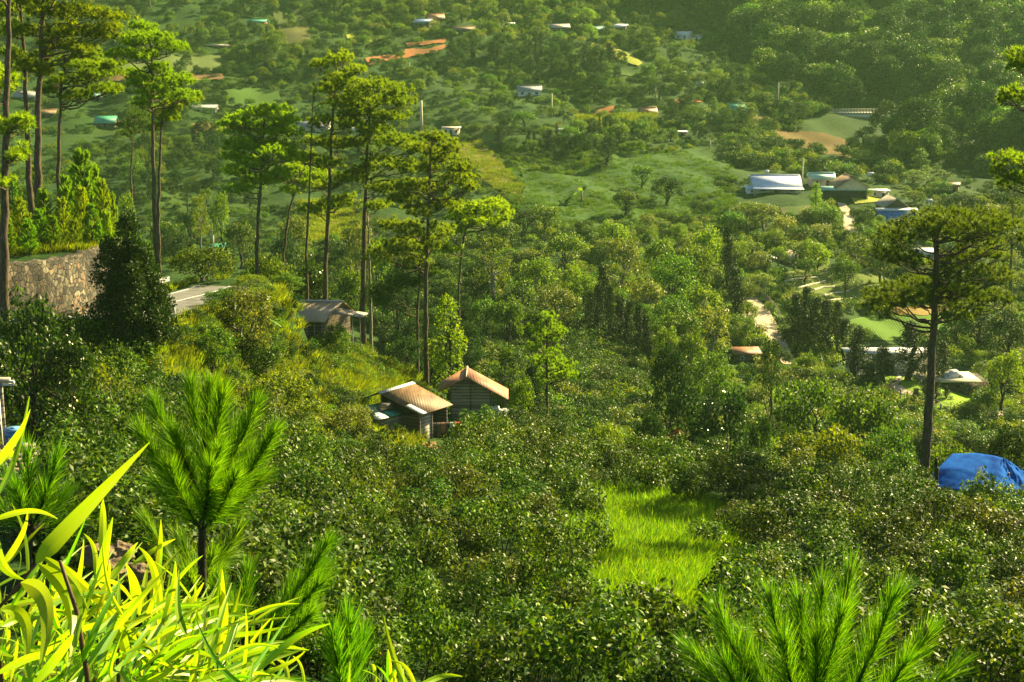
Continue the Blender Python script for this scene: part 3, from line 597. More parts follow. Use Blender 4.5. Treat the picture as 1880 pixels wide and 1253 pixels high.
# ------------------------------------------------------------------ stuff made of many small plants
def scatter(name, pts, keys, scale, seed=0, tilt=0.0):
    """one object: small plants set on points"""
    rng = np.random.RandomState(seed); n = len(pts)
    coll = bpy.data.collections.new(name + '_plants')
    for i, k in enumerate(keys):
        if isinstance(k, str) and k in SP: o = bpy.data.objects.new('%02d_%s' % (i, k), SP[k]); coll.objects.link(o)
        else:
            cm, tm, *_ = TP[k]; j = bpy.data.objects.new('%02d_%s' % (i, k), cm); coll.objects.link(j)
    me = bpy.data.meshes.new(name); me.vertices.add(n); me.vertices.foreach_set('co', np.asarray(pts, np.float32).ravel())
    def at(nm, typ, v): a = me.attributes.new(nm, typ, 'POINT'); a.data.foreach_set('value', v)
    at('scl', 'FLOAT', (scale * rng.uniform(.65, 1.35, n)).astype(np.float32) if np.isscalar(scale) else np.asarray(scale, np.float32))
    at('rot', 'FLOAT', rng.uniform(0, 6.28, n).astype(np.float32)); at('idx', 'INT', rng.randint(0, len(keys), n).astype(np.int32))
    o = bpy.data.objects.new(name, me); COL.objects.link(o); tag(o, kind='stuff')
    ng = bpy.data.node_groups.new(name, 'GeometryNodeTree'); ng.interface.new_socket('Geometry', in_out='INPUT', socket_type='NodeSocketGeometry'); ng.interface.new_socket('Geometry', in_out='OUTPUT', socket_type='NodeSocketGeometry')
    N, L = ng.nodes, ng.links; gi = N.new('NodeGroupInput'); go = N.new('NodeGroupOutput'); ip = N.new('GeometryNodeInstanceOnPoints')
    mp = N.new('GeometryNodeMeshToPoints'); L.new(gi.outputs[0], mp.inputs[0]); L.new(mp.outputs[0], ip.inputs['Points'])
    ci = N.new('GeometryNodeCollectionInfo'); ci.inputs[0].default_value = coll; ci.inputs[1].default_value = True; ci.inputs[2].default_value = True
    L.new(ci.outputs[0], ip.inputs['Instance']); ip.inputs['Pick Instance'].default_value = True
    def na(nm, typ): q = N.new('GeometryNodeInputNamedAttribute'); q.data_type = typ; q.inputs[0].default_value = nm; return q.outputs[0]
    L.new(na('idx', 'INT'), ip.inputs['Instance Index']); L.new(na('scl', 'FLOAT'), ip.inputs['Scale'])
    cx = N.new('ShaderNodeCombineXYZ'); L.new(na('rot', 'FLOAT'), cx.inputs[2]); L.new(cx.outputs[0], ip.inputs['Rotation'])
    L.new(ip.outputs[0], go.inputs[0]); md = o.modifiers.new('plants', 'NODES'); md.node_group = ng
    return o

# ------------------------------------------------------------------ keep-out areas
KEEP = []   # (px, py, rx, ry) boxes around buildings, in the picture of the ground points
def free(px, py, m=0):
    for poly in PATCHES:
        pass
    ok = np.ones(np.shape(px), bool)
    for poly in PATCHES: ok &= poly_sd(px, py, [tuple(p) for p in poly]) < m
    for (x, y, rx, ry) in KEEP: ok &= ((px - x) / rx) ** 2 + ((py - y) / ry) ** 2 > 1
    return ok
def scat_px(n, poly, seed, avoid=True, m=0, dlim=None):
    rng = np.random.RandomState(seed); p = np.array(poly, float); lo, hi = p.min(0), p.max(0); out = []
    q = rng.uniform(lo, hi, (n * 4, 2)); q = q[poly_sd(q[:, 0], q[:, 1], [tuple(a) for a in p]) > 0]
    if avoid: q = q[free(q[:, 0], q[:, 1], m)]
    q = q[:n]; W = ray(q[:, 0], q[:, 1]); ok = ~np.isnan(W[:, 1])
    if dlim: ok &= (W[:, 1] > dlim[0]) & (W[:, 1] < dlim[1])
    dr, _ = line_d(W[:, 0], np.nan_to_num(W[:, 1]), ROADC); ok &= dr > 3.4
    ok &= ~((poly_sd(W[:, 0], np.nan_to_num(W[:, 1]), WALLPOLY) > -1.2) & (poly_sd(W[:, 0], np.nan_to_num(W[:, 1]), WALLPOLY) < .9) & (W[:, 1] < 100))
    return W[ok], q[ok]

# ------------------------------------------------------------------ building materials
def corrmat(name, stops, scale=.9, axis='X', wsc=3.0, rough=.55, spec=.4, metal=0.0):
    return surfmat(name, stops, scale=scale, rough=rough, spec=spec, metal=metal, wave=(axis, wsc, .55), stretch=(1, .35, .35))
def plankmat(name, stops):
    m, nt, N, L, out = newmat(name)
    tc = N.new("ShaderNodeTexCoord"); sp = N.new("ShaderNodeSeparateXYZ"); L.new(tc.outputs["Object"], sp.inputs[0])
    nz = N.new("ShaderNodeTexNoise"); nz.inputs["Scale"].default_value = .9; L.new(tc.outputs["Object"], nz.inputs["Vector"])
    wob = N.new("ShaderNodeMath"); wob.operation = 'MULTIPLY_ADD'; wob.inputs[1].default_value = .09; L.new(nz.outputs[0], wob.inputs[0]); L.new(sp.outputs[2], wob.inputs[2])
    k = N.new("ShaderNodeMath"); k.operation = 'MULTIPLY'; k.inputs[1].default_value = 4.3; L.new(wob.outputs[0], k.inputs[0])
    fl = N.new("ShaderNodeMath"); fl.operation = 'FLOOR'; L.new(k.outputs[0], fl.inputs[0]); fr = N.new("ShaderNodeMath"); fr.operation = 'FRACT'; L.new(k.outputs[0], fr.inputs[0])
    wn_ = N.new("ShaderNodeTexWhiteNoise"); wn_.noise_dimensions = '1D'; L.new(fl.outputs[0], wn_.inputs["W"])
    mp = N.new("ShaderNodeMapping"); mp.inputs["Scale"].default_value = (1, 1, 14); L.new(tc.outputs["Object"], mp.inputs[0]); n2 = N.new("ShaderNodeTexNoise"); n2.inputs["Scale"].default_value = 1.3; n2.inputs["Detail"].default_value = 6; L.new(mp.outputs[0], n2.inputs["Vector"])
    ad = N.new("ShaderNodeMath"); ad.operation = 'MULTIPLY_ADD'; ad.inputs[1].default_value = .45; L.new(wn_.outputs[0], ad.inputs[0]); L.new(n2.outputs[0], ad.inputs[2])
    r = ramp(N, [(.35 + .6 * i / (len(stops) - 1), c) for i, c in enumerate(stops)]); L.new(ad.outputs[0], r.inputs[0])
    gap = ramp(N, [(0, (.04, .04, .04)), (.16, (.5, .5, .5)), (.3, (1, 1, 1))]); L.new(fr.outputs[0], gap.inputs[0])
    mu = N.new("ShaderNodeMix"); mu.data_type = 'RGBA'; mu.blend_type = 'MULTIPLY'; mu.inputs[0].default_value = 1; L.new(r.outputs[0], mu.inputs[6]); L.new(gap.outputs[0], mu.inputs[7])
    p = N.new("ShaderNodeBsdfPrincipled"); p.inputs["Roughness"].default_value = .9; L.new(mu.outputs[2], p.inputs["Base Color"])
    b = N.new("ShaderNodeBump"); b.inputs["Strength"].default_value = .9; b.inputs["Distance"].default_value = .03; L.new(fr.outputs[0], b.inputs["Height"]); L.new(b.outputs[0], p.inputs["Normal"]); L.new(p.outputs[0], out.inputs[0])
    return m
B = {}
B['plank'] = plankmat('weathered_planks', [(.10, .08, .06), (.24, .20, .15), (.38, .34, .27)])
B['plank_pale'] = plankmat('pale_planks', [(.22, .18, .12), (.40, .34, .25), (.50, .44, .34)])
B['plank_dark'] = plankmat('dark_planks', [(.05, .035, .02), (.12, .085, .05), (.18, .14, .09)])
B['plank_tan'] = plankmat('tan_planks', [(.22, .13, .05), (.36, .22, .09), (.42, .30, .15)])
B['rust'] = corrmat('rusty_iron', [(.11, .055, .02), (.21, .12, .048), (.30, .19, .09)], 1.6)
B['rust_red'] = corrmat('red_rusty_iron', [(.26, .10, .045), (.40, .17, .08), (.46, .25, .13)], 1.3)
B['tin'] = corrmat('grey_tin', [(.22, .17, .12), (.36, .29, .22), (.46, .39, .32)], 1.2)
B['tin_sunlit'] = corrmat('sunlit_tan_tin', [(.38, .27, .17), (.54, .40, .27), (.64, .50, .36)], 1.2)  # tan tin lightened: sunshine on the upper hut's roof, put into its colour
B['tin_pale'] = corrmat('pale_tin', [(.58, .55, .50), (.75, .73, .68), (.82, .80, .76)], 1.5)
B['tin_blue'] = corrmat('blue_white_tin', [(.52, .58, .72), (.66, .72, .86), (.74, .78, .88)], .8)
B['green'] = corrmat('green_tin', [(.05, .30, .17), (.08, .38, .22), (.12, .44, .27)], 1)
B['teal'] = corrmat('pale_green_tin', [(.22, .48, .38), (.35, .60, .48), (.45, .66, .55)], 1)
B['pinkish'] = corrmat('pinkish_tin', [(.50, .34, .26), (.64, .48, .38), (.70, .58, .48)], 1.2)
B['brown'] = corrmat('brown_tin', [(.14, .085, .045), (.24, .15, .08), (.32, .22, .13)], 1.2)
B['grey'] = corrmat('dull_grey_tin', [(.20, .20, .19), (.30, .30, .29), (.38, .38, .36)], 1)
B['thatch'] = surfmat('thatch', [(.16, .10, .05), (.30, .20, .10), (.42, .32, .18)], scale=6, bump=.8)
B['cream'] = surfmat('cream_plaster', [(.50, .43, .26), (.62, .55, .36), (.68, .62, .42)], scale=1.2)
B['white'] = surfmat('white_plaster', [(.62, .60, .54), (.74, .72, .66), (.80, .78, .72)], scale=1.5)
B['concrete'] = surfmat('concrete', [(.30, .27, .21), (.42, .38, .30), (.52, .48, .40)], scale=1.5, bump=.2)
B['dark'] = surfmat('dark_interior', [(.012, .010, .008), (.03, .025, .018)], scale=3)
B['bluewall'] = surfmat('blue_sheeting', [(.03, .12, .36), (.05, .19, .50), (.10, .27, .58)], scale=2.5, rough=.6, bump=.5)
B['glass'] = surfmat('window_glass', [(.02, .025, .03), (.05, .06, .07)], scale=2, rough=.12, spec=.8)
B['tankw'] = surfmat('steel_tank', [(.60, .60, .58), (.76, .76, .74)], scale=3, rough=.3, spec=.6)
B['plastic'] = surfmat('blue_plastic', [(.02, .12, .38), (.04, .20, .52)], scale=2, rough=.35, spec=.5)

def mpp(d): return d / F
def zmin(x, y, r): return min(float(H(x + a, y + b)) for a in (-r, 0, r) for b in (-r, 0, r))
def house(px, pyb, wpx, hpx, rise=.35, dr=.7, rot=0, wall='plank', roof='green', over=.35, kind='gable', label='', name='house', cat='house', wins=2, door=True, porch=None, skill=None, group=None, d=None, stilts=0.0, yoff=0.0):
    """gable: ridge along local x.  wpx: width incl. roof; hpx: height to the top"""
    g = ground(px, pyb) if d is None else None
    if d is None: x, d, z = float(g[0]), float(g[1]), float(g[2])
    else: x = float(rdir(px, pyb)[0]) * d; z = float(H(x, d))
    m = mpp(d); W = wpx * m; Ht = hpx * m; dep = W * dr
    KEEP.append((px, pyb - hpx * .2, wpx * .62 + 4, max(hpx * .7, 8) + 2))
    y = d + dep * .5 + yoff
    z = min(float(H(x, d)), float(H(x - W * .4, d)), float(H(x + W * .4, d)))
    t = thing(name, (x, y, z), math.radians(rot), label, cat, group)
    hw = Ht * (1 - rise); hr = Ht * rise; wi, de = W - 2 * over, dep - 2 * over * .7
    base = stilts * Ht
    w = MB(); x0, y0 = wi / 2, de / 2; zb = -1.4 if not stilts else base
    gt = hw + (hr * (1 - over * 1.4 / (dep)) if kind == 'gable' else (hr * .85 if kind == 'shed' else 0))
    if kind == 'gable':
        V = [(-x0, -y0, zb), (x0, -y0, zb), (x0, y0, zb), (-x0, y0, zb), (-x0, -y0, hw), (x0, -y0, hw), (x0, y0, hw), (-x0, y0, hw), (-x0, 0, gt), (x0, 0, gt)]
        w.add(V, [[0, 1, 5, 4], [2, 3, 7, 6]]); w.add(V, [[1, 2, 6, 9, 5], [3, 0, 4, 8, 7]])
    else:
        hb = hw + (hr * .92 if kind == 'shed' else 0)
        V = [(-x0, -y0, zb), (x0, -y0, zb), (x0, y0, zb), (-x0, y0, zb), (-x0, -y0, hw), (x0, -y0, hw), (x0, y0, hb), (-x0, y0, hb)]
        w.add(V, [[0, 1, 5, 4], [1, 2, 6, 5], [2, 3, 7, 6], [3, 0, 4, 7], [4, 5, 6, 7]])
    w.obj('wall', B[wall], t)
    r = MB(); X, Y = W / 2, dep / 2; th = max(.05, .0016 * d * .2)
    if kind == 'gable':
        ze = hw - (hr) * (over * .7 / (dep / 2)) + .03
        r.slab([(-X, -Y, ze), (X, -Y, ze), (X, 0, hw + hr), (-X, 0, hw + hr)], th); r.slab([(-X, 0, hw + hr + .012), (X, 0, hw + hr + .012), (X, Y, ze), (-X, Y, ze)], th)
        r.tube([(-X, 0, hw + hr + .03), (X, 0, hw + hr + .03)], .09, 5)
    elif kind == 'shed': r.slab([(-X, -Y, hw + .03), (X, -Y, hw + .03), (X, Y, hw + hr + .05), (-X, Y, hw + hr + .05)], th)
    else: r.slab([(-X, -Y, hw + .04), (X, -Y, hw + .04), (X, Y, hw + hr * .3 + .06), (-X, Y, hw + hr * .3 + .06)], max(th, .12))
    r.obj('roof', B[roof], t)
    wh = max(.5, hw * .38); ww = max(.45, wi * .12)
    slots = [(-.62, 'w'), (.62, 'w'), (0, 'd')] if wins >= 2 and door else [(-.45, 'w'), (.45, 'd')] if door and wins else [(.2, 'd')] if door else [(-.5, 'w'), (.5, 'w')][:wins]
    for sx, q in slots:
        b = MB(); h = wh if q == 'w' else hw * .72 - base; zc = hw * .58 if q == 'w' else base + h / 2
        b.box((sx * x0, -y0 - .02, zc), (ww if q == 'w' else ww * 1.1, .06, h)); o = b.obj('window' if q == 'w' else 'door', B['dark'], t)
        if d < 330 and q == 'w':
            f = MB()
            for a, bb in ((-1, 0), (1, 0)): f.box((sx * x0 + a * ww / 2, -y0 - .045, zc), (.07, .06, h + .1))
            for a in (-1, 1): f.box((sx * x0, -y0 - .047, zc + a * h / 2), (ww - .08, .06, .07))
            f.obj('frame', B['white'], o)
    if stilts:
        for i in range(6):
            s_ = MB(); s_.box(((-1 + .4 * i) * x0 * .95, -y0 * .9, base / 2 - 1.2), (.14, .14, base + 2.4)); s_.obj('stilt', B['concrete'], t)
    if porch:
        pw, pd, pm = porch; p = MB(); p.slab([(-X * pw, -Y - pd, hw * .80), (X * pw, -Y - pd, hw * .80), (X * pw, -Y + .1, hw * .94), (-X * pw, -Y + .1, hw * .94)], .05); p.obj('porch_roof', B[pm], t)
        for sx in (-1, 1, 0):
            q = MB(); q.tube([(sx * X * pw * .95, -Y - pd * .9, -1), (sx * X * pw * .95, -Y - pd * .9, hw * .80)], .06, 6); q.obj('porch_post', B['concrete'], t)
    return t
G1 = 'small houses scattered over the far hillside'
hs = lambda *a, **k: house(*a, group=G1, **k)
hs(472, 51, 36, 15, rot=-12, wall='plank_tan', roof='green', label='small tan house with bright green roof, beside the vine field high on the slope')
hs(400, 90, 52, 9, kind='shed', rise=.3, wall='plank_dark', roof='pinkish', wins=1, label='long low shed with a pinkish sheet roof, above the striped crop field', name='shed', cat='shed')
hs(446, 88, 14, 8, kind='shed', rise=.25, wall='white', roof='tin_pale', wins=0, label='tiny white shed at the end of the low pinkish roofed shed', name='shed', cat='shed')
hs(777, 51, 33, 15, rot=-18, wall='plank_dark', roof='tin_blue', label='dark wooden house with a pale blue-white roof, below the steep red roof')
hs(799, 41, 32, 14, rot=14, rise=.6, wall='plank_dark', roof='rust_red', wins=0, label='house with a steep red-brown roof, highest of the pair near the orange soil')
hs(852, 60, 40, 12, rise=.45, wall='plank_dark', roof='brown', label='wide hut with dull brown overhanging roof, just above the orange soil')
hs(938, 50, 15, 8, kind='shed', rise=.3, wall='plank_dark', roof='tin_pale', wins=0, label='tiny hut with pale roof, alone between brown roof and pinkish roof', name='shed', cat='shed')
hs(1028, 61, 36, 17, rot=6, wall='plank_dark', roof='pinkish', label='dark house with pinkish grey roof, left of the teal roof near the hilltop')
hs(1095, 62, 30, 15, rot=5, wall='plank_dark', roof='teal', label='dark house with pale teal green roof, between pinkish and silver roofs')
hs(1140, 60, 28, 14, rot=-25, wall='plank_dark', roof='tin_pale', wins=1, label='house with slanting silver roof, right of the teal roof near the hilltop')
hs(1256, 74, 30, 15, rot=-30, wall='white', roof='tin_pale', wins=1, label='white house on the sunny crest, near the banana plants')
hs(1281, 74, 18, 9, rot=-30, wall='white', roof='tin', wins=0, label='small pale lean-to beside the white house on the sunny crest', name='shed', cat='shed')
hs(972, 177, 46, 20, rise=.45, wall='white', roof='grey', label='white walled house with a plain grey roof, alone above the utility poles')
hs(1190, 214, 34, 15, rot=10, rise=.6, wall='plank_dark', roof='rust_red', wins=1, label='hut with a rusty red roof at the top of the reed slope')
hs(1066, 245, 40, 17, rot=15, rise=.55, wall='white', roof='brown', label='low white house with olive brown roof, below the first utility poles')
hs(1038, 244, 26, 9, kind='shed', rise=.2, wall='dark', roof='tin_pale', wins=0, label='thin pale porch roof beside the olive brown roofed house', name='shed', cat='shed')
hs(1246, 252, 34, 11, kind='flat', rise=.2, wall='plank_dark', roof='tin_pale', wins=1, label='dark low shed with thin pale flat roof, at the upper edge of the meadow', name='shed', cat='shed')
hs(1355, 209, 40, 20, rise=.5, rot=4, wall='cream', roof='green', label='cream house with a dark green roof above the brown field, near the bridge')
hs(828, 250, 36, 17, kind='flat', rise=.22, wall='cream', roof='pinkish', stilts=.0, label='flat roofed cream house standing on stilts at the top of the dry field')
hs(655, 252, 27, 17, kind='shed', rise=.3, wall='white', roof='tin_pale', label='white house with pale shed roof, seen between the tall pines')
hs(574, 242, 62, 22, kind='gable', rise=.5, wall='cream', roof='grey', label='long cream building with pale grey roof, behind the tall pines')
hs(192, 236, 40, 22, rise=.5, wall='plank_dark', roof='green', label='dark open sided house with a green roof, right of the four tall left trunks')
hs(222, 238, 16, 14, kind='shed', rise=.3, wall='plank_tan', roof='rust', wins=0, label='small tan brick annex against the green roofed open house', name='shed', cat='shed')
hs(170, 186, 34, 15, rise=.55, wall='plank_dark', roof='teal', label='house with very pale teal roof, above the dark green roofed house')
hs(45, 186, 42, 20, rise=.5, wall='plank_dark', roof='grey', label='house with a grey green roof, behind the leftmost pine trunks')
hs(78, 217, 44, 14, rise=.5, rot=8, wall='plank_dark', roof='rust', label='low hut with rusty roof, below the grey green roofed house')
hs(362, 205, 70, 14, rise=.35, wall='concrete', roof='grey', wins=2, label='long low grey shed with patchy roof, under the soil strip', name='shed', cat='shed')
hs(392, 412, 46, 30, rise=.5, dr=.9, rot=55, wall='plank_dark', roof='green', label='little dark hut with a green gable roof, deep in the valley', d=235)
hs(1750, 352, 30, 18, rise=.35, rot=-20, wall='plank_tan', roof='brown', wins=1, label='little tan wooden shed at the wood edge, right of the big houses', name='shed', cat='shed')
G2 = 'houses at the end of the pale dirt road'
house(1428, 355, 92, 32, rise=.62, dr=.75, wall='cream', roof='tin_blue', group=G2, porch=(1.0, 1.6, 'tin_blue'), label='house with a big shining blue-white metal roof and front porch')
house(1388, 356, 38, 13, kind='shed', rise=.25, wall='white', roof='tin_blue', group=G2, name='shed', cat='shed', label='low open shed with blue-white roof, left of the shining metal roof', wins=1)
house(1510, 344, 50, 26, rise=.35, dr=.6, wall='concrete', roof='teal', group=G2, wins=1, label='plain grey building with low teal roof, behind the cream gabled house')
house(1564, 364, 78, 42, rise=.42, dr=.8, rot=90, wall='cream', roof='brown', group=G2, wins=0, door=False, over=.5, label='cream house with a wide brown front gable and dark veranda, above the dirt road')
house(1552, 366, 84, 22, kind='shed', rise=.22, dr=.28, wall='dark', roof='teal', group=G2, wins=0, door=False, name='veranda', cat='veranda', label='dark open veranda under a pale teal strip roof, in front of the brown gable')
house(1614, 364, 42, 16, kind='flat', rise=.2, dr=.6, wall='cream', roof='tin_pale', group=G2, wins=1, name='shed', cat='shed', label='flat pale roofed outbuilding, right of the cream gabled house')
house(1643, 400, 72, 38, rise=.40, dr=.7, rot=90, wall='plank_dark', roof='tin', wins=0, door=False, group=G2, over=.5, label='gable roofed shed behind the blue sheeting, right of the dirt road', name='shed', cat='shed')
house(1643, 404, 76, 23, kind='shed', rise=.12, dr=.16, yoff=-1.6, wall='bluewall', roof='tin_pale', wins=0, door=False, group=G2, name='lean_to', cat='shed', label='blue sheeted lean-to under a white strip of roofing, front of the blue shed')
G3 = 'sheds in the valley orchard'
house(1700, 475, 44, 18, rise=.5, rot=-12, wall='concrete', roof='tin_pale', group=G3, wins=1, label='small concrete shed with glaring white roof, seen through the dark pine', name='shed', cat='shed')
house(1756, 512, 30, 14, rise=.4, wall='concrete', roof='pinkish', group=G3, wins=1, label='small pinkish roofed shed, seen through the lower right of the dark pine', name='shed', cat='shed')
house(1445, 486, 44, 24, kind='shed', rise=.62, dr=.9, rot=-38, wall='plank_dark', roof='tin', group=G3, wins=0, label='crooked shed with a steep slanting grey roof panel, above the terraces', name='shed', cat='shed')
house(1408, 482, 34, 10, kind='shed', rise=.3, rot=20, wall='dark', roof='tin_pale', group=G3, wins=0, label='low hut with scrap white roof sheets, left of the slanting grey panel', name='shed', cat='shed')
house(1372, 668, 56, 24, kind='shed', rise=.22, rot=3, wall='plank_dark', roof='rust_red', group=G3, wins=1, label='dark shed with a thin sunlit rusty roof, below the pale dirt road', name='shed', cat='shed')
house(1825, 776, 40, 16, rise=.6, wall='concrete', roof='brown', group=G3, wins=0, label='small low building with brown roof, below the garden lawn', name='shed', cat='shed')
rh = house(1632, 690, 166, 62, kind='flat', rise=.16, dr=.22, wall='concrete', roof='tin_pale', wins=2, label='long garden building with a brilliant white flat roof, behind small conifers', name='garden_house', cat='house', over=.5)
# leaning outhouse gable of the valley hut: thatched lean-to roof
# ------------------------------------------------------------------ three wooden huts
def poly_roof(mbm, quad, th=.05): mbm.slab(quad, th)
def hut_right():
    d = 100.0; x = float(rdir(866, 768)[0]) * d; z0 = zof(772, d); KEEP.append((870, 775, 62, 34))
    t = thing('wooden_hut', (x, d, z0), 0, 'weathered plank hut with an orange rusty gable roof, standing right of the brown roofed hut', 'hut', 'wooden huts on the near slope')
    m = mpp(d); g = lambda px, py: ((px - 866) * m, (772 - py) * m)
    xl, xr = g(826, 0)[0], g(903, 0)[0]; ax, az = g(856, 685); lz = g(0, 712)[1] - .05; rz = g(0, 716)[1]
    el = (ax - 2.05, az - 1.12); er = (ax + 3.05, az - 1.68)
    hl = az - (ax - xl) * (az - el[1]) / (ax - el[0]) - .07; hr = az - (xr - ax) * (az - er[1]) / (er[0] - ax) - .07
    w = MB(); y1 = 2.5; V = [(xl, 0, -1), (xr, 0, -1), (xr, 0, hr), (ax, 0, az - .08), (xl, 0, hl), (xl, y1, -1), (xr, y1, -1), (xr, y1, hr), (ax, y1, az - .08), (xl, y1, hl)]
    w.add(V, [[0, 1, 2, 3, 4], [9, 8, 7, 6, 5]]); w.add(V, [[1, 6, 7, 2], [5, 0, 4, 9]]); w.obj('wall', B['plank'], t)
    r = MB(); r.slab([(el[0], -.35, el[1]), (ax, -.42, az), (ax, y1 + .3, az), (el[0], y1 + .3, el[1])], .05)
    r.slab([(ax + .01, -.42, az + .01), (er[0], -.35, er[1]), (er[0], y1 + .3, er[1]), (ax + .01, y1 + .3, az + .01)], .05); r.obj('roof', B['rust_red'], t)
    rc = MB(); rc.tube([(ax, -.44, az + .03), (ax, y1 + .32, az + .03)], .07, 6); rc.obj('ridge_cap', B['pinkish'], t)
    for sx, z1 in ((xl + .04, hl), (xr - .04, hr), ((xl + xr) / 2, az - .5)):
        p = MB(); p.box((sx, -.05, z1 / 2 - .5), (.09, .07, z1 + 1)); p.obj('corner_post', B['plank_dark'], t)
    b = MB()
    for s in (-1, 1): b.slab([(ax, -.06, az - .38), (ax + s * .9, -.06, az - .95), (ax + s * .9, -.09, az - 1.05), (ax, -.09, az - .5)], .03)
    b.obj('gable_board', B['plank'], t)
    f = MB(); f.box((xr + .02, .5, .9), (.05, .9, 1.7)); f.obj('wall_sheet', B['bluewall'], t)
    # pale sacks stacked by the corner
    rng = np.random.RandomState(3)
    for k, (dx, dy, dz) in enumerate([(.35, .1, .2), (.85, .25, .15), (.6, .15, .52), (.3, -.1, .8), (.95, .1, .5)]):
        s = MB(); n1 = fib(60, rng, .0) * np.array([.34, .26, .2]); V = n1; 
        import bmesh
        bm = bmesh.new(); bmesh.ops.create_icosphere(bm, subdivisions=2, radius=1); 
        for v in bm.verts: v.co = Vector((math.copysign(abs(v.co.x) ** .6, v.co.x) * .33, math.copysign(abs(v.co.y) ** .6, v.co.y) * .25, v.co.z * .19 + .02 * math.sin(v.co.x * 9 + k)))
        me = bpy.data.meshes.new('sack'); bm.to_mesh(me); bm.free(); me.materials.append(B['white']); me.polygons.foreach_set('use_smooth', [True] * len(me.polygons))
        o = bpy.data.objects.new('sack', me); COL.objects.link(o); o.location = (x + xr + dx, d + .1 + dy, z0 + .1 + dz); o.rotation_euler = (0, .1 * k, k)
        tag(o, ['white sack lowest beside the hut corner', 'white sack farthest from the hut corner, on the ground', 'white sack in the middle of the pile by the orange roofed hut', 'white sack on top of the pile against the plank wall', 'white sack at the outer top of the pile'][k], 'sack', 'white sacks piled at the hut corner')
hut_right()
def hut_front():
    d = 92.0; Pr = lambda px, py, dd: P(px, py, dd)
    o0 = Pr(745, 822, d); KEEP.append((745, 815, 80, 45)); KEEP.append((765, 850, 70, 34)); KEEP.append((800, 848, 42, 40))
    t = thing('wooden_hut', tuple(o0), 0, 'wooden hut with a broad brown corrugated roof, clothes hung along its open side', 'hut', 'wooden huts on the near slope')
    q = lambda px, py, dd: P(px, py, dd) - o0
    A, Bk = q(693.5, 721, d), q(757, 702, d + 2.7); C, Dk = q(774, 762, d - 2.2), q(831.5, 743, d + .5)
    L1 = A + (A - C) * .36 + np.array([0, 0, -.95]); L2 = Bk + (Bk - Dk) * .36 + np.array([0, 0, -.95])
    r = MB(); r.slab([C, Dk, Bk, A], .05); r.obj('roof', B['rust'], t)
    r = MB(); r.slab([A + [0, 0, .012], Bk + [0, 0, .012], L2, L1], .05); r.obj('rear_roof', B['plank_dark'], t)
    rc = MB(); up = np.array([0, 0, .05]); e = (C - A) / np.linalg.norm(C - A); rc.slab([A + up, A + e * .3 + up * .9, Bk + e * .3 + up * .9, Bk + up], .03); rc.obj('ridge_flashing', B['tin_pale'], t)
    rl = (Bk - A) / np.linalg.norm(Bk - A); a0 = A + (C - A) * .62
    ps = MB(); ps.slab([a0 + up * .6, C + up * .6, C + rl * .55 + up * .6, a0 + rl * .55 + up * .6], .02); ps.obj('roof_patch', B['tin_pale'], t)
    # body under the roof
    ins = lambda a, b, s, tt: A + (C - A) * a + (Bk - A) * b
    c1, c2, c3, c4 = ins(.88, .1, 0, 0), ins(.88, .88, 0, 0), ins(.0, .88, 0, 0), ins(.0, .1, 0, 0)
    w = MB(); gz = -.6
    for a, b in ((c1, c2), (c4, c1), (c2, c3)):
        n = np.cross(b - a, [0, 0, 1]); n /= np.linalg.norm(n)
    def panel(a, b, z0, mat, nm, lower=.1):
        k = MB(); a = np.array(a); b = np.array(b); n = np.cross(b - a, [0, 0, 1]); n = n / np.linalg.norm(n) * .06
        V = [[a[0], a[1], z0], [b[0], b[1], z0], [b[0], b[1], b[2] - lower], [a[0], a[1], a[2] - lower]]; V += [[v[0] - n[0], v[1] - n[1], v[2]] for v in V]
        k.add(V, [[0, 1, 2, 3], [7, 6, 5, 4], [0, 4, 5, 1], [1, 5, 6, 2], [2, 6, 7, 3], [3, 7, 4, 0]]); return k.obj(nm, mat, t)
    half = c1 + (c2 - c1) * .45
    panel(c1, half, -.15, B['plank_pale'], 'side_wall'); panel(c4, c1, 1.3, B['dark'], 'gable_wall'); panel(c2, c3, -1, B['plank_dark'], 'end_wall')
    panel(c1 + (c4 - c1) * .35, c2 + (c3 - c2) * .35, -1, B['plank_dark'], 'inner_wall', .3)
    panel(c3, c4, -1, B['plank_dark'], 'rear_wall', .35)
    for p in (c1, c2, half, c4):
        k = MB(); k.tube([(p[0], p[1], -1.3), (p[0], p[1], p[2] - .1)], .06, 6); k.obj('post', B['plank'], t)
    # annex with low pale roof
    a1, a2, a3 = q(703, 838, d - 2.6), q(742, 826, d - .9), q(756, 822, d - .3)
    back = np.array([-1.3, 1.55, 0.0])
    h1, h2 = q(703, 771, d - 2.6)[2], q(744, 761, d - .9)[2]
    k = MB(); V = [(a1[0], a1[1], a1[2] - .6), (a2[0], a2[1], a1[2] - .6), (a2[0], a2[1], h2), (a1[0], a1[1], h1)]; V += [tuple(np.array(v) + back) for v in V]
    k.add(V, [[0, 1, 2, 3], [7, 6, 5, 4], [1, 5, 6, 2], [4, 0, 3, 7]]); k.obj('annex_wall', B['plank'], t)
    n = np.array([-.15, -.18, 0]); e = (np.array(V[2]) - np.array(V[3])); k = MB(); v3 = np.array(V[3]) + n + [0, 0, .06] - e * .06; v2 = np.array(V[2]) + n + [0, 0, .06] + e * .04; mid = v3 + (v2 - v3) * .45
    bk = back * 1.1 + np.array([0, 0, .35]); k.slab([v3, mid, mid + bk, v3 + bk], .03); k.obj('annex_roof', B['tin_pale'], t)
    k = MB(); k.slab([mid + [0, 0, .015], v2 + [0, 0, .015], v2 + bk + [0, 0, .015], mid + bk + [0, 0, .015]], .03); k.obj('annex_roof', B['green'], t)
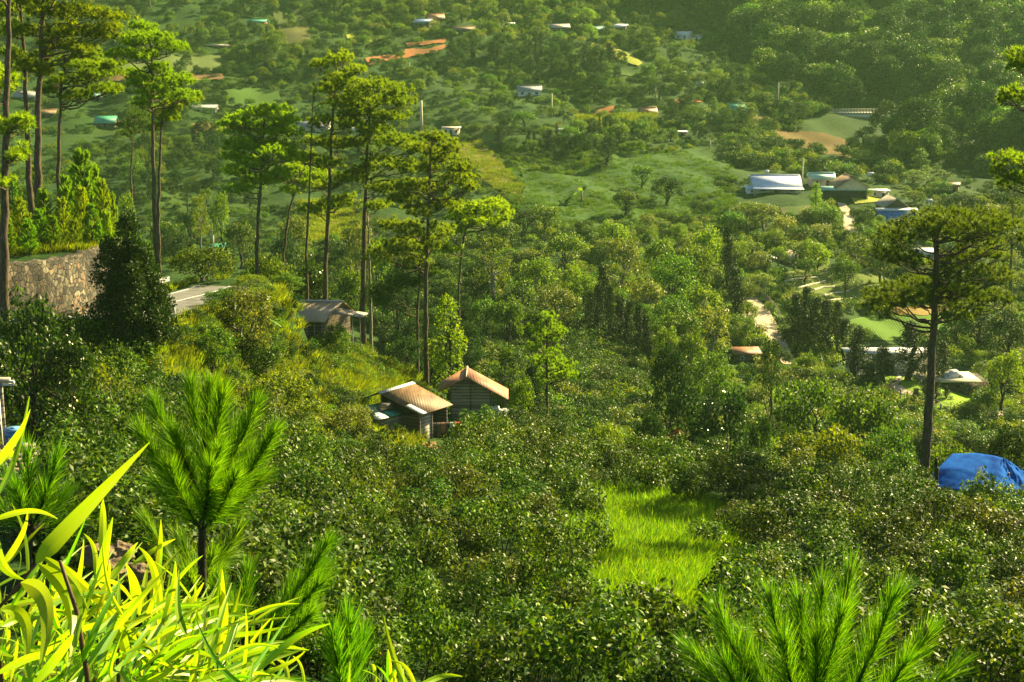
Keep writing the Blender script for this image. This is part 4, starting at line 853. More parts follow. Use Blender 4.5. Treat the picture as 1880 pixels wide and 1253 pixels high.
    k = MB(); u = c1; v = a2; V = [(u[0], u[1], -1.2), (v[0], v[1], -1.2), (v[0], v[1], h2 - .1), (u[0], u[1], h2 + .2)]; k.add(V, [[0, 1, 2, 3]]); k.add(np.array(V) + [.05, .04, 0], [[3, 2, 1, 0]]); k.obj('link_wall', B['plank_dark'], t)
    # box on the annex roof
    bx = MB(); bp = q(708, 754, d - .9); bx.box((0, 0, .22), (.85, .4, .4)); o = bx.obj('crate', B['plank'], loc=tuple(o0 + bp)); o.rotation_euler = (0, 0, .7); o.location.z = o0[2] + max(h1, h2) + .25
    tag(o, 'grey open crate sitting on the annex roof under the gable', 'crate')
    # clothes line
    lm = {'red': surfmat('red_cloth', [(.55, .02, .02), (.75, .05, .04)], scale=4), 'pink': surfmat('faded_cloth', [(.30, .10, .08), (.45, .22, .16)], scale=4), 'dk': surfmat('dark_cloth', [(.04, .03, .03), (.10, .08, .07)], scale=4), 'pale': surfmat('pale_cloth', [(.35, .42, .38), (.55, .6, .55)], scale=4), 'brown': surfmat('brown_cloth', [(.12, .07, .04), (.22, .14, .09)], scale=4)}
    e0 = half + (c2 - half) * .05; e1 = c2 + (c2 - c1) * .28
    ln = MB(); s0 = np.array([e0[0], e0[1], 1.9]); s1 = np.array([e1[0] + .7, e1[1] - .1, 1.55]); ln.tube([s0, (s0 + s1) / 2 - [0, 0, .05], s1], .012, 4)
    pt = np.array([s1[0], s1[1], 0]); lo = ln.obj('clothes_line', B['dark'], loc=tuple(o0)); tag(lo, 'thin line strung out from the brown roofed hut, holding washing', 'clothes line')
    pk = MB(); pk.tube([(0, 0, -1.2), (0, 0, 1.65)], .04, 6); po = pk.obj('wooden_post', B['plank'], loc=tuple(o0 + pt)); tag(po, 'thin wooden post holding the far end of the clothes line', 'post')
    spec = [(.06, .9, .45, 'dk', 'dark cloth hanging nearest the hut wall'), (.2, 1.1, .4, 'brown', 'brown garment hanging second from the hut wall'), (.33, .75, .4, 'pink', 'faded pink shirt hanging on the line'), (.47, 1.0, .45, 'dk', 'dark trousers hanging in the middle of the line'), (.6, .6, .4, 'pale', 'pale greenish cloth hanging beside the red blanket'), (.80, 1.5, .75, 'red', 'bright red blanket hanging at the end of the line')]
    for f_, hh, ww, c, lb in spec:
        k = MB(); p = s0 + (s1 - s0) * f_; nx, nz_ = 8, 7; dirv = (s1 - s0) / np.linalg.norm(s1 - s0); nrm_ = np.cross(dirv, [0, 0, 1])
        G = []; 
        for j in range(nz_):
            for i in range(nx):
                tt = i / (nx - 1) - .5; G.append(dirv * tt * ww * (1 - .12 * j / nz_) + nrm_ * (.05 * math.sin(i * 1.9 + j * .4) * (.3 + j / nz_)) + np.array([0, 0, -hh * j / (nz_ - 1) + (.05 * math.sin(i * 1.3) if j == nz_ - 1 else 0)]))
        k.add(G, [[j * nx + i, j * nx + i + 1, (j + 1) * nx + i + 1, (j + 1) * nx + i] for j in range(nz_ - 1) for i in range(nx - 1)])
        o = k.obj('blanket' if c == 'red' else 'garment', lm[c], smooth=True, loc=tuple(o0 + p)); md = o.modifiers.new('thick', 'SOLIDIFY'); md.thickness = .02
        tag(o, lb, 'blanket' if c == 'red' else 'clothes', 'washing on the clothes line')
hut_front()
def hut_back():
    d = 108.0; o0 = P(585, 640, d); KEEP.append((590, 620, 80, 34))
    t = thing('wooden_hut', tuple(o0), 0, 'dark wooden hut with a pale grey corrugated roof and side awning, highest of the three', 'hut', 'wooden huts on the near slope')
    q = lambda px, py, dd: P(px, py, dd) - o0
    A, Bk = q(531, 552, d + 1.6), q(630, 553.5, d + 1.2); C, Dk = q(518, 590.5, d - .8), q(595.5, 591, d - 1.2)
    r = MB(); r.slab([C, Dk, Bk, A], .05); r.obj('roof', B['tin_sunlit'], t)
    e = np.array([.55, 2.2, -1.1]); r = MB(); r.slab([A + [0, 0, .012], Bk + [0, 0, .012], Bk + e, A + e], .05); r.obj('rear_roof', B['brown'], t)
    rc = MB(); rc.tube([A + [0, 0, .03], Bk + [0, 0, .03]], .06, 5); rc.obj('ridge_cap', B['tin_pale'], t)
    c1 = C + (Dk - C) * .14 + [0, .35, -.05]; c2 = Dk + [-.12, .35, -.05]; c3 = Bk + e * .8 + [-.12, 0, -.1]; c4 = A + e * .8 + [.4, 0, -.1]
    w = MB(); zb = -1.5; pts = [c1, c2, c3, c4]
    V = [(p[0], p[1], zb) for p in pts] + [tuple(p) for p in pts] + [tuple(Bk + [-.3, 0, -.1]), tuple(A + [.3, 0, -.1])]
    w.add(V, [[0, 1, 5, 4], [2, 3, 7, 6]]); w.add(V, [[1, 2, 6, 8, 5], [3, 0, 4, 9, 7]]); w.obj('wall', B['plank_dark'], t)
    for s in np.linspace(.1, .95, 5):
        p = c1 + (c2 - c1) * s; k = MB(); k.box((p[0], p[1] - .05, (p[2] + zb) / 2), (.08, .06, p[2] - zb)); k.obj('post', B['plank'], t)
    k = MB(); a = q(613, 571, d - .1); b = q(676, 579.5, d + .4); k.slab([a + [-.1, -.55, -.12], b + [-.35, -.5, -.05], b + [.0, .6, .08], a + [.1, .6, .1]], .03); k.obj('awning', B['tin'], t)
    for px in (647, 661):
        p = q(px, 590, d); k = MB(); k.tube([(p[0], p[1], zb - .5), (p[0], p[1], q(px, 578.5, d)[2])], .035, 6); k.obj('awning_post', B['tin'], t)
    k = MB(); p = q(633, 605, d + .6); k.box((p[0], p[1], .35), (.5, .06, 1.9)); k.obj('doorway', B['plank'], t)
hut_back()

# thatched lean-to beside the valley hut
# ------------------------------------------------------------------ blue tarpaulin shelter
def tarp():
    d = 73.0; o0 = P(1800, 890, d); KEEP.append((1805, 915, 115, 62))
    mt = surfmat('tarpaulin', [(.003, .06, .34), (.006, .10, .46), (.012, .15, .56)], scale=1.6, rough=.85, spec=.04, bump=.5)
    t = thing('tarpaulin_shelter', tuple(o0), 0, 'shelter covered with a creased bright blue tarpaulin, at the edge of the coffee field', 'shelter')
    q = lambda px, py, dd: P(px, py, dd) - o0
    key = [[q(1690, 892, d - .6), q(1722, 860, d + .1), q(1748, 834, d + 1.5), q(1760, 836, d + 3)],
           [q(1745, 900, d - 1.2), q(1770, 862, d), q(1790, 832.5, d + 1.5), q(1790, 838, d + 3.2)],
           [q(1800, 906, d - 1.5), q(1812, 872, d - .2), q(1823, 837, d + 1.3), q(1815, 845, d + 3.2)],
           [q(1822, 903, d - 1.5), q(1832, 870, d - .2), q(1840, 841.5, d + 1.2), q(1835, 850, d + 3)]]
    def surf(K, nu, nv, amp, seed):
        K = np.array(K); U = np.linspace(0, len(K) - 1, nu); Vv = np.linspace(0, K.shape[1] - 1, nv); G = []
        rng = np.random.RandomState(seed); ph = rng.uniform(0, 6, 6)
        for a in U:
            i = min(int(a), len(K) - 2); fa = a - i; row = K[i] * (1 - fa) + K[i + 1] * fa
            for b in Vv:
                j = min(int(b), K.shape[1] - 2); fb = b - j; p = row[j] * (1 - fb) + row[j + 1] * fb
                G.append(p + np.array([0, -1, .6]) * amp * (math.sin(a * 5 + b * 3 + ph[0]) + .6 * math.sin(a * 13 - b * 7 + ph[1]) + .5 * math.sin(b * 17 + a * 3 + ph[2])))
        return G, [[i * nv + j, i * nv + j + 1, (i + 1) * nv + j + 1, (i + 1) * nv + j] for i in range(nu - 1) for j in range(nv - 1)]
    k = MB(); k.add(*surf(key, 50, 34, .009, 1)); o = k.obj('roof_sheet', mt, t, smooth=True); o.modifiers.new('s', 'SOLIDIFY').thickness = .02
    key2 = [[q(1822, 903, d - 1.5), q(1832, 870, d - .2), q(1840, 841.5, d + 1.2)], [q(1850, 912, d - .7), q(1848, 876, d + .2), q(1842, 842, d + 1.22)], [q(1868, 925, d - .9), q(1858, 886, d + .5), q(1844, 843, d + 1.25)], [q(1890, 918, d + .4), q(1872, 878, d + .9), q(1846, 844, d + 1.3)], [q(1915, 905, d + 1.6), q(1882, 868, d + 1.7), q(1850, 846, d + 1.6)]]
    k = MB(); k.add(*surf(key2, 46, 30, .03, 2)); o = k.obj('end_sheet', mt, t, smooth=True); o.modifiers.new('s', 'SOLIDIFY').thickness = .02
    k = MB(); k.add(*surf([[q(1840, 842, d + 1.25), q(1850, 850, d + 2.8)], [q(1885, 866, d + 1.8), q(1890, 870, d + 3)], [q(1925, 900, d + 2), q(1930, 900, d + 3.2)]], 20, 8, .01, 3)); k.obj('side_sheet', mt, t, smooth=True)
    tr = MB(); a = q(1727, 867, d - .15); tr.add([a, a + [.22, -.02, .0], a + [.33, .02, .02], a + [.08, .02, -.2]], [[0, 3, 2, 1]]); tr.obj('torn_patch', B['pinkish'], t)
    for px in (1700, 1790, 1850):
        p = q(px, 900, d + .5); s = MB(); s.tube([(p[0], p[1], -1.2), (p[0], p[1], q(px, 868, d + .5)[2])], .05, 6); s.obj('pole', B['plank'], t)
    p = P(1718, 885, d - 1.4); k = MB(); tp = P(1719, 841, d - 1.4) - p; k.tube([(0, 0, -.9), (.02, 0, tp[2] * .55), tp * np.array([1, 1, .58]), ], .115, 8); k.tube([tp * np.array([1, 1, .58]), tp], .085, 8)
    o = k.obj('stovepipe', B['dark'], loc=tuple(p)); tag(o, 'black stovepipe standing in front of the blue tarpaulin', 'stovepipe')
tarp()

# ------------------------------------------------------------------ house corner at the left edge, tank, tiled roof
def left_edge():
    d = 47.0; m = mpp(d)
    t = thing('tiled_roof_house', tuple(P(-40, 900, d)), 0, 'house with an old slatted tile roof, half hidden behind young pines', 'house'); o0 = P(-40, 900, d); q = lambda px, py, dd: P(px, py, dd) - o0
    KEEP.append((20, 880, 110, 90))
    A, Bk, C, Dk = q(-120, 826, d + 1.5), q(62, 817, d + 1.5), q(-90, 905, d - 1), q(97, 892, d - 1)
    r = MB(); r.slab([C, Dk, Bk, A], .05); r.obj('roof', surfmat('old_tile', [(.16, .12, .07), (.28, .22, .14), (.38, .31, .21)], scale=3, bump=.4), t)
    k = MB()
    for i in range(9):
        f_ = (i + .5) / 9; a = C + (A - C) * f_; b = Dk + (Bk - Dk) * f_; k.slab([a + [0, -.02, .03], b + [0, -.02, .03], b + [0, .14, .09], a + [0, .14, .09]], .03)
    k.obj('tile_course', surfmat('tile_edge', [(.20, .15, .09), (.36, .29, .19)], scale=5), t)
    k = MB()
    for i in range(12):
        f_ = i / 11; a = C + (Dk - C) * f_ + [0, 0, .1]; b = A + (Bk - A) * f_ + [0, 0, .1]; k.tube([a, b], .018, 4)
    k.obj('batten', B['tin'], t)
    w = MB(); V = [(C[0], C[1] + .4, -2.5), (Dk[0] - .4, Dk[1] + .4, -2.5), (Dk[0] - .4, Dk[1] + .4, Dk[2]), (C[0], C[1] + .4, C[2]), (Bk[0] - .4, Bk[1], -2.5), (Bk[0] - .4, Bk[1], Bk[2] - .1)]
    w.add(V, [[0, 1, 2, 3], [1, 4, 5, 2]]); w.obj('wall', B['plank'], t)
    # tank on the ridge
    d2 = d + 2.0; b = P(27, 817, d2); R = 16.5 * mpp(d2); h = 30 * mpp(d2)
    t2 = thing('water_barrel', tuple(b), 0, 'blue plastic barrel with a pale sticker, standing above the tiled roof', 'barrel')
    k = MB(); pr = [(0, .96), (.04, 1), (.3, 1.0), (.32, 1.04), (.36, 1.0), (.66, 1.0), (.68, 1.04), (.72, 1.0), (.95, .99), (1, .93)]
    k.tube([(0, 0, h * a) for a, _ in pr], [R * c for _, c in pr], 20); k.obj('body', B['plastic'], t2, smooth=False)
    k = MB(); k.tube([(0, 0, h), (0, 0, h + .05)], [R * 1.05, R * 1.03], 20); k.tube([(0, 0, h + .05), (0, 0, h + .08)], [R * .3, R * .28], 10); k.obj('lid', surfmat('lid_blue', [(.12, .30, .55), (.18, .38, .62)], scale=3, rough=.35), t2)
    k = MB(); a = np.linspace(-.35, .12, 6); V = [(R * 1.055 * math.sin(u), -R * 1.055 * math.cos(u), z) for z in (h * .35, h * .6) for u in a]; k.add(V, [[i, i + 1, i + 7, i + 6] for i in range(5)]); k.obj('sticker', B['cream'], t2)
    s = MB(); s.box((0, 0, -.9), (R * 2.4, R * 2.2, .12)); 
    for sx in (-1, 1):
        for sy in (-1, 1): s.box((sx * R, sy * R, -1.9), (.1, .1, 1.9))
    o = s.obj('barrel_stand', B['plank'], loc=tuple(b + [0, 0, .82])); tag(o, 'wooden stand carrying the blue barrel', 'stand')
    # grey structure above
    d3 = 50.0; b = P(2, 790, d3); t3 = thing('porch_frame', tuple(b), 0, 'grey concrete post and pipes of a porch, cut by the edge above the barrel', 'porch'); q = lambda px, py: P(px, py, d3) - b
    k = MB(); a = q(-60, 700); c = q(18, 698); k.tube([a, c], .11, 8); k.obj('beam', B['concrete'], t3); k = MB(); k.tube([q(-60, 710), q(25, 706)], .045, 6); k.tube([q(25, 700.5), q(25, 706)], .045, 6); k.tube([q(14, 700.5), q(25, 700.5)], .045, 6); k.obj('pipe', B['tin_pale'], t3)
    k = MB(); p = q(1, 703); k.tube([(p[0], p[1], -1.5), p], .075, 8); k.obj('post', B['plank'], t3); k = MB(); p = q(2, 732); k.tube([(p[0] - .02, p[1] - .15, -1.2), (p[0] - .02, p[1] - .15, p[2])], .03, 6); k.obj('downpipe', B['tin_pale'], t3)
    k = MB(); k.slab([q(-60, 775) + [0, -.8, 0], q(8, 785) + [0, -.8, -.1], q(2, 765) + [0, .4, .2], q(-60, 760) + [0, .4, .2]], .06); k.obj('sheet', B['tin'], t3)
left_edge()

# ------------------------------------------------------------------ poles, tanks, bridge, fences, terrace
def pole(px, pyt, pyb, label, r=.14, arm=False):
    g = ground(px, pyb); x, d, z = map(float, g); h = (pyb - pyt) * mpp(d)
    t = thing('utility_pole', (x, d, z), 0, label, 'utility pole', 'utility poles on the far slope'); k = MB(); k.tube([(0, 0, -.5), (0, 0, h)], [r * 1.25, r * .8], 8); k.obj('shaft', B['cream'], t)
    if arm:
        k = MB(); k.box((0, 0, h - .5), (1.6, .12, .12)); k.obj('crossarm', B['concrete'], t)
    return t
pole(774, 186, 240, 'thick pale concrete utility pole, left of the cream stilt house', .34)
pole(1013, 173, 216, 'pale utility pole above the olive brown roofed house', .2)
pole(1203, 155, 182, 'short pale utility pole above the rusty red roof', .2)
pole(1428, 155, 198, 'slim pale utility pole between green roofed house and the bridge', .17)
pole(1304, 260, 276, 'short thin pale pole standing at the meadow edge', .14)
pole(1755, 154, 205, 'thin pale pole in the dark wood, right of the bridge', .12)
pole(752, 116, 130, 'tiny pale pole standing just below the orange soil', .12)
pole(1473, 292, 340, 'wooden pole with a crossarm behind the shining metal roof', .16, True)
pole(390, 410, 452, 'short brown pole before the little green roofed valley hut', .3)
def tank(px, py, wpx, label, horiz=False):
    g = ground(px, py + 10); x, d, z = map(float, g); m = mpp(d); R = wpx * m * .28; L_ = wpx * m
    t = thing('water_tank', (x, d, z), 0, label, 'water tank', 'steel water tanks in the valley'); zc = 10 * m
    k = MB()
    if horiz: k.tube([(-L_ / 2, 0, zc), (-L_ / 2 + .1, 0, zc), (L_ / 2 - .1, 0, zc), (L_ / 2, 0, zc)], [R * .8, R, R, R * .8], 14)
    else: k.tube([(0, 0, zc - R), (0, 0, zc + R * .8), (0, 0, zc + R * 1.2)], [R * 1.3, R * 1.3, R * .7], 14)
    k.obj('tank_body', B['tankw'], t)
    for sx in (-1, 1):
        k = MB(); k.box((sx * L_ * .3, 0, (zc - R) / 2 - .3), (.12, L_ * .3, zc - R + .6)); k.obj('leg', B['concrete'], t)
    KEEP.append((px, py + 6, 12, 12))
tank(1597, 321, 12, 'shiny steel water tank on legs, right of the brown gable', True)
tank(1705, 370, 11, 'small steel water tank right of the blue sheeted shed', True)
tank(1408, 316, 10, 'small round steel tank left above the shining metal roof')
tank(1787, 233, 8, 'tiny white tank in the dark wood below the bridge road')
tank(1284, 155, 14, 'pale slanting steel tank at the edge of the high wood', True)
tank(1118, 214, 8, 'little white round tank at the top of the reed slope')

def bridge():
    g = ground(1585, 216); d = float(g[1]); m = mpp(d); x0, x1 = float(rdir(1500, 210)[0]) * d, float(rdir(1655, 210)[0]) * d; xe = float(rdir(1760, 210)[0]) * d; z = zof(207.5, d); KEEP.append((1590, 236, 120, 34))
    t = thing('bridge', ((x0 + x1) / 2, d, z), 0, 'long pale concrete road bridge crossing the wooded gully', 'bridge'); w = x1 - x0
    k = MB(); k.box((0, 2, -.2), (w, 7, .5)); k.obj('deck', B['concrete'], t)
    k = MB()
    for yy in (-1.2, 1, 3): k.box((w * .04, yy, -1.1), (w * .8, .6, 1.25))
    k.obj('girder', B['cream'], t)
    for s in (-1, 1):
        k = MB(); k.box((s * w * .43, 2, -3.2), (1.2, 6, 5.6)); k.obj('pier', B['concrete'], t)
    for yy in (-1.35, 5.35):
        k = MB(); k.box((0, yy, 1.0), (w, .16, .18)); k.box((0, yy, .55), (w, .12, .12))
        for i in range(29): k.box((-w / 2 + w * i / 28, yy, .5), (.2, .2, 1.0))
        k.obj('railing', B['cream'], t)
    # approach road and its rail
    xc = (x1 + xe) / 2; zt = z; o = thing('guardrail', (xc, d, zt), 0, 'pale railing along the road just right of the bridge', 'guardrail'); k = MB(); L_ = xe - x1; k.box((0, -1.35, .9), (L_, .15, .3)); k.obj('rail', B['cream'], o); 
    for i in range(12): k = MB(); k.box((-L_ / 2 + L_ * i / 11, -1.35, 0), (.2, .2, 1.8)); k.obj('post', B['cream'], o)
    k = MB(); k.box((xc, d + 2, zt - 1.6), (L_ + 2, 7, 3.2)); tag(k.obj('road_embankment', M['meadow'] if 'meadow' in M else meadow), kind='structure')
    k = MB(); xw = float(rdir(1448, 200)[0]) * d; ww = 27 * m; k.box((0, 0, .4), (ww, .25, 2.2)); o = thing('panel_fence', (xw, d, zof(206, d)), 0, 'pale panel fence at the near end of the bridge road', 'fence'); k.obj('panel', B['cream'], o)
    for s in (-1, -.33, .33, 1): k = MB(); k.box((s * ww / 2, -.18, .45), (.2, .14, 2.5)); k.obj('post', B['concrete'], o)
bridge()
def fence_line(pts, hpx, label, name='post_fence', mat='concrete', n=14, rails=2, r=.06):
    W = [ground(*p) for p in pts]; W = np.array(W); c = W.mean(0); o = thing(name, tuple(c), 0, label, 'fence'); s = np.linspace(0, len(W) - 1, n); Q = []
    for a in s:
        i = min(int(a), len(W) - 2); p = W[i] * (1 - a + i) + W[i + 1] * (a - i); p[2] = float(H(p[0], p[1])); h = hpx * mpp(p[1]); Q.append((p, h)); k = MB(); k.box((p[0] - c[0], p[1] - c[1], p[2] - c[2] + h / 2), (r * 2, r * 2, h + .3)); k.obj('post', B[mat], o)
    for j in range(rails):
        k = MB(); k.tube([q - c + [0, 0, h * (.45 + .45 * j)] for q, h in Q], r * .35, 4); k.obj('wire', B['tin'], o)
    return o
fence_line([(1392, 548), (1412, 562), (1428, 584), (1440, 606), (1446, 625)], 15, 'pale slatted fence along the right edge of the dirt road, casting striped shade', mat='concrete', n=26, r=.05)
fence_line([(1628, 724), (1665, 738), (1700, 752), (1740, 764)], 17, 'dark post and wire fence along the pale drive below the lawn', mat='concrete', n=10, rails=3, r=.1)
# low white kerbs of the terraces
for k_, (pts) in enumerate([[(1440, 520), (1480, 512), (1500, 511)], [(1462, 533), (1490, 524), (1515, 519)], [(1492, 535), (1510, 530), (1532, 528)], [(1500, 548), (1530, 540), (1558, 537)], [(1520, 556), (1550, 551), (1570, 549)]]):
    W = np.array([ground(*p) for p in pts]); W = np.concatenate([[W[i] + (W[i + 1] - W[i]) * t for t in np.linspace(0, 1, 6)[:-1]] for i in range(2)] + [[W[2]]]); W[:, 2] = H(W[:, 0], W[:, 1]) + .12
    k = MB(); k.tube(W, .22, 5); tag(k.obj('terrace_edge', B['cream']), ['topmost', 'second', 'middle', 'fourth', 'lowest'][k_] + ' pale stone edging of the grassy terraces, counted down the slope', 'terrace edging', 'pale terrace edgings')
def terrace():
    g = ground(1752, 722); x, d, z = map(float, g); m = mpp(d); t = thing('stone_terrace', (x, d, z), 0, 'paved garden terrace held by a rough stone wall', 'terrace'); w = 120 * m; h = 22 * m; KEEP.append((1760, 712, 75, 24))
    k = MB(); k.box((5 * m, 2.6, h / 2 - .6), (w, 5, h + 1)); k.obj('rubble_wall', stone, t); k = MB(); k.box((-8 * m, 2.4, h + .02), (w * .95, 5.6, .14)); k.obj('paving', B['cream'], t)
    rng = np.random.RandomState(5)
    # covered vehicle on the terrace
    c = thing('covered_car', (x + 4 * m, d + 2, z + h + .09), .12, 'small vehicle under a silvery white cover, parked on the terrace', 'car'); import bmesh
    k = MB(); prof = [(-1.5, .05, .62), (-1.45, .55, .66), (-.8, .75, .68), (-.45, 1.2, .58), (.6, 1.25, .58), (1.05, .8, .68), (1.5, .7, .66), (1.55, .05, .62)]
    V = []; 
    for a, b, hw_ in prof:
        for s in (-1, -.6, 0, .6, 1): V.append((a, s * hw_ * (1 if abs(s) < 1 else 1.05), b if abs(s) < 1 else b * .45))
    k.add(V, [[i * 5 + j, (i + 1) * 5 + j, (i + 1) * 5 + j + 1, i * 5 + j + 1] for i in range(7) for j in range(4)]); k.add([(a, s * h_ * 1.08, 0) for a, b, h_ in prof for s in (-1, 1)] + [(a, s * h_ * 1.05, b * .45) for a, b, h_ in prof for s in (-1, 1)], [[i * 2 + s, i * 2 + 2 + s, 16 + i * 2 + 2 + s, 16 + i * 2 + s] for i in range(7) for s in (0, 1)])
    k.obj('cover', B['tin_pale'], c); c.scale = (.85, .85, .8)
    for sx in (-1, 1):
        for sy in (-.6, .6): q_ = MB(); q_.tube([(sx, sy - .1, .22), (sx, sy + .1, .22)], .24, 12); q_.obj('wheel', B['dark'], c)
    bx = bmesh.new()
    for i, (dx, dz_) in enumerate([(62, 20), (70, 12), (66, 28), (55, 10), (78, 22)]):
        bm = bmesh.new(); bmesh.ops.create_icosphere(bm, subdivisions=2, radius=.6 + .15 * (i % 3))
        for v in bm.verts: v.co *= 1 + .18 * math.sin(v.co.x * 5 + i) * math.cos(v.co.y * 4 + v.co.z * 3)
        me = bpy.data.meshes.new('boulder'); bm.to_mesh(me); bm.free(); me.materials.append(B['concrete']); g2 = ground(1752 + dx, 722 + dz_ * .7); o = bpy.data.objects.new('boulder', me); COL.objects.link(o); o.location = g2; tag(o, ['roundish pale boulder nearest the terrace corner', 'pale boulder second from the terrace corner', 'smaller boulder lowest beside the lawn', 'pale boulder just under the terrace wall', 'boulder farthest out from the terrace'][i], 'boulder', 'boulders beside the terrace')
terrace()

# ------------------------------------------------------------------ trees
AUTO = []      # things that get their label from where they stand
def plant_tree(key, px, pyt, d, wpx=None, label=None, sy=None, name='broadleaf_tree', cat='tree', group=None, one=False, g=None):
    cm, tm, h0, w0 = TP[key]; x = float(rdir(px, pyt)[0]) * d if g is None else float(g[0]); z = float(H(x, d)); top = zof(pyt, d)
    h = max(top - z, 1.2); s = h / h0; sw = s if wpx is None else wpx * mpp(d) / w0
    sw = max(min(sw, s * 1.9), s * .35)
    rz = random.uniform(0, 6.28)
    t = thing(name, (x, d, z - .1), rz, label, cat, group); t.scale = (sw, sw, s)
    for nm, me in (('trunk', tm), ('crown', cm)):
        o = bpy.data.objects.new(nm, me); COL.objects.link(o); o.parent = t
    if label is None: AUTO.append((t, key, px, pyt + (h * .5) / mpp(d)))
    return t
random.seed(4)
def pine_mesh(trunk, pads, d, seed, nm='needle', trad=.26, dens=9.5, L=.31, W=.042, nn=23, depth=1.1, mirror=True, bark='bark', name='pine_tree', label='', top_r=.07, dead=False, group='tall pines'):
    rng = np.random.RandomState(seed); m = mpp(d)
    x0 = float(rdir(trunk[0][0], trunk[0][1])[0]) * d; z0 = float(H(x0, d)); o0 = np.array([x0, d, z0])
    T = [P(px, py, d) - o0 for px, py in trunk]
    if T[0][2] > 0: T = [np.array([0, 0, -.5])] + T
    T = np.array(T); tt = np.linspace(0, 1, 22); s = np.r_[0, np.cumsum(np.linalg.norm(np.diff(T, axis=0), axis=1))]; s /= s[-1]
    TP_ = np.stack([np.interp(tt, s, T[:, i]) for i in range(3)], -1); TP_[2:-1, 0] += rng.normal(size=19) * .03; TP_[2:-1, 1] += np.cumsum(rng.normal(size=19) * .04)
    t = thing(name, tuple(o0), 0, label, 'tree', group)
    k = MB(); k.tube(TP_, np.linspace(trad, top_r, 22), 9); 
    fl = MB(); br = MB()
    allp = []
    for (px, py, rx, ry) in pads:
        allp.append((px, py, rx, ry, rng.uniform(-1, 1) * rx * m * depth))
        if mirror and rx > 14: allp.append((px + rng.uniform(-.4, .4) * rx, py + rng.uniform(-.3, .6) * ry, rx * rng.uniform(.55, .85), ry * .8, rng.choice([-1, 1]) * rng.uniform(1.0, 2.2) * rx * m))
    for (px, py, rx, ry, dy) in allp:
        c = P(px, py, d) - o0; c[1] += dy; R = rx * m * 1.06; Rz = max(ry * m * 1.75, .35)
        hd = math.hypot(c[0] - np.interp(c[2], TP_[:, 2], TP_[:, 0]), c[1]); za = min(max(c[2] - .28 * hd - .2, TP_[3, 2]), TP_[-2, 2])
        a = np.array([np.interp(za, TP_[:, 2], TP_[:, i]) for i in range(3)])
        n_t = int(dens * R * R * 1.75 * (1 + Rz)) + 8
        q = rng.normal(size=(n_t, 3)); q /= np.linalg.norm(q, axis=1)[:, None]; rr = rng.uniform(.15, 1, n_t) ** .45
        q = q * rr[:, None]; q[:, 2] = np.abs(q[:, 2]) * rng.choice([1, 1, 1, -.5], n_t)
        lump = 1 + .35 * np.sin(q[:, 0] * 7 + dy) * np.cos(q[:, 1] * 6 + px)
        pos = c + q * np.array([R, R * .9, Rz]) * lump[:, None]
        # branch and twigs
        mid = (a + c) / 2 + [0, 0, -.12 * hd + .1]; end = c + np.array([0, 0, -Rz * .3])
        bt = np.linspace(0, 1, 7)[:, None]; bp = (1 - bt) ** 2 * a + 2 * bt * (1 - bt) * mid + bt ** 2 * end; bp[1:-1] += rng.normal(size=(5, 3)) * .05 * max(hd, .6)
        r0 = min(.025 + .014 * hd, trad * .4); k.tube(bp, np.linspace(r0, .02, 7), 5, cap=False)
        for j in rng.choice(n_t, min(n_t, 12), False): s_ = bp[rng.randint(3, 7)]; k.tube([s_, (s_ + pos[j]) / 2 + [0, 0, -.05], pos[j]], [.018, .013, .008], 3, cap=False)
        if dead: continue
        ax = (pos - (c - [0, 0, Rz])); ax /= np.linalg.norm(ax, axis=1)[:, None] + 1e-6; ax[:, 2] += .55
        nk = int(nn * 2.1); Bp = np.repeat(pos, nk, 0) + rng.normal(size=(n_t * nk, 3)) * .035; D = np.repeat(ax, nk, 0) * .6 + rng.normal(size=(n_t * nk, 3)) * .8
        fl.needles(Bp, D, L * rng.uniform(.65, 1.15, n_t * nk), W, 0)
    k.obj('trunk', M[bark], t, smooth=True)
    if fl.v: fl.obj('crown', M[nm], t)
    return t
GL = 'tall pines on the left bank'; GM = 'tall pines in the middle grove'
pine_mesh([(8, 560), (6, 400), (12, 200), (18, 0), (20, -140)], [(18, 238, 32, 10), (45, 225, 24, 8), (30, 290, 22, 8), (8, 330, 22, 12), (-30, 150, 50, 20), (40, 280, 14, 7), (-40, -40, 60, 16), (50, -60, 50, 14)], 68, 1, nm='needle', trad=.27, dens=11, L=.26, group=GL, label='tall pine with a bare straight trunk cut by the edge, nearest before the stone wall')
pine_mesh([(70, 330), (72, 200), (80, 40), (84, -80)], [(60, 112, 34, 12), (100, 25, 40, 10), (150, 22, 45, 9), (190, 30, 36, 8), (60, 60, 30, 10), (120, 60, 36, 12), (175, 62, 34, 10), (85, 130, 28, 8), (205, 50, 20, 7), (60, 10, 30, 9), (150, -20, 60, 12), (100, 85, 30, 9), (155, 88, 30, 8)], 92, 2, trad=.30, dens=9, group=GL, label='dark trunked pine with the widest spreading crown among the left bank pines')
pine_mesh([(54, 330), (50, 200), (42, 60), (40, -40)], [(45, 125, 26, 10), (30, 60, 30, 12), (18, 150, 26, 10), (10, 20, 30, 10), (60, -10, 40, 12), (30, 100, 22, 8)], 94, 3, trad=.23, dens=9, group=GL, label='slightly leaning pine, second trunk from the picture edge behind the young pines')
pine_mesh([(107, 320), (108, 240), (115, 140), (118, 100)], [(125, 118, 30, 8), (165, 120, 36, 7), (190, 135, 32, 7), (140, 150, 34, 7), (185, 168, 30, 7), (205, 165, 14, 6), (100, 165, 22, 7), (135, 178, 26, 6), (150, 100, 26, 7), (210, 120, 20, 6)], 98, 4, trad=.17, dens=10, group=GL, label='slim pine with a thin straight stem, right of the four left bank trunks')
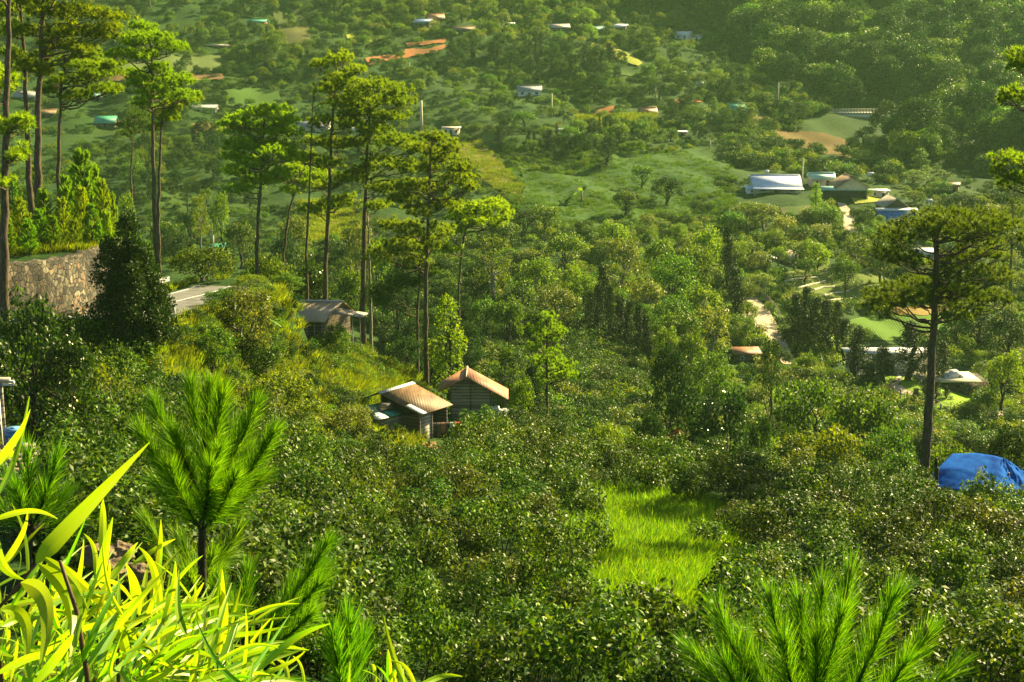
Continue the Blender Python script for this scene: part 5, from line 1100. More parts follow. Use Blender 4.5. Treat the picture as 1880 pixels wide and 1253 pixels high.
pine_mesh([(289, 495), (284, 400), (280, 200), (277, 60)], [(262, 50, 28, 6), (285, 72, 46, 8), (245, 78, 24, 6), (318, 88, 28, 7), (230, 100, 26, 7), (268, 102, 30, 7), (300, 128, 26, 8), (325, 150, 34, 8), (262, 150, 32, 9), (288, 170, 36, 9), (240, 135, 18, 6), (335, 178, 24, 7), (265, 185, 24, 7)], 108, 5, trad=.23, dens=10, group=GL, label='very tall slender pine standing alone right of the left bank')
pine_mesh([(292, 480), (289, 380), (295, 240), (299, 180)], [(300, 172, 24, 8), (325, 190, 26, 7), (345, 182, 20, 6), (282, 205, 20, 7), (308, 218, 20, 6), (318, 206, 16, 6), (285, 235, 14, 6)], 113, 6, trad=.19, dens=10, group=GL, label='shorter pine whose thin trunk crosses behind the tall slender lone pine')
pine_mesh([(471, 478), (474, 400), (480, 330), (486, 220)], [(485, 208, 44, 9), (525, 222, 26, 8), (445, 222, 30, 8), (430, 240, 26, 8), (470, 238, 44, 9), (515, 245, 40, 9), (450, 268, 38, 9), (500, 272, 44, 9), (425, 290, 26, 7), (470, 300, 36, 8), (530, 290, 30, 8), (430, 318, 28, 7), (480, 332, 30, 7), (515, 318, 28, 7), (445, 345, 24, 6)], 114, 7, trad=.22, dens=9, group=GM, label='broad domed pine, leftmost of the middle grove')
pine_mesh([(520, 470), (532, 380), (552, 320)], [(545, 312, 34, 8), (570, 330, 28, 7), (520, 330, 24, 7), (560, 296, 30, 7), (590, 320, 22, 6), (535, 348, 22, 6)], 128, 8, trad=.16, dens=8, group=GM, label='small slanting pine between the broad domed pine and the bare snag')
pine_mesh([(562, 470), (566, 380), (570, 270), (576, 165)], [(585, 345, 12, 5), (568, 230, 10, 3), (590, 190, 10, 3), (560, 300, 10, 3), (585, 260, 10, 3), (578, 175, 7, 2)], 116, 9, trad=.15, top_r=.03, dead=True, mirror=False, group=GM, label='bare dead pine trunk without a crown, in the middle grove')
pine_mesh([(597, 495), (602, 400), (608, 250), (618, 125)], [(622, 108, 26, 8), (592, 120, 22, 6), (650, 130, 22, 7), (630, 148, 34, 9), (605, 165, 28, 8), (655, 162, 24, 8), (625, 190, 34, 10), (590, 225, 26, 8), (640, 228, 26, 8), (575, 262, 26, 7), (615, 268, 34, 9), (560, 290, 28, 7), (600, 300, 32, 8), (640, 330, 34, 8), (590, 345, 26, 7), (612, 378, 34, 8), (575, 385, 24, 7), (632, 370, 24, 7)], 118, 10, trad=.24, dens=9, group=GM, label='tallest pine of the middle grove, with sunlit pointed top')
pine_mesh([(666, 565), (668, 450), (672, 330), (679, 180)], [(690, 158, 34, 8), (655, 172, 28, 8), (730, 168, 28, 8), (705, 185, 40, 9), (745, 190, 20, 8), (665, 205, 32, 9), (720, 215, 32, 8), (640, 215, 20, 7), (690, 240, 36, 9), (725, 262, 44, 9), (765, 275, 30, 8), (655, 262, 24, 7), (700, 300, 40, 9), (745, 305, 30, 8), (660, 315, 24, 7), (705, 345, 34, 7), (690, 380, 24, 6)], 119, 11, trad=.30, dens=9, group=GM, label='stout pine with wide flat crown and bare lower trunk, right of the tallest one')
pine_mesh([(782, 628), (782, 520), (786, 400), (793, 255)], [(798, 252, 26, 8), (825, 268, 24, 8), (775, 275, 28, 8), (810, 292, 34, 9), (845, 305, 26, 8), (785, 312, 24, 8), (835, 328, 32, 8), (862, 342, 20, 7), (750, 345, 38, 8), (795, 352, 30, 8), (735, 365, 30, 7), (770, 385, 36, 8), (820, 378, 30, 7), (720, 420, 28, 8), (760, 425, 34, 9), (735, 455, 40, 9), (700, 470, 30, 8), (790, 445, 30, 8), (765, 480, 28, 7), (810, 418, 24, 7)], 112, 12, trad=.23, dens=9, group=GM, label='pine with tiered branches low down its trunk, above the orange roofed hut')
pine_mesh([(766, 612), (768, 540), (774, 470)], [(775, 462, 26, 8), (755, 490, 26, 7), (790, 500, 22, 7), (705, 535, 26, 9), (735, 520, 24, 8), (700, 560, 24, 9), (765, 520, 20, 7)], 120, 13, nm='needle_dark', trad=.17, dens=10, group=GM, label='small dark pine, close behind the tiered pine')
pine_mesh([(842, 535), (846, 480), (852, 430), (858, 400)], [(862, 388, 38, 8), (900, 382, 34, 8), (928, 395, 16, 7), (838, 400, 24, 7), (880, 402, 34, 8), (915, 408, 20, 6), (818, 455, 26, 6), (840, 420, 18, 6)], 126, 14, trad=.16, dens=10, group=GM, label='short leaning pine with a flat one-sided crown, rightmost of the middle grove')
pine_mesh([(680, 565), (679, 500), (677, 430), (676, 395)], [(676, 402, 10, 3), (690, 430, 12, 3), (662, 445, 14, 3), (690, 470, 12, 3), (664, 490, 12, 3)], 124, 141, trad=.20, top_r=.05, dead=True, mirror=False, bark='bark_pale', group=GM, label='pale dead snag with short bare side twigs, close behind the stout pine')
pine_mesh([(1690, 885), (1697, 860), (1705, 760), (1713, 600), (1716, 470), (1712, 420)], [(1725, 398, 62, 13), (1775, 402, 56, 13), (1820, 408, 44, 13), (1680, 415, 52, 13), (1655, 440, 46, 13), (1845, 425, 24, 10), (1740, 425, 60, 13), (1630, 465, 34, 14), (1660, 478, 34, 12), (1795, 440, 44, 12), (1790, 475, 44, 13), (1755, 492, 44, 13), (1815, 500, 36, 12), (1735, 515, 34, 12), (1700, 535, 48, 12), (1650, 540, 46, 11), (1745, 552, 66, 12), (1800, 556, 50, 12), (1690, 562, 58, 11), (1632, 562, 44, 10), (1845, 548, 18, 8), (1606, 566, 26, 8), (1830, 470, 24, 9), (1765, 530, 40, 10)], 76, 15, nm='needle_dark', trad=.31, dens=7.5, L=.28, W=.035, nn=17, depth=.8, top_r=.13, bark='bark', group='single pines', label='lone dark umbrella shaped pine with a bare trunk, beside the blue tarpaulin')
pine_mesh([(2000, 900), (1990, 600), (1960, 300), (1945, 80)], [(1880, 105, 40, 9), (1862, 125, 20, 7), (1920, 90, 40, 12), (1868, 172, 30, 9), (1900, 182, 34, 8), (1838, 184, 14, 6), (1850, 292, 34, 9), (1828, 312, 14, 7), (1880, 300, 34, 9), (1860, 325, 26, 7), (1900, 330, 30, 9), (1845, 335, 14, 6)], 66, 16, nm='needle', trad=.3, dens=13, L=.26, W=.035, mirror=False, group='single pines', label='pine reaching in from the edge with three layers of sunlit branches')
pine_mesh([(1855, 585), (1856, 480), (1860, 380), (1864, 330)], [(1862, 350, 24, 7), (1845, 372, 20, 6), (1875, 390, 22, 6), (1850, 410, 18, 6), (1872, 330, 16, 6), (1842, 440, 14, 6), (1872, 450, 20, 6)], 235, 17, nm='needle_dark', trad=.35, dens=4, L=.4, W=.07, group='single pines', label='thin trunked distant pine, between the dark umbrella pine and the picture edge')
pine_mesh([(1004, 740), (1004, 690), (1003, 620), (1004, 582)], [(1006, 582, 18, 8), (985, 602, 20, 8), (1022, 608, 20, 8), (1002, 625, 24, 9), (978, 640, 16, 8), (1015, 652, 24, 9), (1038, 668, 20, 8), (995, 672, 24, 8), (1040, 692, 20, 8), (1010, 694, 26, 9), (985, 704, 20, 8)], 112, 18, nm='needle', trad=.16, dens=12, L=.24, group='single pines', label='small bushy green pine, standing alone behind the orange roofed hut')
# far pines seen thin against the slope
for i, (px, yt, yb, d, lb) in enumerate([(240, 215, 330, 200, 'hazy thin trunked pine between left bank and lone slender pine'), (1190, 180, 300, 0, '')][:1]):
    pine_mesh([(px, yb), (px + 3, (yt + yb) / 2), (px + 8, yt)], [(px + 8, yt, 26, 7), (px - 10, yt + 16, 20, 6), (px + 26, yt + 14, 20, 6), (px, yt + 30, 24, 6)], d, 30 + i, nm='needle_dark', dens=4, L=.4, W=.06, group='single pines', label=lb)

# young bright pines on the bank above the stone wall
def young_pine_proto(seed, H_=5.0, R=1.6):
    rng = np.random.RandomState(seed); fl = MB(); tk = MB(); tk.tube([(0, 0, -.4), (.03, .02, H_ * .5), (0, 0, H_ * .95)], [.08, .05, .015], 6)
    for k in range(95):
        z = H_ * (.08 + .86 * rng.uniform() ** .9); rr = R * (1 - z / H_) ** .7 * rng.uniform(.5, 1) + .12; a = rng.uniform(0, 6.28)
        b = np.array([0, 0, z - .3 * rr]); e = np.array([math.cos(a) * rr, math.sin(a) * rr, z + .35 * rr + .15]); tk.tube([b, (b + e) / 2 - [0, 0, .08], e], [.02, .014, .008], 3, cap=False)
        n = 190; t = rng.uniform(.2, 1, n) ** .7; p = b + (e - b) * t[:, None]; ax = (e - b) / np.linalg.norm(e - b); D = ax * .9 + rng.normal(size=(n, 3)) * .45 + [0, 0, .25]
        fl.needles(p, D, .28 * rng.uniform(.7, 1.1, n), .045, 0)
    return fl, tk, H_, R * 2
for k in range(3):
    fl, tk, h_, w_ = young_pine_proto(70 + k, 5.0, 1.5 + .25 * k)
    TP['young_pine%d' % k] = (fl.mesh('young_pine_crown', M['needle_young' if k < 2 else 'needle_yellow']), tk.mesh('young_pine_trunk', M['bark_dark']), h_, w_)
GY = 'young pines above the stone wall'
for i, (px, yt, d, w, k, lb) in enumerate([
    (150, 272, 92, 78, 0, 'tallest bright young pine with a pointed top, above the stone wall'),
    (118, 318, 88, 60, 1, 'full bright young pine just left of the tallest young pine'),
    (185, 325, 90, 56, 2, 'yellow green young pine, rightmost above the stone wall'),
    (78, 345, 87, 56, 0, 'young pine above the wall, directly under the dark trunked pines'),
    (35, 360, 84, 60, 2, 'yellowish young pine beside the bare leftmost trunk'),
    (165, 370, 86, 50, 1, 'lower young pine in front of the tallest young pine'),
    (95, 392, 84, 46, 1, 'short young pine right at the wall top, middle of the row'),
    (135, 398, 85, 44, 2, 'short yellowish young pine at the wall top, right of the middle one'),
    (50, 398, 82, 46, 1, 'short young pine at the wall top near the leftmost trunk'),
    (195, 385, 87, 36, 2, 'small yellow young pine at the far right end of the wall top'),
    (20, 315, 96, 50, 0, 'young pine behind the others, left under the pine trunks'),
    (455, 335, 210, 30, 0, ''), (690, 500, 150, 40, 0, '')][:11] + [(x_, y_, d_, w_, k_, l_) for x_, y_, d_, w_, k_, l_ in [(60, 300, 99, 60, 2, 'yellowish young pine high on the bank between the dark trunks'), (135, 300, 95, 60, 1, 'young pine tucked behind the tallest young pine'), (172, 300, 95, 50, 0, 'pointed young pine right behind the tallest one'), (205, 352, 92, 46, 1, 'young pine leaning out over the wall end'), (112, 360, 86, 56, 2, 'bushy yellow young pine in the middle of the bank'), (12, 398, 81, 46, 0, 'young pine at the wall top cut by the bare leftmost trunk'), (70, 380, 84, 50, 1, 'bushy young pine over the wall, third from the leftmost trunk'), (180, 410, 86, 36, 0, 'smallest young pine at the wall top'), (148, 340, 88, 54, 2, 'yellow young pine just under the tallest one')]]):
    plant_tree('young_pine%d' % k, px, yt, d, w, lb, name='young_pine', group=GY)

# large dark conical tree at the road bend
def hero_cone():
    rng = np.random.RandomState(77); d = 70.5; m = mpp(d); x = float(rdir(246, 620)[0]) * d; z = zof(640, d); fl = MB()
    for (cx, yt, yb, hw, dy) in [(238, 393, 560, 46, .8), (212, 432, 625, 44, -.3), (252, 440, 650, 74, .2), (290, 520, 640, 38, -.2), (262, 480, 620, 40, -1.2), (230, 500, 655, 46, -.9), (255, 470, 640, 52, 1.5)]:
        n = int(95 * (hw / 50) * ((yb - yt) / 200)) + 20
        for k in range(n):
            t = rng.uniform(0, 1) ** .85; a = rng.uniform(0, 6.28); pr = min(1.0, 1.25 * (1 - t) ** .75 + .05) * (1 if t > .12 else .55 + 4 * t); rr = 1.12 * hw * m * pr * rng.uniform(.5, 1)
            c = np.array([(cx - 246) * m + math.cos(a) * rr, dy + math.sin(a) * rr, (640 - (yb + (yt - yb) * t)) * m]); clump_leaves(fl, rng, c, rng.uniform(.22, .40), 56, .17, .08, .35, 0, -.6, 1.2)
    t = thing('conical_tree', (x, d, z), 0, 'big dense dark conical tree with a double top, at the road bend', 'tree')
    k = MB(); k.tube([(0, 0, -1.5), (0, 0, 1.5), (-.1, .3, 5)], [.2, .15, .05], 7); k.obj('trunk', M['bark_dark'], t); fl.obj('crown', M['cone_green'], t)
M['cone_green'] = leafmat('cypress_green', [(.008, .035, .004), (.018, .065, .006), (.045, .12, .010)], trans=.22, rough=.5, spec=.3)
hero_cone()

# named single trees of the near slope
NEAR = [
 ('bushy_olive', 372, 443, 99, 116, 'round yellowish tree behind the road bend, right of the conical tree'),
 ('bushy_grey', 440, 526, 86, 130, 'grey green rounded tree below the road bend'),
 ('bushy_olive', 488, 448, 117, 100, 'olive leafed tree above the grey roofed hut, left one'),
 ('bushy_glossy', 568, 476, 119, 84, 'dark glossy tree above the grey roofed hut, right one'),
 ('bushy_mid', 385, 590, 80, 100, 'mid green tree under the grey green rounded tree'),
 ('bushy_olive', 462, 516, 96, 90, 'small olive tree at the far road verge, over the grey green one'),
 ('bushy_mid', 404, 532, 87, 92, 'small bush at the near verge, hiding part of the road bend'),
 ('bushy_mid', 530, 618, 99, 66, 'low bushy tree against the lower wall of the grey roofed hut'),
 ('bushy_mid', 330, 640, 78, 70, 'small tree just right of the conical tree foot'),
 ('bushy_mid', 470, 606, 87, 130, 'broad green tree left against the grey roofed hut'),
 ('bushy_olive', 505, 672, 78, 140, 'broad olive tree below the hut with grey roof, behind the young pine tips'),
 ('glossy', 45, 548, 56, 150, 'glossy dark tree with sparkling leaves under the stone wall, nearest the picture edge'),
 ('glossy', 118, 612, 55, 130, 'glossy dark tree under the wall, right of the other glossy one'),
 ('glossy', -30, 600, 52, 150, 'glossy dark tree cut by the picture edge, over the porch post'),
 ('sparse', 195, 655, 56, 100, 'thin open branched tree on the bright grassy slope'),
 ('sparse', 250, 700, 60, 90, 'half bare tree just left above the feathery young pine'),
 ('bushy_mid', 618, 592, 104, 60, 'small tree before the awning of the grey roofed hut'),
 ('bushy_grey', 640, 742, 82, 105, 'bushy tree with pale leaf glints, left against the brown roofed hut'),
 ('bushy_mid', 640, 820, 76, 110, 'low spreading tree below the annex of the brown roofed hut'),
 ('tall_bright', 822, 540, 111, 80, 'tall vivid green tree behind the gap between the two huts'),
 ('round_dark', 745, 608, 114, 56, 'rounded dark tree left of the vivid green tall tree'),
 ('tall_mid', 932, 628, 108, 52, 'dark upright tree right behind the orange roofed hut'),
 ('cone', 975, 668, 106, 60, 'bushy cone shaped tree sloping down right of the orange roofed hut'),
 ('bright', 955, 690, 104, 50, 'bright leafed small tree right beside the orange roof edge'),
 ('bushy_olive', 1112, 764, 100, 72, 'small olive tree alone at the far rim of the coffee field'),
 ('open_dark', 1236, 628, 122, 92, 'dark tall crowned tree standing up behind the coffee field rim'),
 ('round_dark2', 1262, 700, 108, 100, 'shadowy tree with some red leaves below the dark tall crowned one'),
 ('glossy', 1332, 720, 98, 118, 'large glossy dark tree with sparkling leaves at the rim of the coffee field'),
 ('glossy', 1398, 765, 96, 56, 'narrow glossy tree right against the large glossy dark one'),
 ('round_dark', 1195, 745, 104, 66, 'dark round tree left of the shadowy red flecked tree'),
 ('layer_dark', 1418, 612, 150, 62, 'ragged dark tree with bare lower trunk, under the dirt road'),
 ('bushy_olive', 1035, 1000, 50, 200, 'large yellowish olive tree rising among the coffee shrubs in front'),
 ('round_mid2', 1500, 690, 124, 150, 'wide green tree behind the field rim, left of the pine trunk'),
 ('round_mid', 1590, 705, 118, 130, 'green tree close left of the tall bare pine trunk'),
 ('bushy_olive', 1545, 765, 104, 150, 'low wide dull green tree right at the field rim'),
 ('round_olive', 1462, 785, 100, 90, 'low dull tree between glossy tree and the wide green tree'),
 ('round_mid2', 1640, 780, 100, 110, 'green tree directly behind the foot of the bare pine trunk'),
 ('bushy_olive', 1745, 800, 92, 110, 'dull green tree behind the top of the blue tarpaulin'),
 ('round_dark', 1858, 770, 96, 90, 'dark tree behind the tarpaulin at the edge'),
 ('bright', 1850, 640, 170, 70, 'bright green tree at the edge right of the stone terrace'),
 ('sparse', 1802, 850, 70.0, 26, 'slender sapling standing in front of the blue tarpaulin'),
 ('layer_pale', 230, 352, 150, 44, 'pale layered tree in the shade between left bank and lone pine'),
 ('layer_pale', 905, 430, 200, 100, 'tall pale leaved tree right of the leaning grove pine'),
]
for key, px, yt, d, w, lb in NEAR: plant_tree(key, px, yt, d, w, lb, name='small_tree' if w < 60 else 'broadleaf_tree', group='trees on the near slopes')
o = [o for o in COL.objects if o.get('label', '').startswith('shadowy tree')][0]
k = MB(); rg = np.random.RandomState(8)
for _ in range(8): c = rg.uniform(-1, 1, 3) * [.9, .5, .8] + [.5, -1.9, 3.3]; clump_leaves(k, rg, c, .3, 40, .24, .13, .5, 0)
k.obj('red_leaf_spray', M['red_leaf'], o)

# trees of the valley middle, placed one by one: key, px, top, distance, width
MIDT = [('round_mid',1038,422,228,78),('bright',1130,404,245,58),('round_grey',1142,434,215,84),('round_mid',1215,430,222,60),('bright',1300,413,232,66),('cone',1336,413,230,46),('round_mid',1276,440,216,70),('round_mid2',1238,462,205,92),
('round_olive',985,468,202,88),('tall_mid',962,508,182,62),('round_grey',1020,522,186,84),('bright',1078,498,198,56),('bright',1050,482,206,42),('cone',1106,485,192,48),('cone',1084,533,186,46),('cone2',1100,518,184,43),('cone',1120,523,182,36),('cone2',1138,544,180,48),('cone',1156,550,178,43),('cone2',1172,557,176,41),('cone',1186,578,174,38),
('round_grey',1188,510,198,66),('round_mid2',1232,540,190,80),('round_olive',1290,520,196,80),('cone',1350,490,206,52),('round_mid',1252,565,178,84),('round_grey',1305,560,182,80),('round_olive',1220,596,168,60),('round_mid',1270,600,165,60),('round_mid2',1310,640,155,80),
('round_dark',880,470,205,60),('round_mid',935,540,178,60),('round_dark',1000,560,172,60),('round_mid',890,540,180,56),('round_dark2',860,590,160,50),
('cone',1462,537,205,52),('cone2',1482,524,207,46),('cone',1500,543,205,57),('cone2',1518,547,203,55),('cone',1538,552,201,46),('cone2',1552,583,198,46),('cone',1578,601,183,71),('cone2',1672,588,183,88),('cone',1622,635,181,71),('cone2',1708,621,184,55),('cone',1600,661,178,71),('cone2',1732,624,185,46),('cone',1700,691,176,39),('cone2',1722,697,174,28),('cone',1740,708,176,38),('cone2',1682,711,172,37),
('round_dark',1800,560,215,120),('round_mid',1760,560,214,60),('round_dark2',1850,570,205,80),('round_dark',1768,352,298,74),('round_mid',1820,660,190,70),('round_olive',1790,740,165,60),('round_mid',1770,770,150,70),('round_mid2',1830,790,140,90),('bright',1760,790,150,60),
('round_grey',1490,382,288,56),('round_mid',1518,376,284,60),('round_grey',1375,368,284,66),('round_grey',1405,372,282,60),('round_mid',1345,384,278,50),('tall_bright',1500,335,296,26),('round_grey',1440,395,272,50),('round_mid',1470,410,268,50),('round_grey',1505,410,272,50),('round_olive',1420,420,264,56),('round_mid',1380,440,256,50),('round_olive',1350,440,250,60),('round_grey',1460,440,252,60),('bright',1500,440,250,56),('round_grey',1575,430,256,60),('round_mid',1620,440,250,60),('round_olive',1640,410,262,50),('round_grey',1628,455,248,56),('round_mid',1555,470,240,56),('round_dark',1660,478,238,50),('round_grey',1400,500,236,50),('round_olive',1370,520,226,56),('round_grey',1395,460,248,44),('round_olive',1430,450,250,44),('round_mid',1480,470,244,40),
('round_grey',1090,260,0,0),('cone',1112,262,330,36),('cone',1118,78,470,33),('round_dark',1225,320,300,60),('round_mid',1150,345,280,56),('round_mid',1180,300,310,44),('layer_pale',902,196,375,50),('round_mid',1000,372,262,60),('round_dark',960,380,255,60),('round_mid',925,400,245,66),('tall_mid',1155,360,280,30),
('round_dark2',1590,232,395,70),('round_dark',1625,250,385,80),('round_mid',1660,262,370,70),('round_dark',1700,255,372,80),('round_mid',1740,270,365,70),('round_dark',1790,250,365,90),('round_mid2',1830,280,350,90),('round_dark',1870,260,350,90),('round_mid',1620,300,340,60),('tall_mid',1690,270,352,50),('round_mid2',1680,310,330,60),('round_mid',1590,345,310,40),('round_olive',1680,348,305,50),('round_mid',1730,330,320,60),('tall_mid',1570,300,330,30),
('round_dark',330,420,215,60),('round_mid',300,400,225,60),('round_dark',350,380,240,60),('round_mid',440,400,225,60),('round_dark2',410,440,205,50),('round_mid',250,430,200,60),('round_dark',520,420,205,50),('round_grey',540,390,215,60),('round_mid',690,430,190,60),('round_dark',730,470,175,60),('round_mid',640,480,170,56),('round_grey',660,400,200,50),('bright',400,350,238,36),('layer_pale',365,355,225,46)]
for i, (key, px, yt, d, w) in enumerate(MIDT):
    if d: plant_tree(key, px, yt, d, w, name='conifer' if key.startswith('cone') else 'broadleaf_tree', group='trees of the valley')

# scattered trees of the far slopes
def fill_trees(poly, n, keys, hrange, seed, minsep, name='broadleaf_tree', avoid=True, group='trees of the valley', stuff_after=None):
    W, q = scat_px(n * 3, poly, seed, avoid, 4); rng = np.random.RandomState(seed + 5); kept = []; 
    order = np.argsort(-W[:, 1]) if False else range(len(W))
    for i in order:
        if all((W[i][0] - a[0]) ** 2 + (W[i][1] - a[1]) ** 2 > minsep ** 2 for a in kept):
            kept.append(W[i]); 
            if len(kept) >= n: break
    for g in kept: FILL.append((g, keys[rng.randint(len(keys))], rng.uniform(*hrange), rng.uniform(.8, 1.35), rng.uniform(0, 6.28), group))
FILL = []
MIXD = ['round_dark', 'round_dark2', 'round_mid', 'round_mid2', 'layer_dark', 'tall_mid']
MIXL = ['round_mid', 'round_mid2', 'round_grey', 'round_olive', 'bright', 'round_dark']
fill_trees([(820, 92), (1080, 100), (1120, 150), (1100, 190), (1030, 150), (960, 150), (880, 140), (820, 120)], 34, ['round_dark', 'round_dark2', 'cone', 'cone2'], (4.5, 8), 101, 3.5)
fill_trees([(870, 232), (1060, 245), (1180, 238), (1240, 262), (1130, 272), (1050, 284), (960, 288), (910, 270)], 30, ['round_dark', 'cone', 'cone2', 'round_mid'], (3.5, 6), 102, 3)
fill_trees([(1180, 150), (1340, 150), (1500, 195), (1480, 235), (1340, 240), (1220, 235)], 34, MIXD, (4, 7), 103, 4)
fill_trees([(600, 120), (900, 140), (1010, 215), (860, 225), (760, 240), (620, 200)], 30, ['round_mid', 'round_dark', 'round_mid2'], (2.5, 4.5), 104, 4.5)
fill_trees([(640, 0), (1180, 0), (1300, 70), (1180, 90), (1000, 80), (840, 60), (700, 60)], 42, MIXL, (4, 7.5), 105, 5)
fill_trees([(220, 0), (640, 0), (660, 60), (560, 110), (460, 150), (230, 110)], 40, MIXL + MIXD, (3.5, 7.5), 106, 5)
fill_trees([(200, 250), (560, 250), (700, 330), (700, 420), (560, 400), (380, 400), (240, 380)], 34, MIXD + ['round_mid'], (3.5, 6), 107, 5)
fill_trees([(1340, 400), (1720, 410), (1700, 470), (1600, 490), (1500, 480), (1400, 520), (1340, 470)], 24, MIXL, (2.2, 3.6), 108, 3.5, group='orchard trees by the pale road')
fill_trees([(940, 520), (1180, 430), (1340, 440), (1400, 540), (1380, 660), (1200, 640), (1100, 520)], 22, MIXL, (2.5, 4.5), 109, 4)
fill_trees([(300, 90), (700, 90), (700, 110), (640, 170), (560, 210), (300, 230)], 20, MIXD, (2.5, 4.5), 110, 5)

FILL.sort(key=lambda f: -f[2] / f[0][1]); nb = sum(1 for o in COL.objects if o.name.startswith('broadleaf_tree')); REST = {}
for g, key, h, wf, rz, group in FILL:
    con = key.startswith('cone')
    cm, tm, h0, w0 = TP[key]; s = h / h0; sw = s * wf
    if not con and nb >= 292: REST.setdefault(0, []).append((g, s)); continue
    nb += 0 if con else 1
    px, py = proj(g); t = thing('conifer' if con else 'broadleaf_tree', (g[0], g[1], g[2] - .2), rz, None, 'tree', group); t.scale = (sw, sw, s)
    for nm, me in (('trunk', tm), ('crown', cm)):
        o = bpy.data.objects.new(nm, me); COL.objects.link(o); o.parent = t
    AUTO.append((t, key, px, py))
# ------------------------------------------------------------------ far wooded mountain, reads as one mass
W, q = scat_px(1550, [(1190, -130), (2150, -130), (2150, 330), (1640, 300), (1570, 225), (1500, 190), (1380, 135), (1330, 62), (1230, 10)], 201, True, 6)
scatter('forest', W - [0, 0, .5], ['round_dark', 'round_dark2', 'round_mid2', 'round_mid', 'open_dark'], 1.9, 11)
W, q = scat_px(420, [(0, -100), (1230, -130), (1330, 50), (1190, 30), (900, 0), (600, 0), (200, 0), (0, 20)], 202, True, 6)
scatter('far_wood', W - [0, 0, .4], ['round_mid', 'round_olive', 'round_grey', 'bright'], 1.1, 12)

W, q = scat_px(1100, [(200, -60), (1240, -60), (1520, 180), (1500, 260), (1340, 260), (1180, 290), (900, 290), (820, 440), (500, 420), (220, 400)], 207, True, 3, dlim=(215, 620))
cl = np.sin(W[:, 0] * .055 + 1.3 * np.sin(W[:, 1] * .05)) + np.sin(W[:, 1] * .06 + 1.1 * np.sin(W[:, 0] * .04 + 2)); W = W[cl > -.25]
scatter('slope_wood', W - [0, 0, .3], ['round_dark', 'round_dark2', 'round_mid', 'round_mid2', 'round_olive', 'round_dark'], np.random.RandomState(3).uniform(.35, .9, len(W)), 14)
if REST: scatter('hillside_wood', np.array([g for g, s in REST[0]]) - [0, 0, .2], ['round_dark', 'round_dark2', 'round_mid', 'round_mid2', 'round_olive'], np.array([s for g, s in REST[0]]), 13)
# ------------------------------------------------------------------ low growth over the ground
BM = ['bush_mid', 'bush_dark', 'bush_olive', 'bush_mid', 'bush_bright', 'bush_grey']
far_poly = [(-220, -120), (2150, -120), (2150, 420), (1400, 520), (900, 560), (700, 560), (200, 470), (-220, 330)]
W, q = scat_px(18000, far_poly, 301, True, 2, dlim=(190, 700))
band = np.sin(W[:, 2] * 2.1 + 1.5 * np.sin(W[:, 0] * .035) + np.sin(W[:, 1] * .03)) + .9 * np.sin(W[:, 0] * .06 + 1.7 * np.sin(W[:, 1] * .045)) + .4 * np.random.RandomState(4).normal(size=len(W)); W = W[band > -.5]
scatter('hillside_undergrowth', W - [0, 0, .3], ['bush_mid', 'bush_dark', 'bush_mid', 'bush_dark', 'bush_dark', 'bush_mid', 'bush_olive'], 1.0 + 0 * W[:, 1] if False else (np.clip(W[:, 1] / 330, .8, 1.7) * np.random.RandomState(1).uniform(.35, 1.1, len(W))), 21)
W, q = scat_px(1500, [(600, -100), (1300, -100), (1500, 30), (1290, 95), (1050, 80), (830, 70), (640, 60)], 302, True, 2, dlim=(350, 800)); scatter('sunlit_crest_undergrowth', W - [0, 0, .3], ['bush_bright', 'bush_olive', 'bush_grey', 'bush_mid'], 1.5, 22)  # light leaf colours picked here to paint in the sun on the crest
W, q = scat_px(3600, [(850, 440), (2180, 330), (2180, 900), (1700, 850), (1200, 850), (1000, 790), (860, 700)], 303, True, 0, dlim=(110, 330)); scatter('valley_undergrowth', W - [0, 0, .25], BM, 1.15, 23)
W, q = scat_px(900, [(950, 560), (1110, 600), (1200, 640), (1190, 740), (1060, 740), (960, 700), (870, 640)], 304, True, 0, dlim=(120, 230)); scatter('slope_undergrowth', W - [0, 0, .2], ['coffee0', 'coffee1', 'bush_dark', 'bush_mid'], 1.0, 24)
def offkeep(q):
    ok = np.ones(len(q), bool)
    for (kx, ky, rx, ry) in KEEP: ok &= ((q[:, 0] - kx) / rx) ** 2 + ((q[:, 1] - ky) / ry) ** 2 > 1
    return ok
spur = [(-30, 560), (180, 590), (330, 560), (420, 530), (560, 560), (690, 620), (780, 690), (830, 780), (700, 880), (540, 960), (-30, 960)]
W, q = scat_px(1500, spur, 305, False, 0, dlim=(44, 125))
sdw = poly_sd(q[:, 0], q[:, 1], [(250, 600), (345, 570), (380, 640), (420, 720), (380, 800), (300, 780), (220, 690)]); 
e = (sdw < 0) & (poly_sd(q[:, 0], q[:, 1], [(655, 700), (800, 680), (960, 740), (830, 850), (690, 850)]) < 0) & offkeep(q)
scatter('bank_undergrowth', W[e] - [0, 0, .15], ['bush_olive', 'bush_bright', 'bush_mid', 'bush_grey', 'bush_dark'], .55, 25)
W, q = scat_px(2600, spur, 306, False, 0, dlim=(44, 125)); scatter('bank_grass', W, ['tuft', 'tuft_dry', 'tuft_dry'], .85, 26)
W, q = scat_px(700, [(600, 620), (700, 620), (800, 690), (640, 720), (560, 660)], 307, False, 0, dlim=(80, 125)); scatter('ridge_grass', W, ['tuft', 'tuft_dry', 'tuft_dry'], 1.0, 27)
W, q = scat_px(120, [(600, 620), (700, 620), (800, 690), (640, 720), (560, 660)], 3071, False, 0, dlim=(80, 125)); scatter('ridge_scrub', W - [0, 0, .1], ['bush_bright', 'bush_olive', 'bush_mid'], .6, 271)
W, q = scat_px(1300, [(0, 380), (215, 330), (215, 456), (0, 470)], 308, False, 0, dlim=(78, 110)); scatter('bank_top_grass', W, ['tuft_dry', 'tuft', 'tuft_dry'], .9, 28)
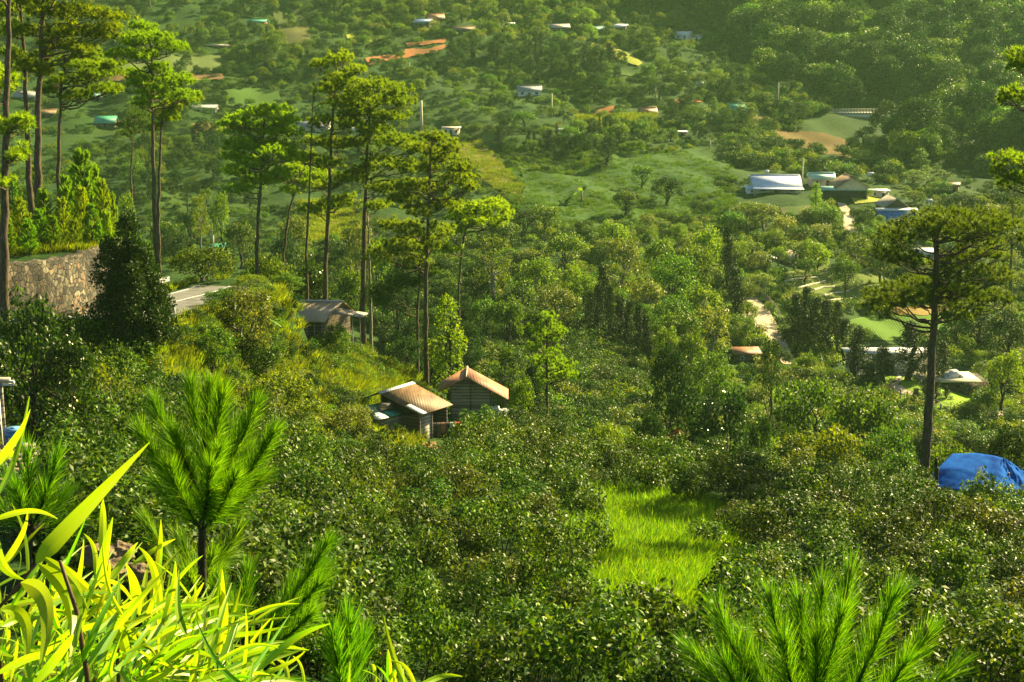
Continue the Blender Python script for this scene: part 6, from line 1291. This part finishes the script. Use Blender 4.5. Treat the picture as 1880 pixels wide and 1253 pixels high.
W, q = scat_px(160, [(290, 485), (500, 490), (520, 560), (420, 560), (400, 530), (300, 520)], 3091, False, 0, dlim=(96, 125)); scatter('verge_scrub', W - [0, 0, .1], ['bush_olive', 'bush_bright', 'bush_mid'], .5, 291)
W, q = scat_px(700, [(1330, 130), (1560, 150), (1660, 240), (1640, 340), (1480, 335), (1330, 300)], 3092, True, 3, dlim=(280, 560)); scatter('farm_scrub', W - [0, 0, .2], ['bush_dark', 'bush_mid', 'bush_olive', 'bush_dark'], 1.5, 292)
W, q = scat_px(900, [(290, 485), (500, 490), (520, 560), (290, 550)], 309, False, 0, dlim=(85, 112)); scatter('verge_grass', W, ['tuft', 'tuft_dry'], .8, 29)
W, q = scat_px(2200, [(920, 260), (1350, 250), (1350, 440), (930, 440)], 310, False, 0, dlim=(220, 360)); scatter('meadow_grass', W, ['tuft_meadow'], 1.3, 30)
W, q = scat_px(3400, [(1020, 950), (1090, 915), (1190, 920), (1305, 940), (1345, 1030), (1310, 1130), (1200, 1180), (1080, 1155), (1010, 1070)], 311, False, 0, dlim=(30, 75)); scatter('clearing_grass', W, ['tuft_lime'], 1.5, 31)
W, q = scat_px(900, [(620, 900), (660, 895), (700, 950), (980, 930), (990, 960), (690, 990), (620, 960)], 312, False, 0, dlim=(30, 80)); scatter('field_grass', W, ['tuft'], 1.2, 32)

for nm_, poly_, n_, k_, sc_ in [('dry_field_grass', [(830, 260), (878, 256), (960, 345), (945, 362), (880, 332), (845, 300)], 700, ['tuft_dry'], 1.1), ('scrub_grass', [(550, 370), (660, 370), (665, 480), (540, 480)], 900, ['tuft_dry', 'tuft_dry', 'tuft'], 1.3), ('slope_reeds', [(1060, 215), (1200, 212), (1200, 245), (1060, 245)], 500, ['tuft_dry'], 1.8)]:
    W, q = scat_px(n_, poly_, 330 + n_, False, 0, dlim=(150, 500)); scatter(nm_, W, k_, sc_, 50)
# ------------------------------------------------------------------ coffee field
rng = np.random.RandomState(9); pts = []
def infield(x, y):
    px, py = proj((x, y, float(H(x, y))))
    if py > 1480 or px < 380 or px > 2300 or py < 770: return False
    if px < 560 and py < 900: return False
    rim = np.interp(px, [380, 560, 690, 860, 950, 1100, 1200, 1700, 1900], [915, 915, 875, 835, 800, 865, 885, 925, 940])
    if py < rim - 6: return False
    sd = float(poly_sd(np.array([px]), np.array([py]), [(1025, 955), (1090, 925), (1190, 930), (1300, 945), (1345, 1030), (1310, 1130), (1210, 1190), (1090, 1165), (1010, 1070)])[0])
    if sd > 0 and rng.uniform() < .877: return False
    for (kx, ky, rx, ry) in KEEP:
        if ((px - kx) / rx) ** 2 + ((py - ky) / ry) ** 2 < 1: return False
    return True
yy = 29.0
while yy < 106:
    xx = -.27 * yy - 2 + rng.uniform(0, 1.6)
    while xx < .52 * yy:
        x, y = xx + rng.normal() * .22, yy + rng.normal() * .22
        if infield(x, y): pts.append((x, y, float(H(x, y))))
        xx += 2.3
    yy += 2.15
pts = np.array(pts); pxy = np.array([proj(p) for p in pts]); size = 1 / pts[:, 1]
vis = (pxy[:, 0] > -20) & (pxy[:, 0] < 1900) & (pxy[:, 1] < 1310); order = np.argsort(-(size * vis)); ind, rest = order[:290], order[290:]
def coffee_label(p, olive):
    px, py = proj(p); k = 'yellowish olive coffee shrub' if olive else 'glossy dark green coffee shrub'
    best = min([('around the lime green grassy clearing', math.hypot(px - 1160, (py - 1020) * 1.2) - 190), ('just below the two wooden huts', math.hypot(px - 830, (py - 860)) - 130), ('in front of the blue tarpaulin', math.hypot(px - 1800, (py - 960)) - 130), ('behind the dense bottom edge pine', math.hypot(px - 1500, py - 1150) - 190), ('right of the feathery young pine', math.hypot(px - 570, py - 960) - 130), ('at the rim under the glossy dark trees', math.hypot(px - 1330, py - 920) - 110), ('at the bottom, between clearing and bamboo', math.hypot(px - 820, py - 1180) - 200)], key=lambda a: a[1])
    return k + ' ' + (best[0] if best[1] < 20 else 'in the open middle of the sloping field')
for i in ind:
    kk = int(rng.choice([0, 1, 2, 3, 4, 5], p=[.22, .22, .22, .2, .07, .07])); o = bpy.data.objects.new('coffee_shrub', SP['coffee%d' % kk]); COL.objects.link(o); o.location = pts[i]; s = rng.uniform(.8, 1.15); o.scale = (s, s, s * rng.uniform(.8, 1.25)); o.rotation_euler = (0, 0, rng.uniform(0, 6.28)); tag(o, coffee_label(pts[i], kk > 3), 'shrub', 'coffee shrubs of the field')
scatter('coffee_field', pts[rest], ['coffee0', 'coffee1', 'coffee2', 'coffee3', 'coffee4', 'coffee5'], 1.0, 41)
W, q = scat_px(700, [(540, 460), (860, 460), (900, 560), (880, 720), (760, 700), (690, 620), (560, 560)], 340, False, 0, dlim=(118, 260)); scatter('gully_undergrowth', W - [0, 0, .3], ['bush_dark', 'bush_mid', 'coffee0', 'bush_dark'], 1.3, 44)
W, q = scat_px(60, [(540, 460), (860, 460), (900, 560), (880, 700), (760, 690), (690, 620), (560, 560)], 341, False, 0, dlim=(125, 260)); scatter('gully_wood', W - [0, 0, .3], ['round_dark', 'round_mid', 'round_dark2'], .6, 45)
# dark scrub between the young pines and the left slope
W, q = scat_px(330, [(120, 830), (520, 840), (640, 900), (640, 1253), (420, 1253), (120, 1100)], 320, False, 0, dlim=(28, 70)); scatter('scrub', W, ['coffee0', 'coffee2', 'bush_mid', 'coffee1'], 1.0, 42)
W, q = scat_px(260, [(-30, 640), (180, 650), (330, 760), (330, 900), (100, 900), (-30, 800)], 321, True, 0, dlim=(44, 80)); scatter('slope_scrub', W, ['bush_mid', 'coffee1', 'bush_olive', 'bush_dark'], .95, 43)

# banana plants
def banana(px, py, hpx, seed, label, d=None, lit=False):
    g = ground(px, py) if d is None else np.array([float(rdir(px, py)[0]) * d, d, float(H(float(rdir(px, py)[0]) * d, d))]); rng = np.random.RandomState(seed); h = hpx * mpp(g[1])
    t = thing('banana_plant', tuple(g), 0, label, 'banana plant', 'banana plants'); k = MB(); k.tube([(0, 0, -.4), (0, 0, h * .3), (.03, 0, h * .5)], [h * .05, h * .04, h * .025], 8); k.obj('stem', M['bark_pale'], t)
    for i in range(8):
        a = i * 2.4 + rng.uniform(-.3, .3); L = h * rng.uniform(.55, .75); up = rng.uniform(.5, 1.3); n = 12; s = np.linspace(0, 1, n)
        r = L * s * math.cos(up * .6); z = h * .45 + L * (s * math.sin(up) - .75 * s ** 2 * (1.2 - up * .4)); c = np.stack([np.cos(a) * r, np.sin(a) * r, z], -1)
        w = h * .10 * np.sin(math.pi * np.clip(s * .93 + .05, 0, 1)) ** .55; w[:2] *= .2; sd = np.array([-math.sin(a), math.cos(a), 0]); jag = rng.uniform(.8, 1.05, n)
        V = np.concatenate([c + sd * (w * jag)[:, None] - [0, 0, 1] * (w * .35)[:, None], c, c - sd * (w * jag)[:, None] - [0, 0, 1] * (w * .35)[:, None]]); k = MB(); k.add(V, [[b * n + j, b * n + j + 1, (b + 1) * n + j + 1, (b + 1) * n + j] for b in (0, 1) for j in range(n - 1)]); k.obj('leaf', M['banana'], t)
    return t
banana(478, 622, 62, 1, 'banana plant with pale split leaves, left of the grey roofed hut')
banana(545, 560, 34, 2, 'small banana plant just behind the grey roof', d=112)
banana(170, 905, 100, 3, 'big banana plant on the lower left slope, right of the tiled roof')
banana(232, 880, 80, 4, 'banana plant with outspread fronds, right of the bigger one on the left slope')
banana(1160, 1300, 120, 5, 'banana plant with torn pale leaves at the bottom, left of the near pine')
banana(775, 1320, 110, 6, 'banana plant whose leaf tips just show at the bottom, left of centre')
banana(1068, 376, 46, 7, 'dark banana clump alone in the middle of the meadow')
for i, (px, py) in enumerate([(1040, 30), (1060, 38), (1020, 26), (1080, 48), (1265, 50), (1290, 62), (1240, 44), (1310, 72)]):
    banana(px, py + 8, 20, 20 + i, ['banana plant uphill of the pinkish roof, highest but one', 'banana plant above the pinkish roof, nearer the crest', 'highest banana plant over the pinkish roof', 'banana plant above the teal roof on the crest', 'banana plant above the white crest house', 'banana plant right of the white crest house', 'highest banana plant on the crest over the white house', 'lowest banana plant down the crest right of the white house'][i])

# labels from where each tree stands
LOOK = {'round_mid': 'rounded mid green', 'round_mid2': 'wide mid green', 'round_dark': 'rounded dark green', 'round_dark2': 'upright dark green', 'round_olive': 'rounded olive', 'round_grey': 'rounded greyish green', 'tall_mid': 'tall narrow green', 'tall_bright': 'tall vivid green', 'layer_pale': 'pale layered', 'layer_dark': 'dark layered', 'sparse': 'sparse olive', 'cone': 'dark conical', 'cone2': 'slim dark conical', 'glossy': 'dark glossy', 'bright': 'bright green'}
MARK = [('orange soil cut', 745, 98), ('brown field', 1490, 265), ('concrete bridge', 1580, 212), ('dry field', 895, 310), ('shining metal roof', 1428, 345), ('blue sheeted shed', 1643, 385), ('pale dirt road', 1550, 415), ('terraces', 1520, 530), ('striped lower dirt road', 1405, 585), ('white flat roof', 1630, 640), ('stone terrace', 1750, 705), ('meadow banana clump', 1068, 355), ('yellow field', 1130, 103), ('white crest house', 1258, 68), ('teal roof', 1095, 52), ('vine field', 530, 35), ('striped crop field', 350, 120), ('long grey shed', 362, 198), ('valley green hut', 392, 395), ('leaning grove pine', 850, 450), ('stilt house', 828, 240), ('grey roofed white house', 972, 168), ('olive brown roof', 1066, 236), ('dark green roofed cream house', 1355, 200), ('rusty red roof', 1190, 208), ('small tan shed', 1750, 345), ('dark cypress row', 1130, 550), ('dull brown roof', 852, 55), ('dark blue-white roofed house', 777, 45), ('lone bushy pine', 1004, 640), ('green house by vine field', 472, 45), ('lone slender pine', 285, 330)]
grp = {}
for t, key, px, py in AUTO:
    mk = min(MARK, key=lambda a: (a[1] - px) ** 2 + ((a[2] - py) * 1.3) ** 2)[0]
    grp.setdefault((key, mk), []).append((px, t))
ORD = ['first', 'second', 'third', 'fourth', 'fifth', 'sixth', 'seventh', 'eighth', 'ninth', 'tenth', 'eleventh', 'twelfth']
for (key, mk), L_ in grp.items():
    L_.sort(key=lambda a: a[0]); look = LOOK.get(key, 'green')
    for i, (_, t) in enumerate(L_):
        if len(L_) == 1: s = f"{look} tree nearest the {mk}, the only such one there"
        elif len(L_) == 2: s = f"{look} tree near the {mk}, {['left', 'right'][i]} one of two"
        else: s = f"{look} tree near the {mk}, {ORD[min(i, 11)]} from left"
        t['label'] = s

# ------------------------------------------------------------------ foreground pines with long needles
def shoot(fl, tk, base, tip, L=.2, dens=520, W=.0035, r0=.014, spread=.75, rng=None, bend=.06, candle=0.0, start=.12):
    base, tip = np.array(base), np.array(tip); ln = np.linalg.norm(tip - base); k = 9; t = np.linspace(0, 1, k)[:, None]
    up = np.array([0, 0, 1.0]); mid = (base + tip) / 2 - up * bend * ln * 2; pth = (1 - t) ** 2 * base + 2 * t * (1 - t) * mid + t ** 2 * tip
    tk.tube(pth, np.linspace(r0, .004, k), 5)
    n = int(dens * ln); s = start + (1 - start) * rng.uniform(0, 1, n) ** .8; f_ = s * (k - 1); i = np.minimum(f_.astype(int), k - 2); p = pth[i] + (pth[i + 1] - pth[i]) * (f_ - i)[:, None]
    ax = pth[i + 1] - pth[i]; ax /= np.linalg.norm(ax, axis=1)[:, None]; rd = rng.normal(size=(n, 3)); rd -= ax * (rd * ax).sum(1)[:, None]; rd /= np.linalg.norm(rd, axis=1)[:, None]
    sp = spread * rng.uniform(.3, 1.5, n) * (1.15 - .6 * s); D = ax + rd * sp[:, None] + up * .12
    fl.needles(p, D, L * rng.uniform(.7, 1.1, n) * (1 - .25 * np.clip(s - .9, 0, 1) * 10 * .3), W, 0, curve=.06)
    if candle: tk.tube([tip, tip + up * candle * .6, tip + up * candle], [.011, .010, .003], 6, 1)
def near_pine(shoots, d, basepx, label, seed, nm='needle_near', trunk=None, L=.2, dens=520, W=.0035, candle=0, trad=.03, spread=.75):
    rng = np.random.RandomState(seed); xb = float(rdir(*basepx)[0]) * d; zb = float(H(xb, d)); o0 = np.array([xb, d, zb]); fl, tk = MB(), MB()
    t = thing('young_pine', tuple(o0), 0, label, 'tree', 'young pines in front')
    if trunk:
        T = [np.array([0, 0, -.2])] + [P(px, py, d) - o0 for px, py in trunk]; k = MB(); k.tube(T, np.linspace(trad, trad * .45, len(T)), 8); k.obj('trunk', M['bark_dark'], t, smooth=True)
    for sh in shoots:
        (ax, ay), (bx, by), dy = sh[:3]; a = P(ax, ay, d + dy * .25) - o0; b = P(bx, by, d + dy) - o0
        shoot(fl, tk, a, b, L, dens, W, rng=rng, candle=candle if len(sh) > 3 else 0, spread=spread)
        for _ in range(2):     # the same whorl has shoots towards and away from the viewer
            pass
    tk.obj('twig', [M['bark_dark'], M['candle']], t); fl.obj('needle_foliage', M[nm], t); return t
M['candle'] = surfmat('pine_candle', [(.30, .16, .05), (.45, .28, .10)], scale=30)
near_pine([((372, 900), (385, 715), 0), ((372, 880), (352, 712), .15), ((374, 880), (408, 725), -.2), ((368, 930), (285, 745), .2), ((366, 950), (262, 800), -.2), ((376, 930), (468, 748), .15), ((380, 955), (500, 800), -.1), ((378, 900), (430, 790), .4), ((366, 900), (320, 800), -.35), ((372, 950), (400, 830), -.6), ((372, 950), (345, 850), .6), ((380, 965), (480, 880), .3), ((364, 965), (290, 890), .35), ((374, 970), (430, 880), -.5), ((368, 970), (310, 860), -.5), ((376, 965), (455, 835), .5), ((372, 960), (372, 800), .5), ((372, 960), (385, 860), -.8)], 8.8, (372, 1120), 'feathery bright green young pine, largest of the near ones', 1, trunk=[(371, 1090), (371, 1000), (372, 940), (374, 850), (384, 730)], L=.215, dens=1150, W=.0030, trad=.034)
near_pine([((371, 1080), (320, 1035), .1), ((371, 1090), (388, 1020), -.2), ((371, 1060), (440, 975), .3), ((371, 1070), (330, 990), .3), ((371, 1085), (268, 960), .4), ((371, 1040), (425, 1020), .5), ((371, 1100), (400, 1060), -.4), ((371, 1090), (345, 1060), -.5)], 9.1, (371, 1130), 'lower tufts of a young pine sapling just behind the feathery pine stem', 2, L=.2, dens=700, W=.004)
near_pine([((455, 1190), (600, 1000), 0), ((450, 1185), (585, 1075), -.2), ((445, 1160), (455, 1055), .2), ((470, 1180), (535, 1075), .3), ((440, 1190), (430, 1120), -.2), ((480, 1190), (570, 1130), -.4), ((430, 1180), (412, 1085), .3), ((520, 1110), (592, 1050), .2)], 8.0, (440, 1215), 'young pine with branches sweeping up to the right, below the feathery one', 3, L=.2, dens=950, W=.003)
near_pine([((640, 1300), (640, 1145), 0), ((645, 1300), (665, 1180), .1), ((635, 1300), (612, 1170), -.1)], 4.8, (642, 1330), 'single upright pine shoot at the bottom, right of the bamboo leaves', 4, L=.15, dens=1100, W=.0025)
near_pine([((52, 960), (50, 835), 0), ((56, 965), (105, 845), .1), ((56, 960), (10, 870), .2), ((56, 970), (85, 905), -.2), ((52, 970), (30, 900), -.2), ((56, 975), (118, 910), .3), ((52, 975), (-5, 930), 0), ((54, 975), (135, 950), .2)], 8.4, (54, 1040), 'thin needled young pine before the tiled roof', 5, L=.2, dens=700, W=.0036, trunk=[(54, 1020), (53, 980), (52, 900)], trad=.02)
near_pine([((1480, 1330), (1470, 1110), 0, 1), ((1470, 1330), (1415, 1105), .1, 1), ((1440, 1340), (1318, 1130), -.1, 1), ((1490, 1330), (1510, 1090), .2, 1), ((1500, 1340), (1560, 1060), .1, 1), ((1530, 1340), (1640, 1100), -.1), ((1560, 1350), (1700, 1170), .1, 1), ((1480, 1330), (1545, 1130), -.3), ((1450, 1340), (1370, 1180), .3), ((1500, 1350), (1600, 1160), .4), ((1430, 1350), (1270, 1200), .2), ((1560, 1350), (1660, 1220), -.2), ((1470, 1330), (1440, 1180), -.3), ((1500, 1340), (1500, 1180), -.35), ((1580, 1350), (1750, 1230), .2), ((1420, 1350), (1330, 1220), -.25)], 5.6, (1490, 1420), 'dense young pine with brown candle tips, at the bottom edge', 6, L=.19, dens=950, W=.0022, candle=.06, spread=.7)

# ------------------------------------------------------------------ bamboo leaves in the corner
def leaf_blade(mb, pts, wmax, d, o0, roll=0.0, n=14, dz=0.0, fold=.25):
    """pts: 2-4 picture points (base to tip) at distance d (tip at d+dz)"""
    K = len(pts); s = np.linspace(0, 1, n); kk = np.linspace(0, 1, K)
    if K == 3:
        a, b, c = map(lambda p: np.array(p, float), pts); b2 = 2 * b - (a + c) / 2; q = ((1 - s) ** 2)[:, None] * a + (2 * s * (1 - s))[:, None] * b2 + (s ** 2)[:, None] * c
    else: q = np.stack([np.interp(s, kk, [p[i] for p in pts]) for i in (0, 1)], -1)
    dd = d + dz * s; C = np.array([P(q[i][0], q[i][1], dd[i]) for i in range(n)]) - o0
    C[:, 1] += .03 * np.sin(s * math.pi) * (1 if roll >= 0 else -1)
    T = np.gradient(C, axis=0); T /= np.linalg.norm(T, axis=1)[:, None]; V0 = np.array([0, -1.0, .2]); S = np.cross(T, V0); S /= np.linalg.norm(S, axis=1)[:, None]; Nn = np.cross(S, T)
    S = S * math.cos(roll) + Nn * math.sin(roll); Nn = np.cross(S, T)
    w = .82 * wmax * mpp(d) * .5 * (np.clip(s / .22, 0, 1) ** .6) * (1 - s ** 2.6) + .0006
    V = np.concatenate([C + S * w[:, None] + Nn * (w * fold)[:, None], C, C, C - S * w[:, None] + Nn * (w * fold)[:, None]])
    mb.add(V, [[b * n + j, b * n + j + 1, (b + 1) * n + j + 1, (b + 1) * n + j] for b in (0, 2) for j in range(n - 1)])
HL = [  # base, (mid), tip, width px, distance, roll
 ([(66, 1036), (130, 965), (275, 812)], 44, 1.9, .2), ([(-12, 925), (15, 850), (54, 728)], 15, 1.7, .1), ([(-20, 870), (18, 815), (56, 752)], 26, 1.75, .5), ([(-20, 850), (5, 846), (27, 833)], 20, 1.9, .2),
 ([(-20, 958), (40, 952), (106, 953)], 12, 1.8, .1), ([(189, 1032), (181, 965), (190, 917)], 19, 2.4, .1), ([(184, 1080), (200, 1010), (207, 950)], 24, 2.35, -.2), ([(188, 1085), (220, 1040), (253, 996)], 18, 2.3, .3),
 ([(240, 1040), (280, 1018), (322, 990)], 12, 2.5, .2), ([(176, 1068), (165, 1020), (154, 980)], 13, 2.4, .2), ([(105, 1032), (190, 1085), (287, 1195)], 24, 2.0, -.1), ([(296, 1142), (275, 1060), (254, 1004)], 20, 2.2, .1),
 ([(256, 1132), (238, 1080), (231, 1034)], 28, 2.25, .2), ([(318, 1136), (305, 1080), (296, 1018)], 18, 2.4, -.1), ([(280, 1192), (335, 1130), (374, 1070)], 17, 2.1, .2), ([(400, 1222), (402, 1130), (408, 1046)], 17, 2.2, .0),
 ([(330, 1142), (400, 1122), (466, 1114)], 13, 2.3, .3), ([(325, 1168), (400, 1145), (469, 1132)], 14, 2.2, .2), ([(405, 1212), (430, 1170), (464, 1138)], 12, 2.2, .1), ([(415, 1218), (490, 1205), (567, 1194)], 13, 2.1, .2),
 ([(38, 1070), (70, 1130), (72, 1232)], 42, 1.6, .15), ([(70, 1035), (110, 1110), (132, 1195)], 34, 1.7, .6), ([(2, 1120), (30, 1160), (45, 1235)], 30, 1.6, .5), ([(-5, 1052), (25, 1000), (51, 940)], 14, 1.8, .1),
 ([(-12, 965), (20, 1020), (45, 1065)], 28, 1.75, -.2), ([(80, 1022), (120, 1080), (162, 1122)], 22, 1.9, .2), ([(198, 1120), (215, 1190), (242, 1252)], 30, 1.9, .3), ([(214, 1128), (232, 1180), (256, 1232)], 24, 2.0, .5),
 ([(180, 1262), (270, 1205), (372, 1176)], 18, 1.9, .1), ([(245, 1262), (300, 1225), (345, 1212)], 18, 1.9, -.2), ([(60, 1262), (100, 1215), (135, 1165)], 22, 1.5, .1), ([(-10, 1240), (50, 1225), (85, 1222)], 18, 1.6, .2),
 ([(-10, 1158), (20, 1156), (44, 1158)], 14, 1.6, .1), ([(262, 1200), (262, 1150), (266, 1110)], 16, 2.3, .3), ([(360, 1240), (362, 1190), (385, 1135)], 26, 2.2, -.1), ([(330, 1262), (450, 1240), (560, 1190)], 14, 1.9, .2),
 ([(410, 1265), (500, 1245), (560, 1196)], 12, 2.0, .1), ([(530, 1275), (520, 1240), (508, 1212)], 14, 2.2, .1), ([(560, 1275), (550, 1240), (538, 1205)], 11, 2.2, .2), ([(100, 1080), (128, 1130), (120, 1253)], 30, 1.8, .7),
 ([(450, 1262), (480, 1235), (505, 1222)], 13, 2.0, .2), ([(300, 1100), (345, 1112), (385, 1095)], 10, 2.5, .2), ([(742, 1265), (738, 1245), (741, 1228)], 8, 2.6, .1), ([(690, 1270), (685, 1240), (680, 1220)], 8, 2.5, .1)]
def bamboo(idx, canes, extra, label, seed, dbase):
    rng = np.random.RandomState(seed); bx = canes[0][0][0]; x = float(rdir(bx, 1300)[0]) * dbase; o0 = np.array([x, dbase, float(H(x, dbase))]); t = thing('bamboo_plant', tuple(o0), 0, label, 'bamboo', 'bamboo plants in the near corner')
    for pts in canes:
        k = MB(); Q = [P(px, py, dbase) - o0 for px, py in pts]; Q = Q + [np.array([Q[-1][0] * .5, 0.02, -.1])]; k.tube(Q, np.linspace(.0022, .0045, len(Q)), 6); k.obj('cane', M['cane'], t)
    for i in idx:
        pts, w, d, roll = HL[i]; k = MB(); leaf_blade(k, pts, w, d, o0, roll, dz=rng.uniform(-.15, .25)); k.obj('leaf', M['bamboo'], t, smooth=True)
    k = MB(); n = 0
    for (x0, y0, x1, y1, num) in extra:
        for _ in range(int(num * 2.3)):
            bx_, by_ = rng.uniform(x0, x1), rng.uniform(y0, y1); a = rng.choice([rng.uniform(.2, 1.5), rng.uniform(1.2, 2.7), rng.uniform(-.4, .4)], p=[.55, .3, .15]); L_ = rng.uniform(60, 180); d = rng.uniform(1.7, 2.9)
            ex, ey = bx_ + math.cos(a) * L_, by_ - math.sin(a) * L_; sag = rng.uniform(-3, 3); leaf_blade(k, [(bx_, by_), ((bx_ + ex) / 2 + sag * math.sin(a), (by_ + ey) / 2 + sag * math.cos(a) - 2), (ex, ey)], rng.uniform(8, 18), d, o0, rng.uniform(-.7, .9), 10, rng.uniform(-.2, .3))
    k.obj('foliage', M['bamboo'], t, smooth=True)
bamboo([0, 1, 2, 3, 4, 20, 23, 24, 22], [[(66, 1036), (30, 1080), (-10, 1125)]], [(-40, 1080, 60, 1260, 16)], 'bamboo with the longest blade leaf arching up over the young pine', 1, 1.9)
bamboo([5, 6, 7, 9, 8, 11, 12], [[(184, 1075), (180, 1130), (168, 1200)], [(240, 1110), (215, 1200)]], [(120, 1110, 300, 1270, 36)], 'bamboo with a tuft of upright pointed leaves beside the pale rock', 2, 2.35)
bamboo([10, 21, 25, 26, 27, 28, 29, 30, 31, 32, 39], [[(110, 1030), (140, 1120), (160, 1240)]], [(30, 1180, 250, 1290, 26), (0, 1100, 120, 1250, 8)], 'bamboo with broad pale drooping leaves in the very corner', 3, 1.75)
bamboo([13, 14, 16, 17, 33, 34, 41], [[(300, 1130), (285, 1200)]], [(240, 1150, 420, 1290, 40)], 'bamboo with yellow leaves leaning right, middle of the clump', 4, 2.25)
bamboo([15, 18, 19, 35, 36, 37, 38, 40], [[(395, 1215), (380, 1250)], [(400, 1200), (402, 1260)]], [(350, 1235, 480, 1300, 30)], 'bamboo with long low leaves, rightmost of the clump', 5, 2.1)
bamboo([42, 43], [[(740, 1270), (742, 1300)]], [(640, 1275, 780, 1300, 6)], 'sparse bamboo tips just showing at the bottom, right of the pine shoot', 6, 2.5)
# fine yellow undergrowth below the bamboo
k = MB(); rng = np.random.RandomState(31); n = 5200
xx = rng.uniform(-1.3, .25, n); yy = rng.uniform(1.9, 5.2, n); zz = H(xx, yy); pr = rng.uniform(.3, 1.15, n) * np.clip(1.25 - (xx + 1.3) * .5, .35, 1.2)
D_ = np.stack([rng.normal(size=n) * .35, rng.normal(size=n) * .35, np.ones(n)], -1); k.needles(np.stack([xx, yy, zz - .05], -1), D_, pr * .62, .007, 0, curve=.2); tag(k.obj('foreground_grass', M['grass']), kind='stuff')
k = MB(); n = 5000; xx = rng.uniform(-3.6, .6, n); yy = rng.uniform(5, 11, n); zz = H(xx, yy); D_ = np.stack([rng.normal(size=n) * .4, rng.normal(size=n) * .4, np.ones(n)], -1); k.needles(np.stack([xx, yy, zz - .05], -1), D_, rng.uniform(.25, .7, n), .008, 0, curve=.25); tag(k.obj('near_bank_grass', M['drygrass']), kind='stuff')
# pale rocks on the bank
import bmesh
for i, (px, py, d, s, lb) in enumerate([(178, 1018, 6.2, .06, 'pale orange rock behind the upright bamboo leaves'), (222, 1012, 6.5, .05, 'smaller pale rock right of the orange rock'), (250, 1050, 6.3, .05, 'small rock lower right among the bamboo'), (205, 1045, 5.9, .055, 'low rock between the two pale rocks')]):
    bm = bmesh.new(); bmesh.ops.create_icosphere(bm, subdivisions=3, radius=1)
    for v in bm.verts: c = v.co; f_ = 1 + .22 * math.sin(c.x * 4 + i * 2) * math.sin(c.y * 5) + .12 * math.sin(c.z * 9 + c.x * 7 + i); v.co = Vector((c.x * 1.4, c.y, c.z * .8)) * f_ * s
    me = bpy.data.meshes.new('rock'); bm.to_mesh(me); bm.free(); me.materials.append(M['rock'] if 'rock' in M else surfmat('rock', [(.09, .06, .03), (.18, .12, .06), (.26, .19, .11)], scale=9, bump=.6)); M['rock'] = me.materials[0]
    o = bpy.data.objects.new('rock', me); COL.objects.link(o); o.location = P(px, py, d); tag(o, lb, 'rock', 'rocks on the near bank')
    b2 = MB(); 

# ------------------------------------------------------------------ haze
hz = MB(); hz.box((0, 400, 20), (2400, 1100, 340)); 
m, nt, N, L, out = newmat('haze_air'); v = N.new("ShaderNodeVolumePrincipled"); v.inputs["Color"].default_value = (.52, .92, .50, 1); v.inputs["Density"].default_value = .00013; v.inputs["Anisotropy"].default_value = .1
L.new(v.outputs[0], out.inputs["Volume"]); tag(hz.obj('haze', m), kind='stuff')
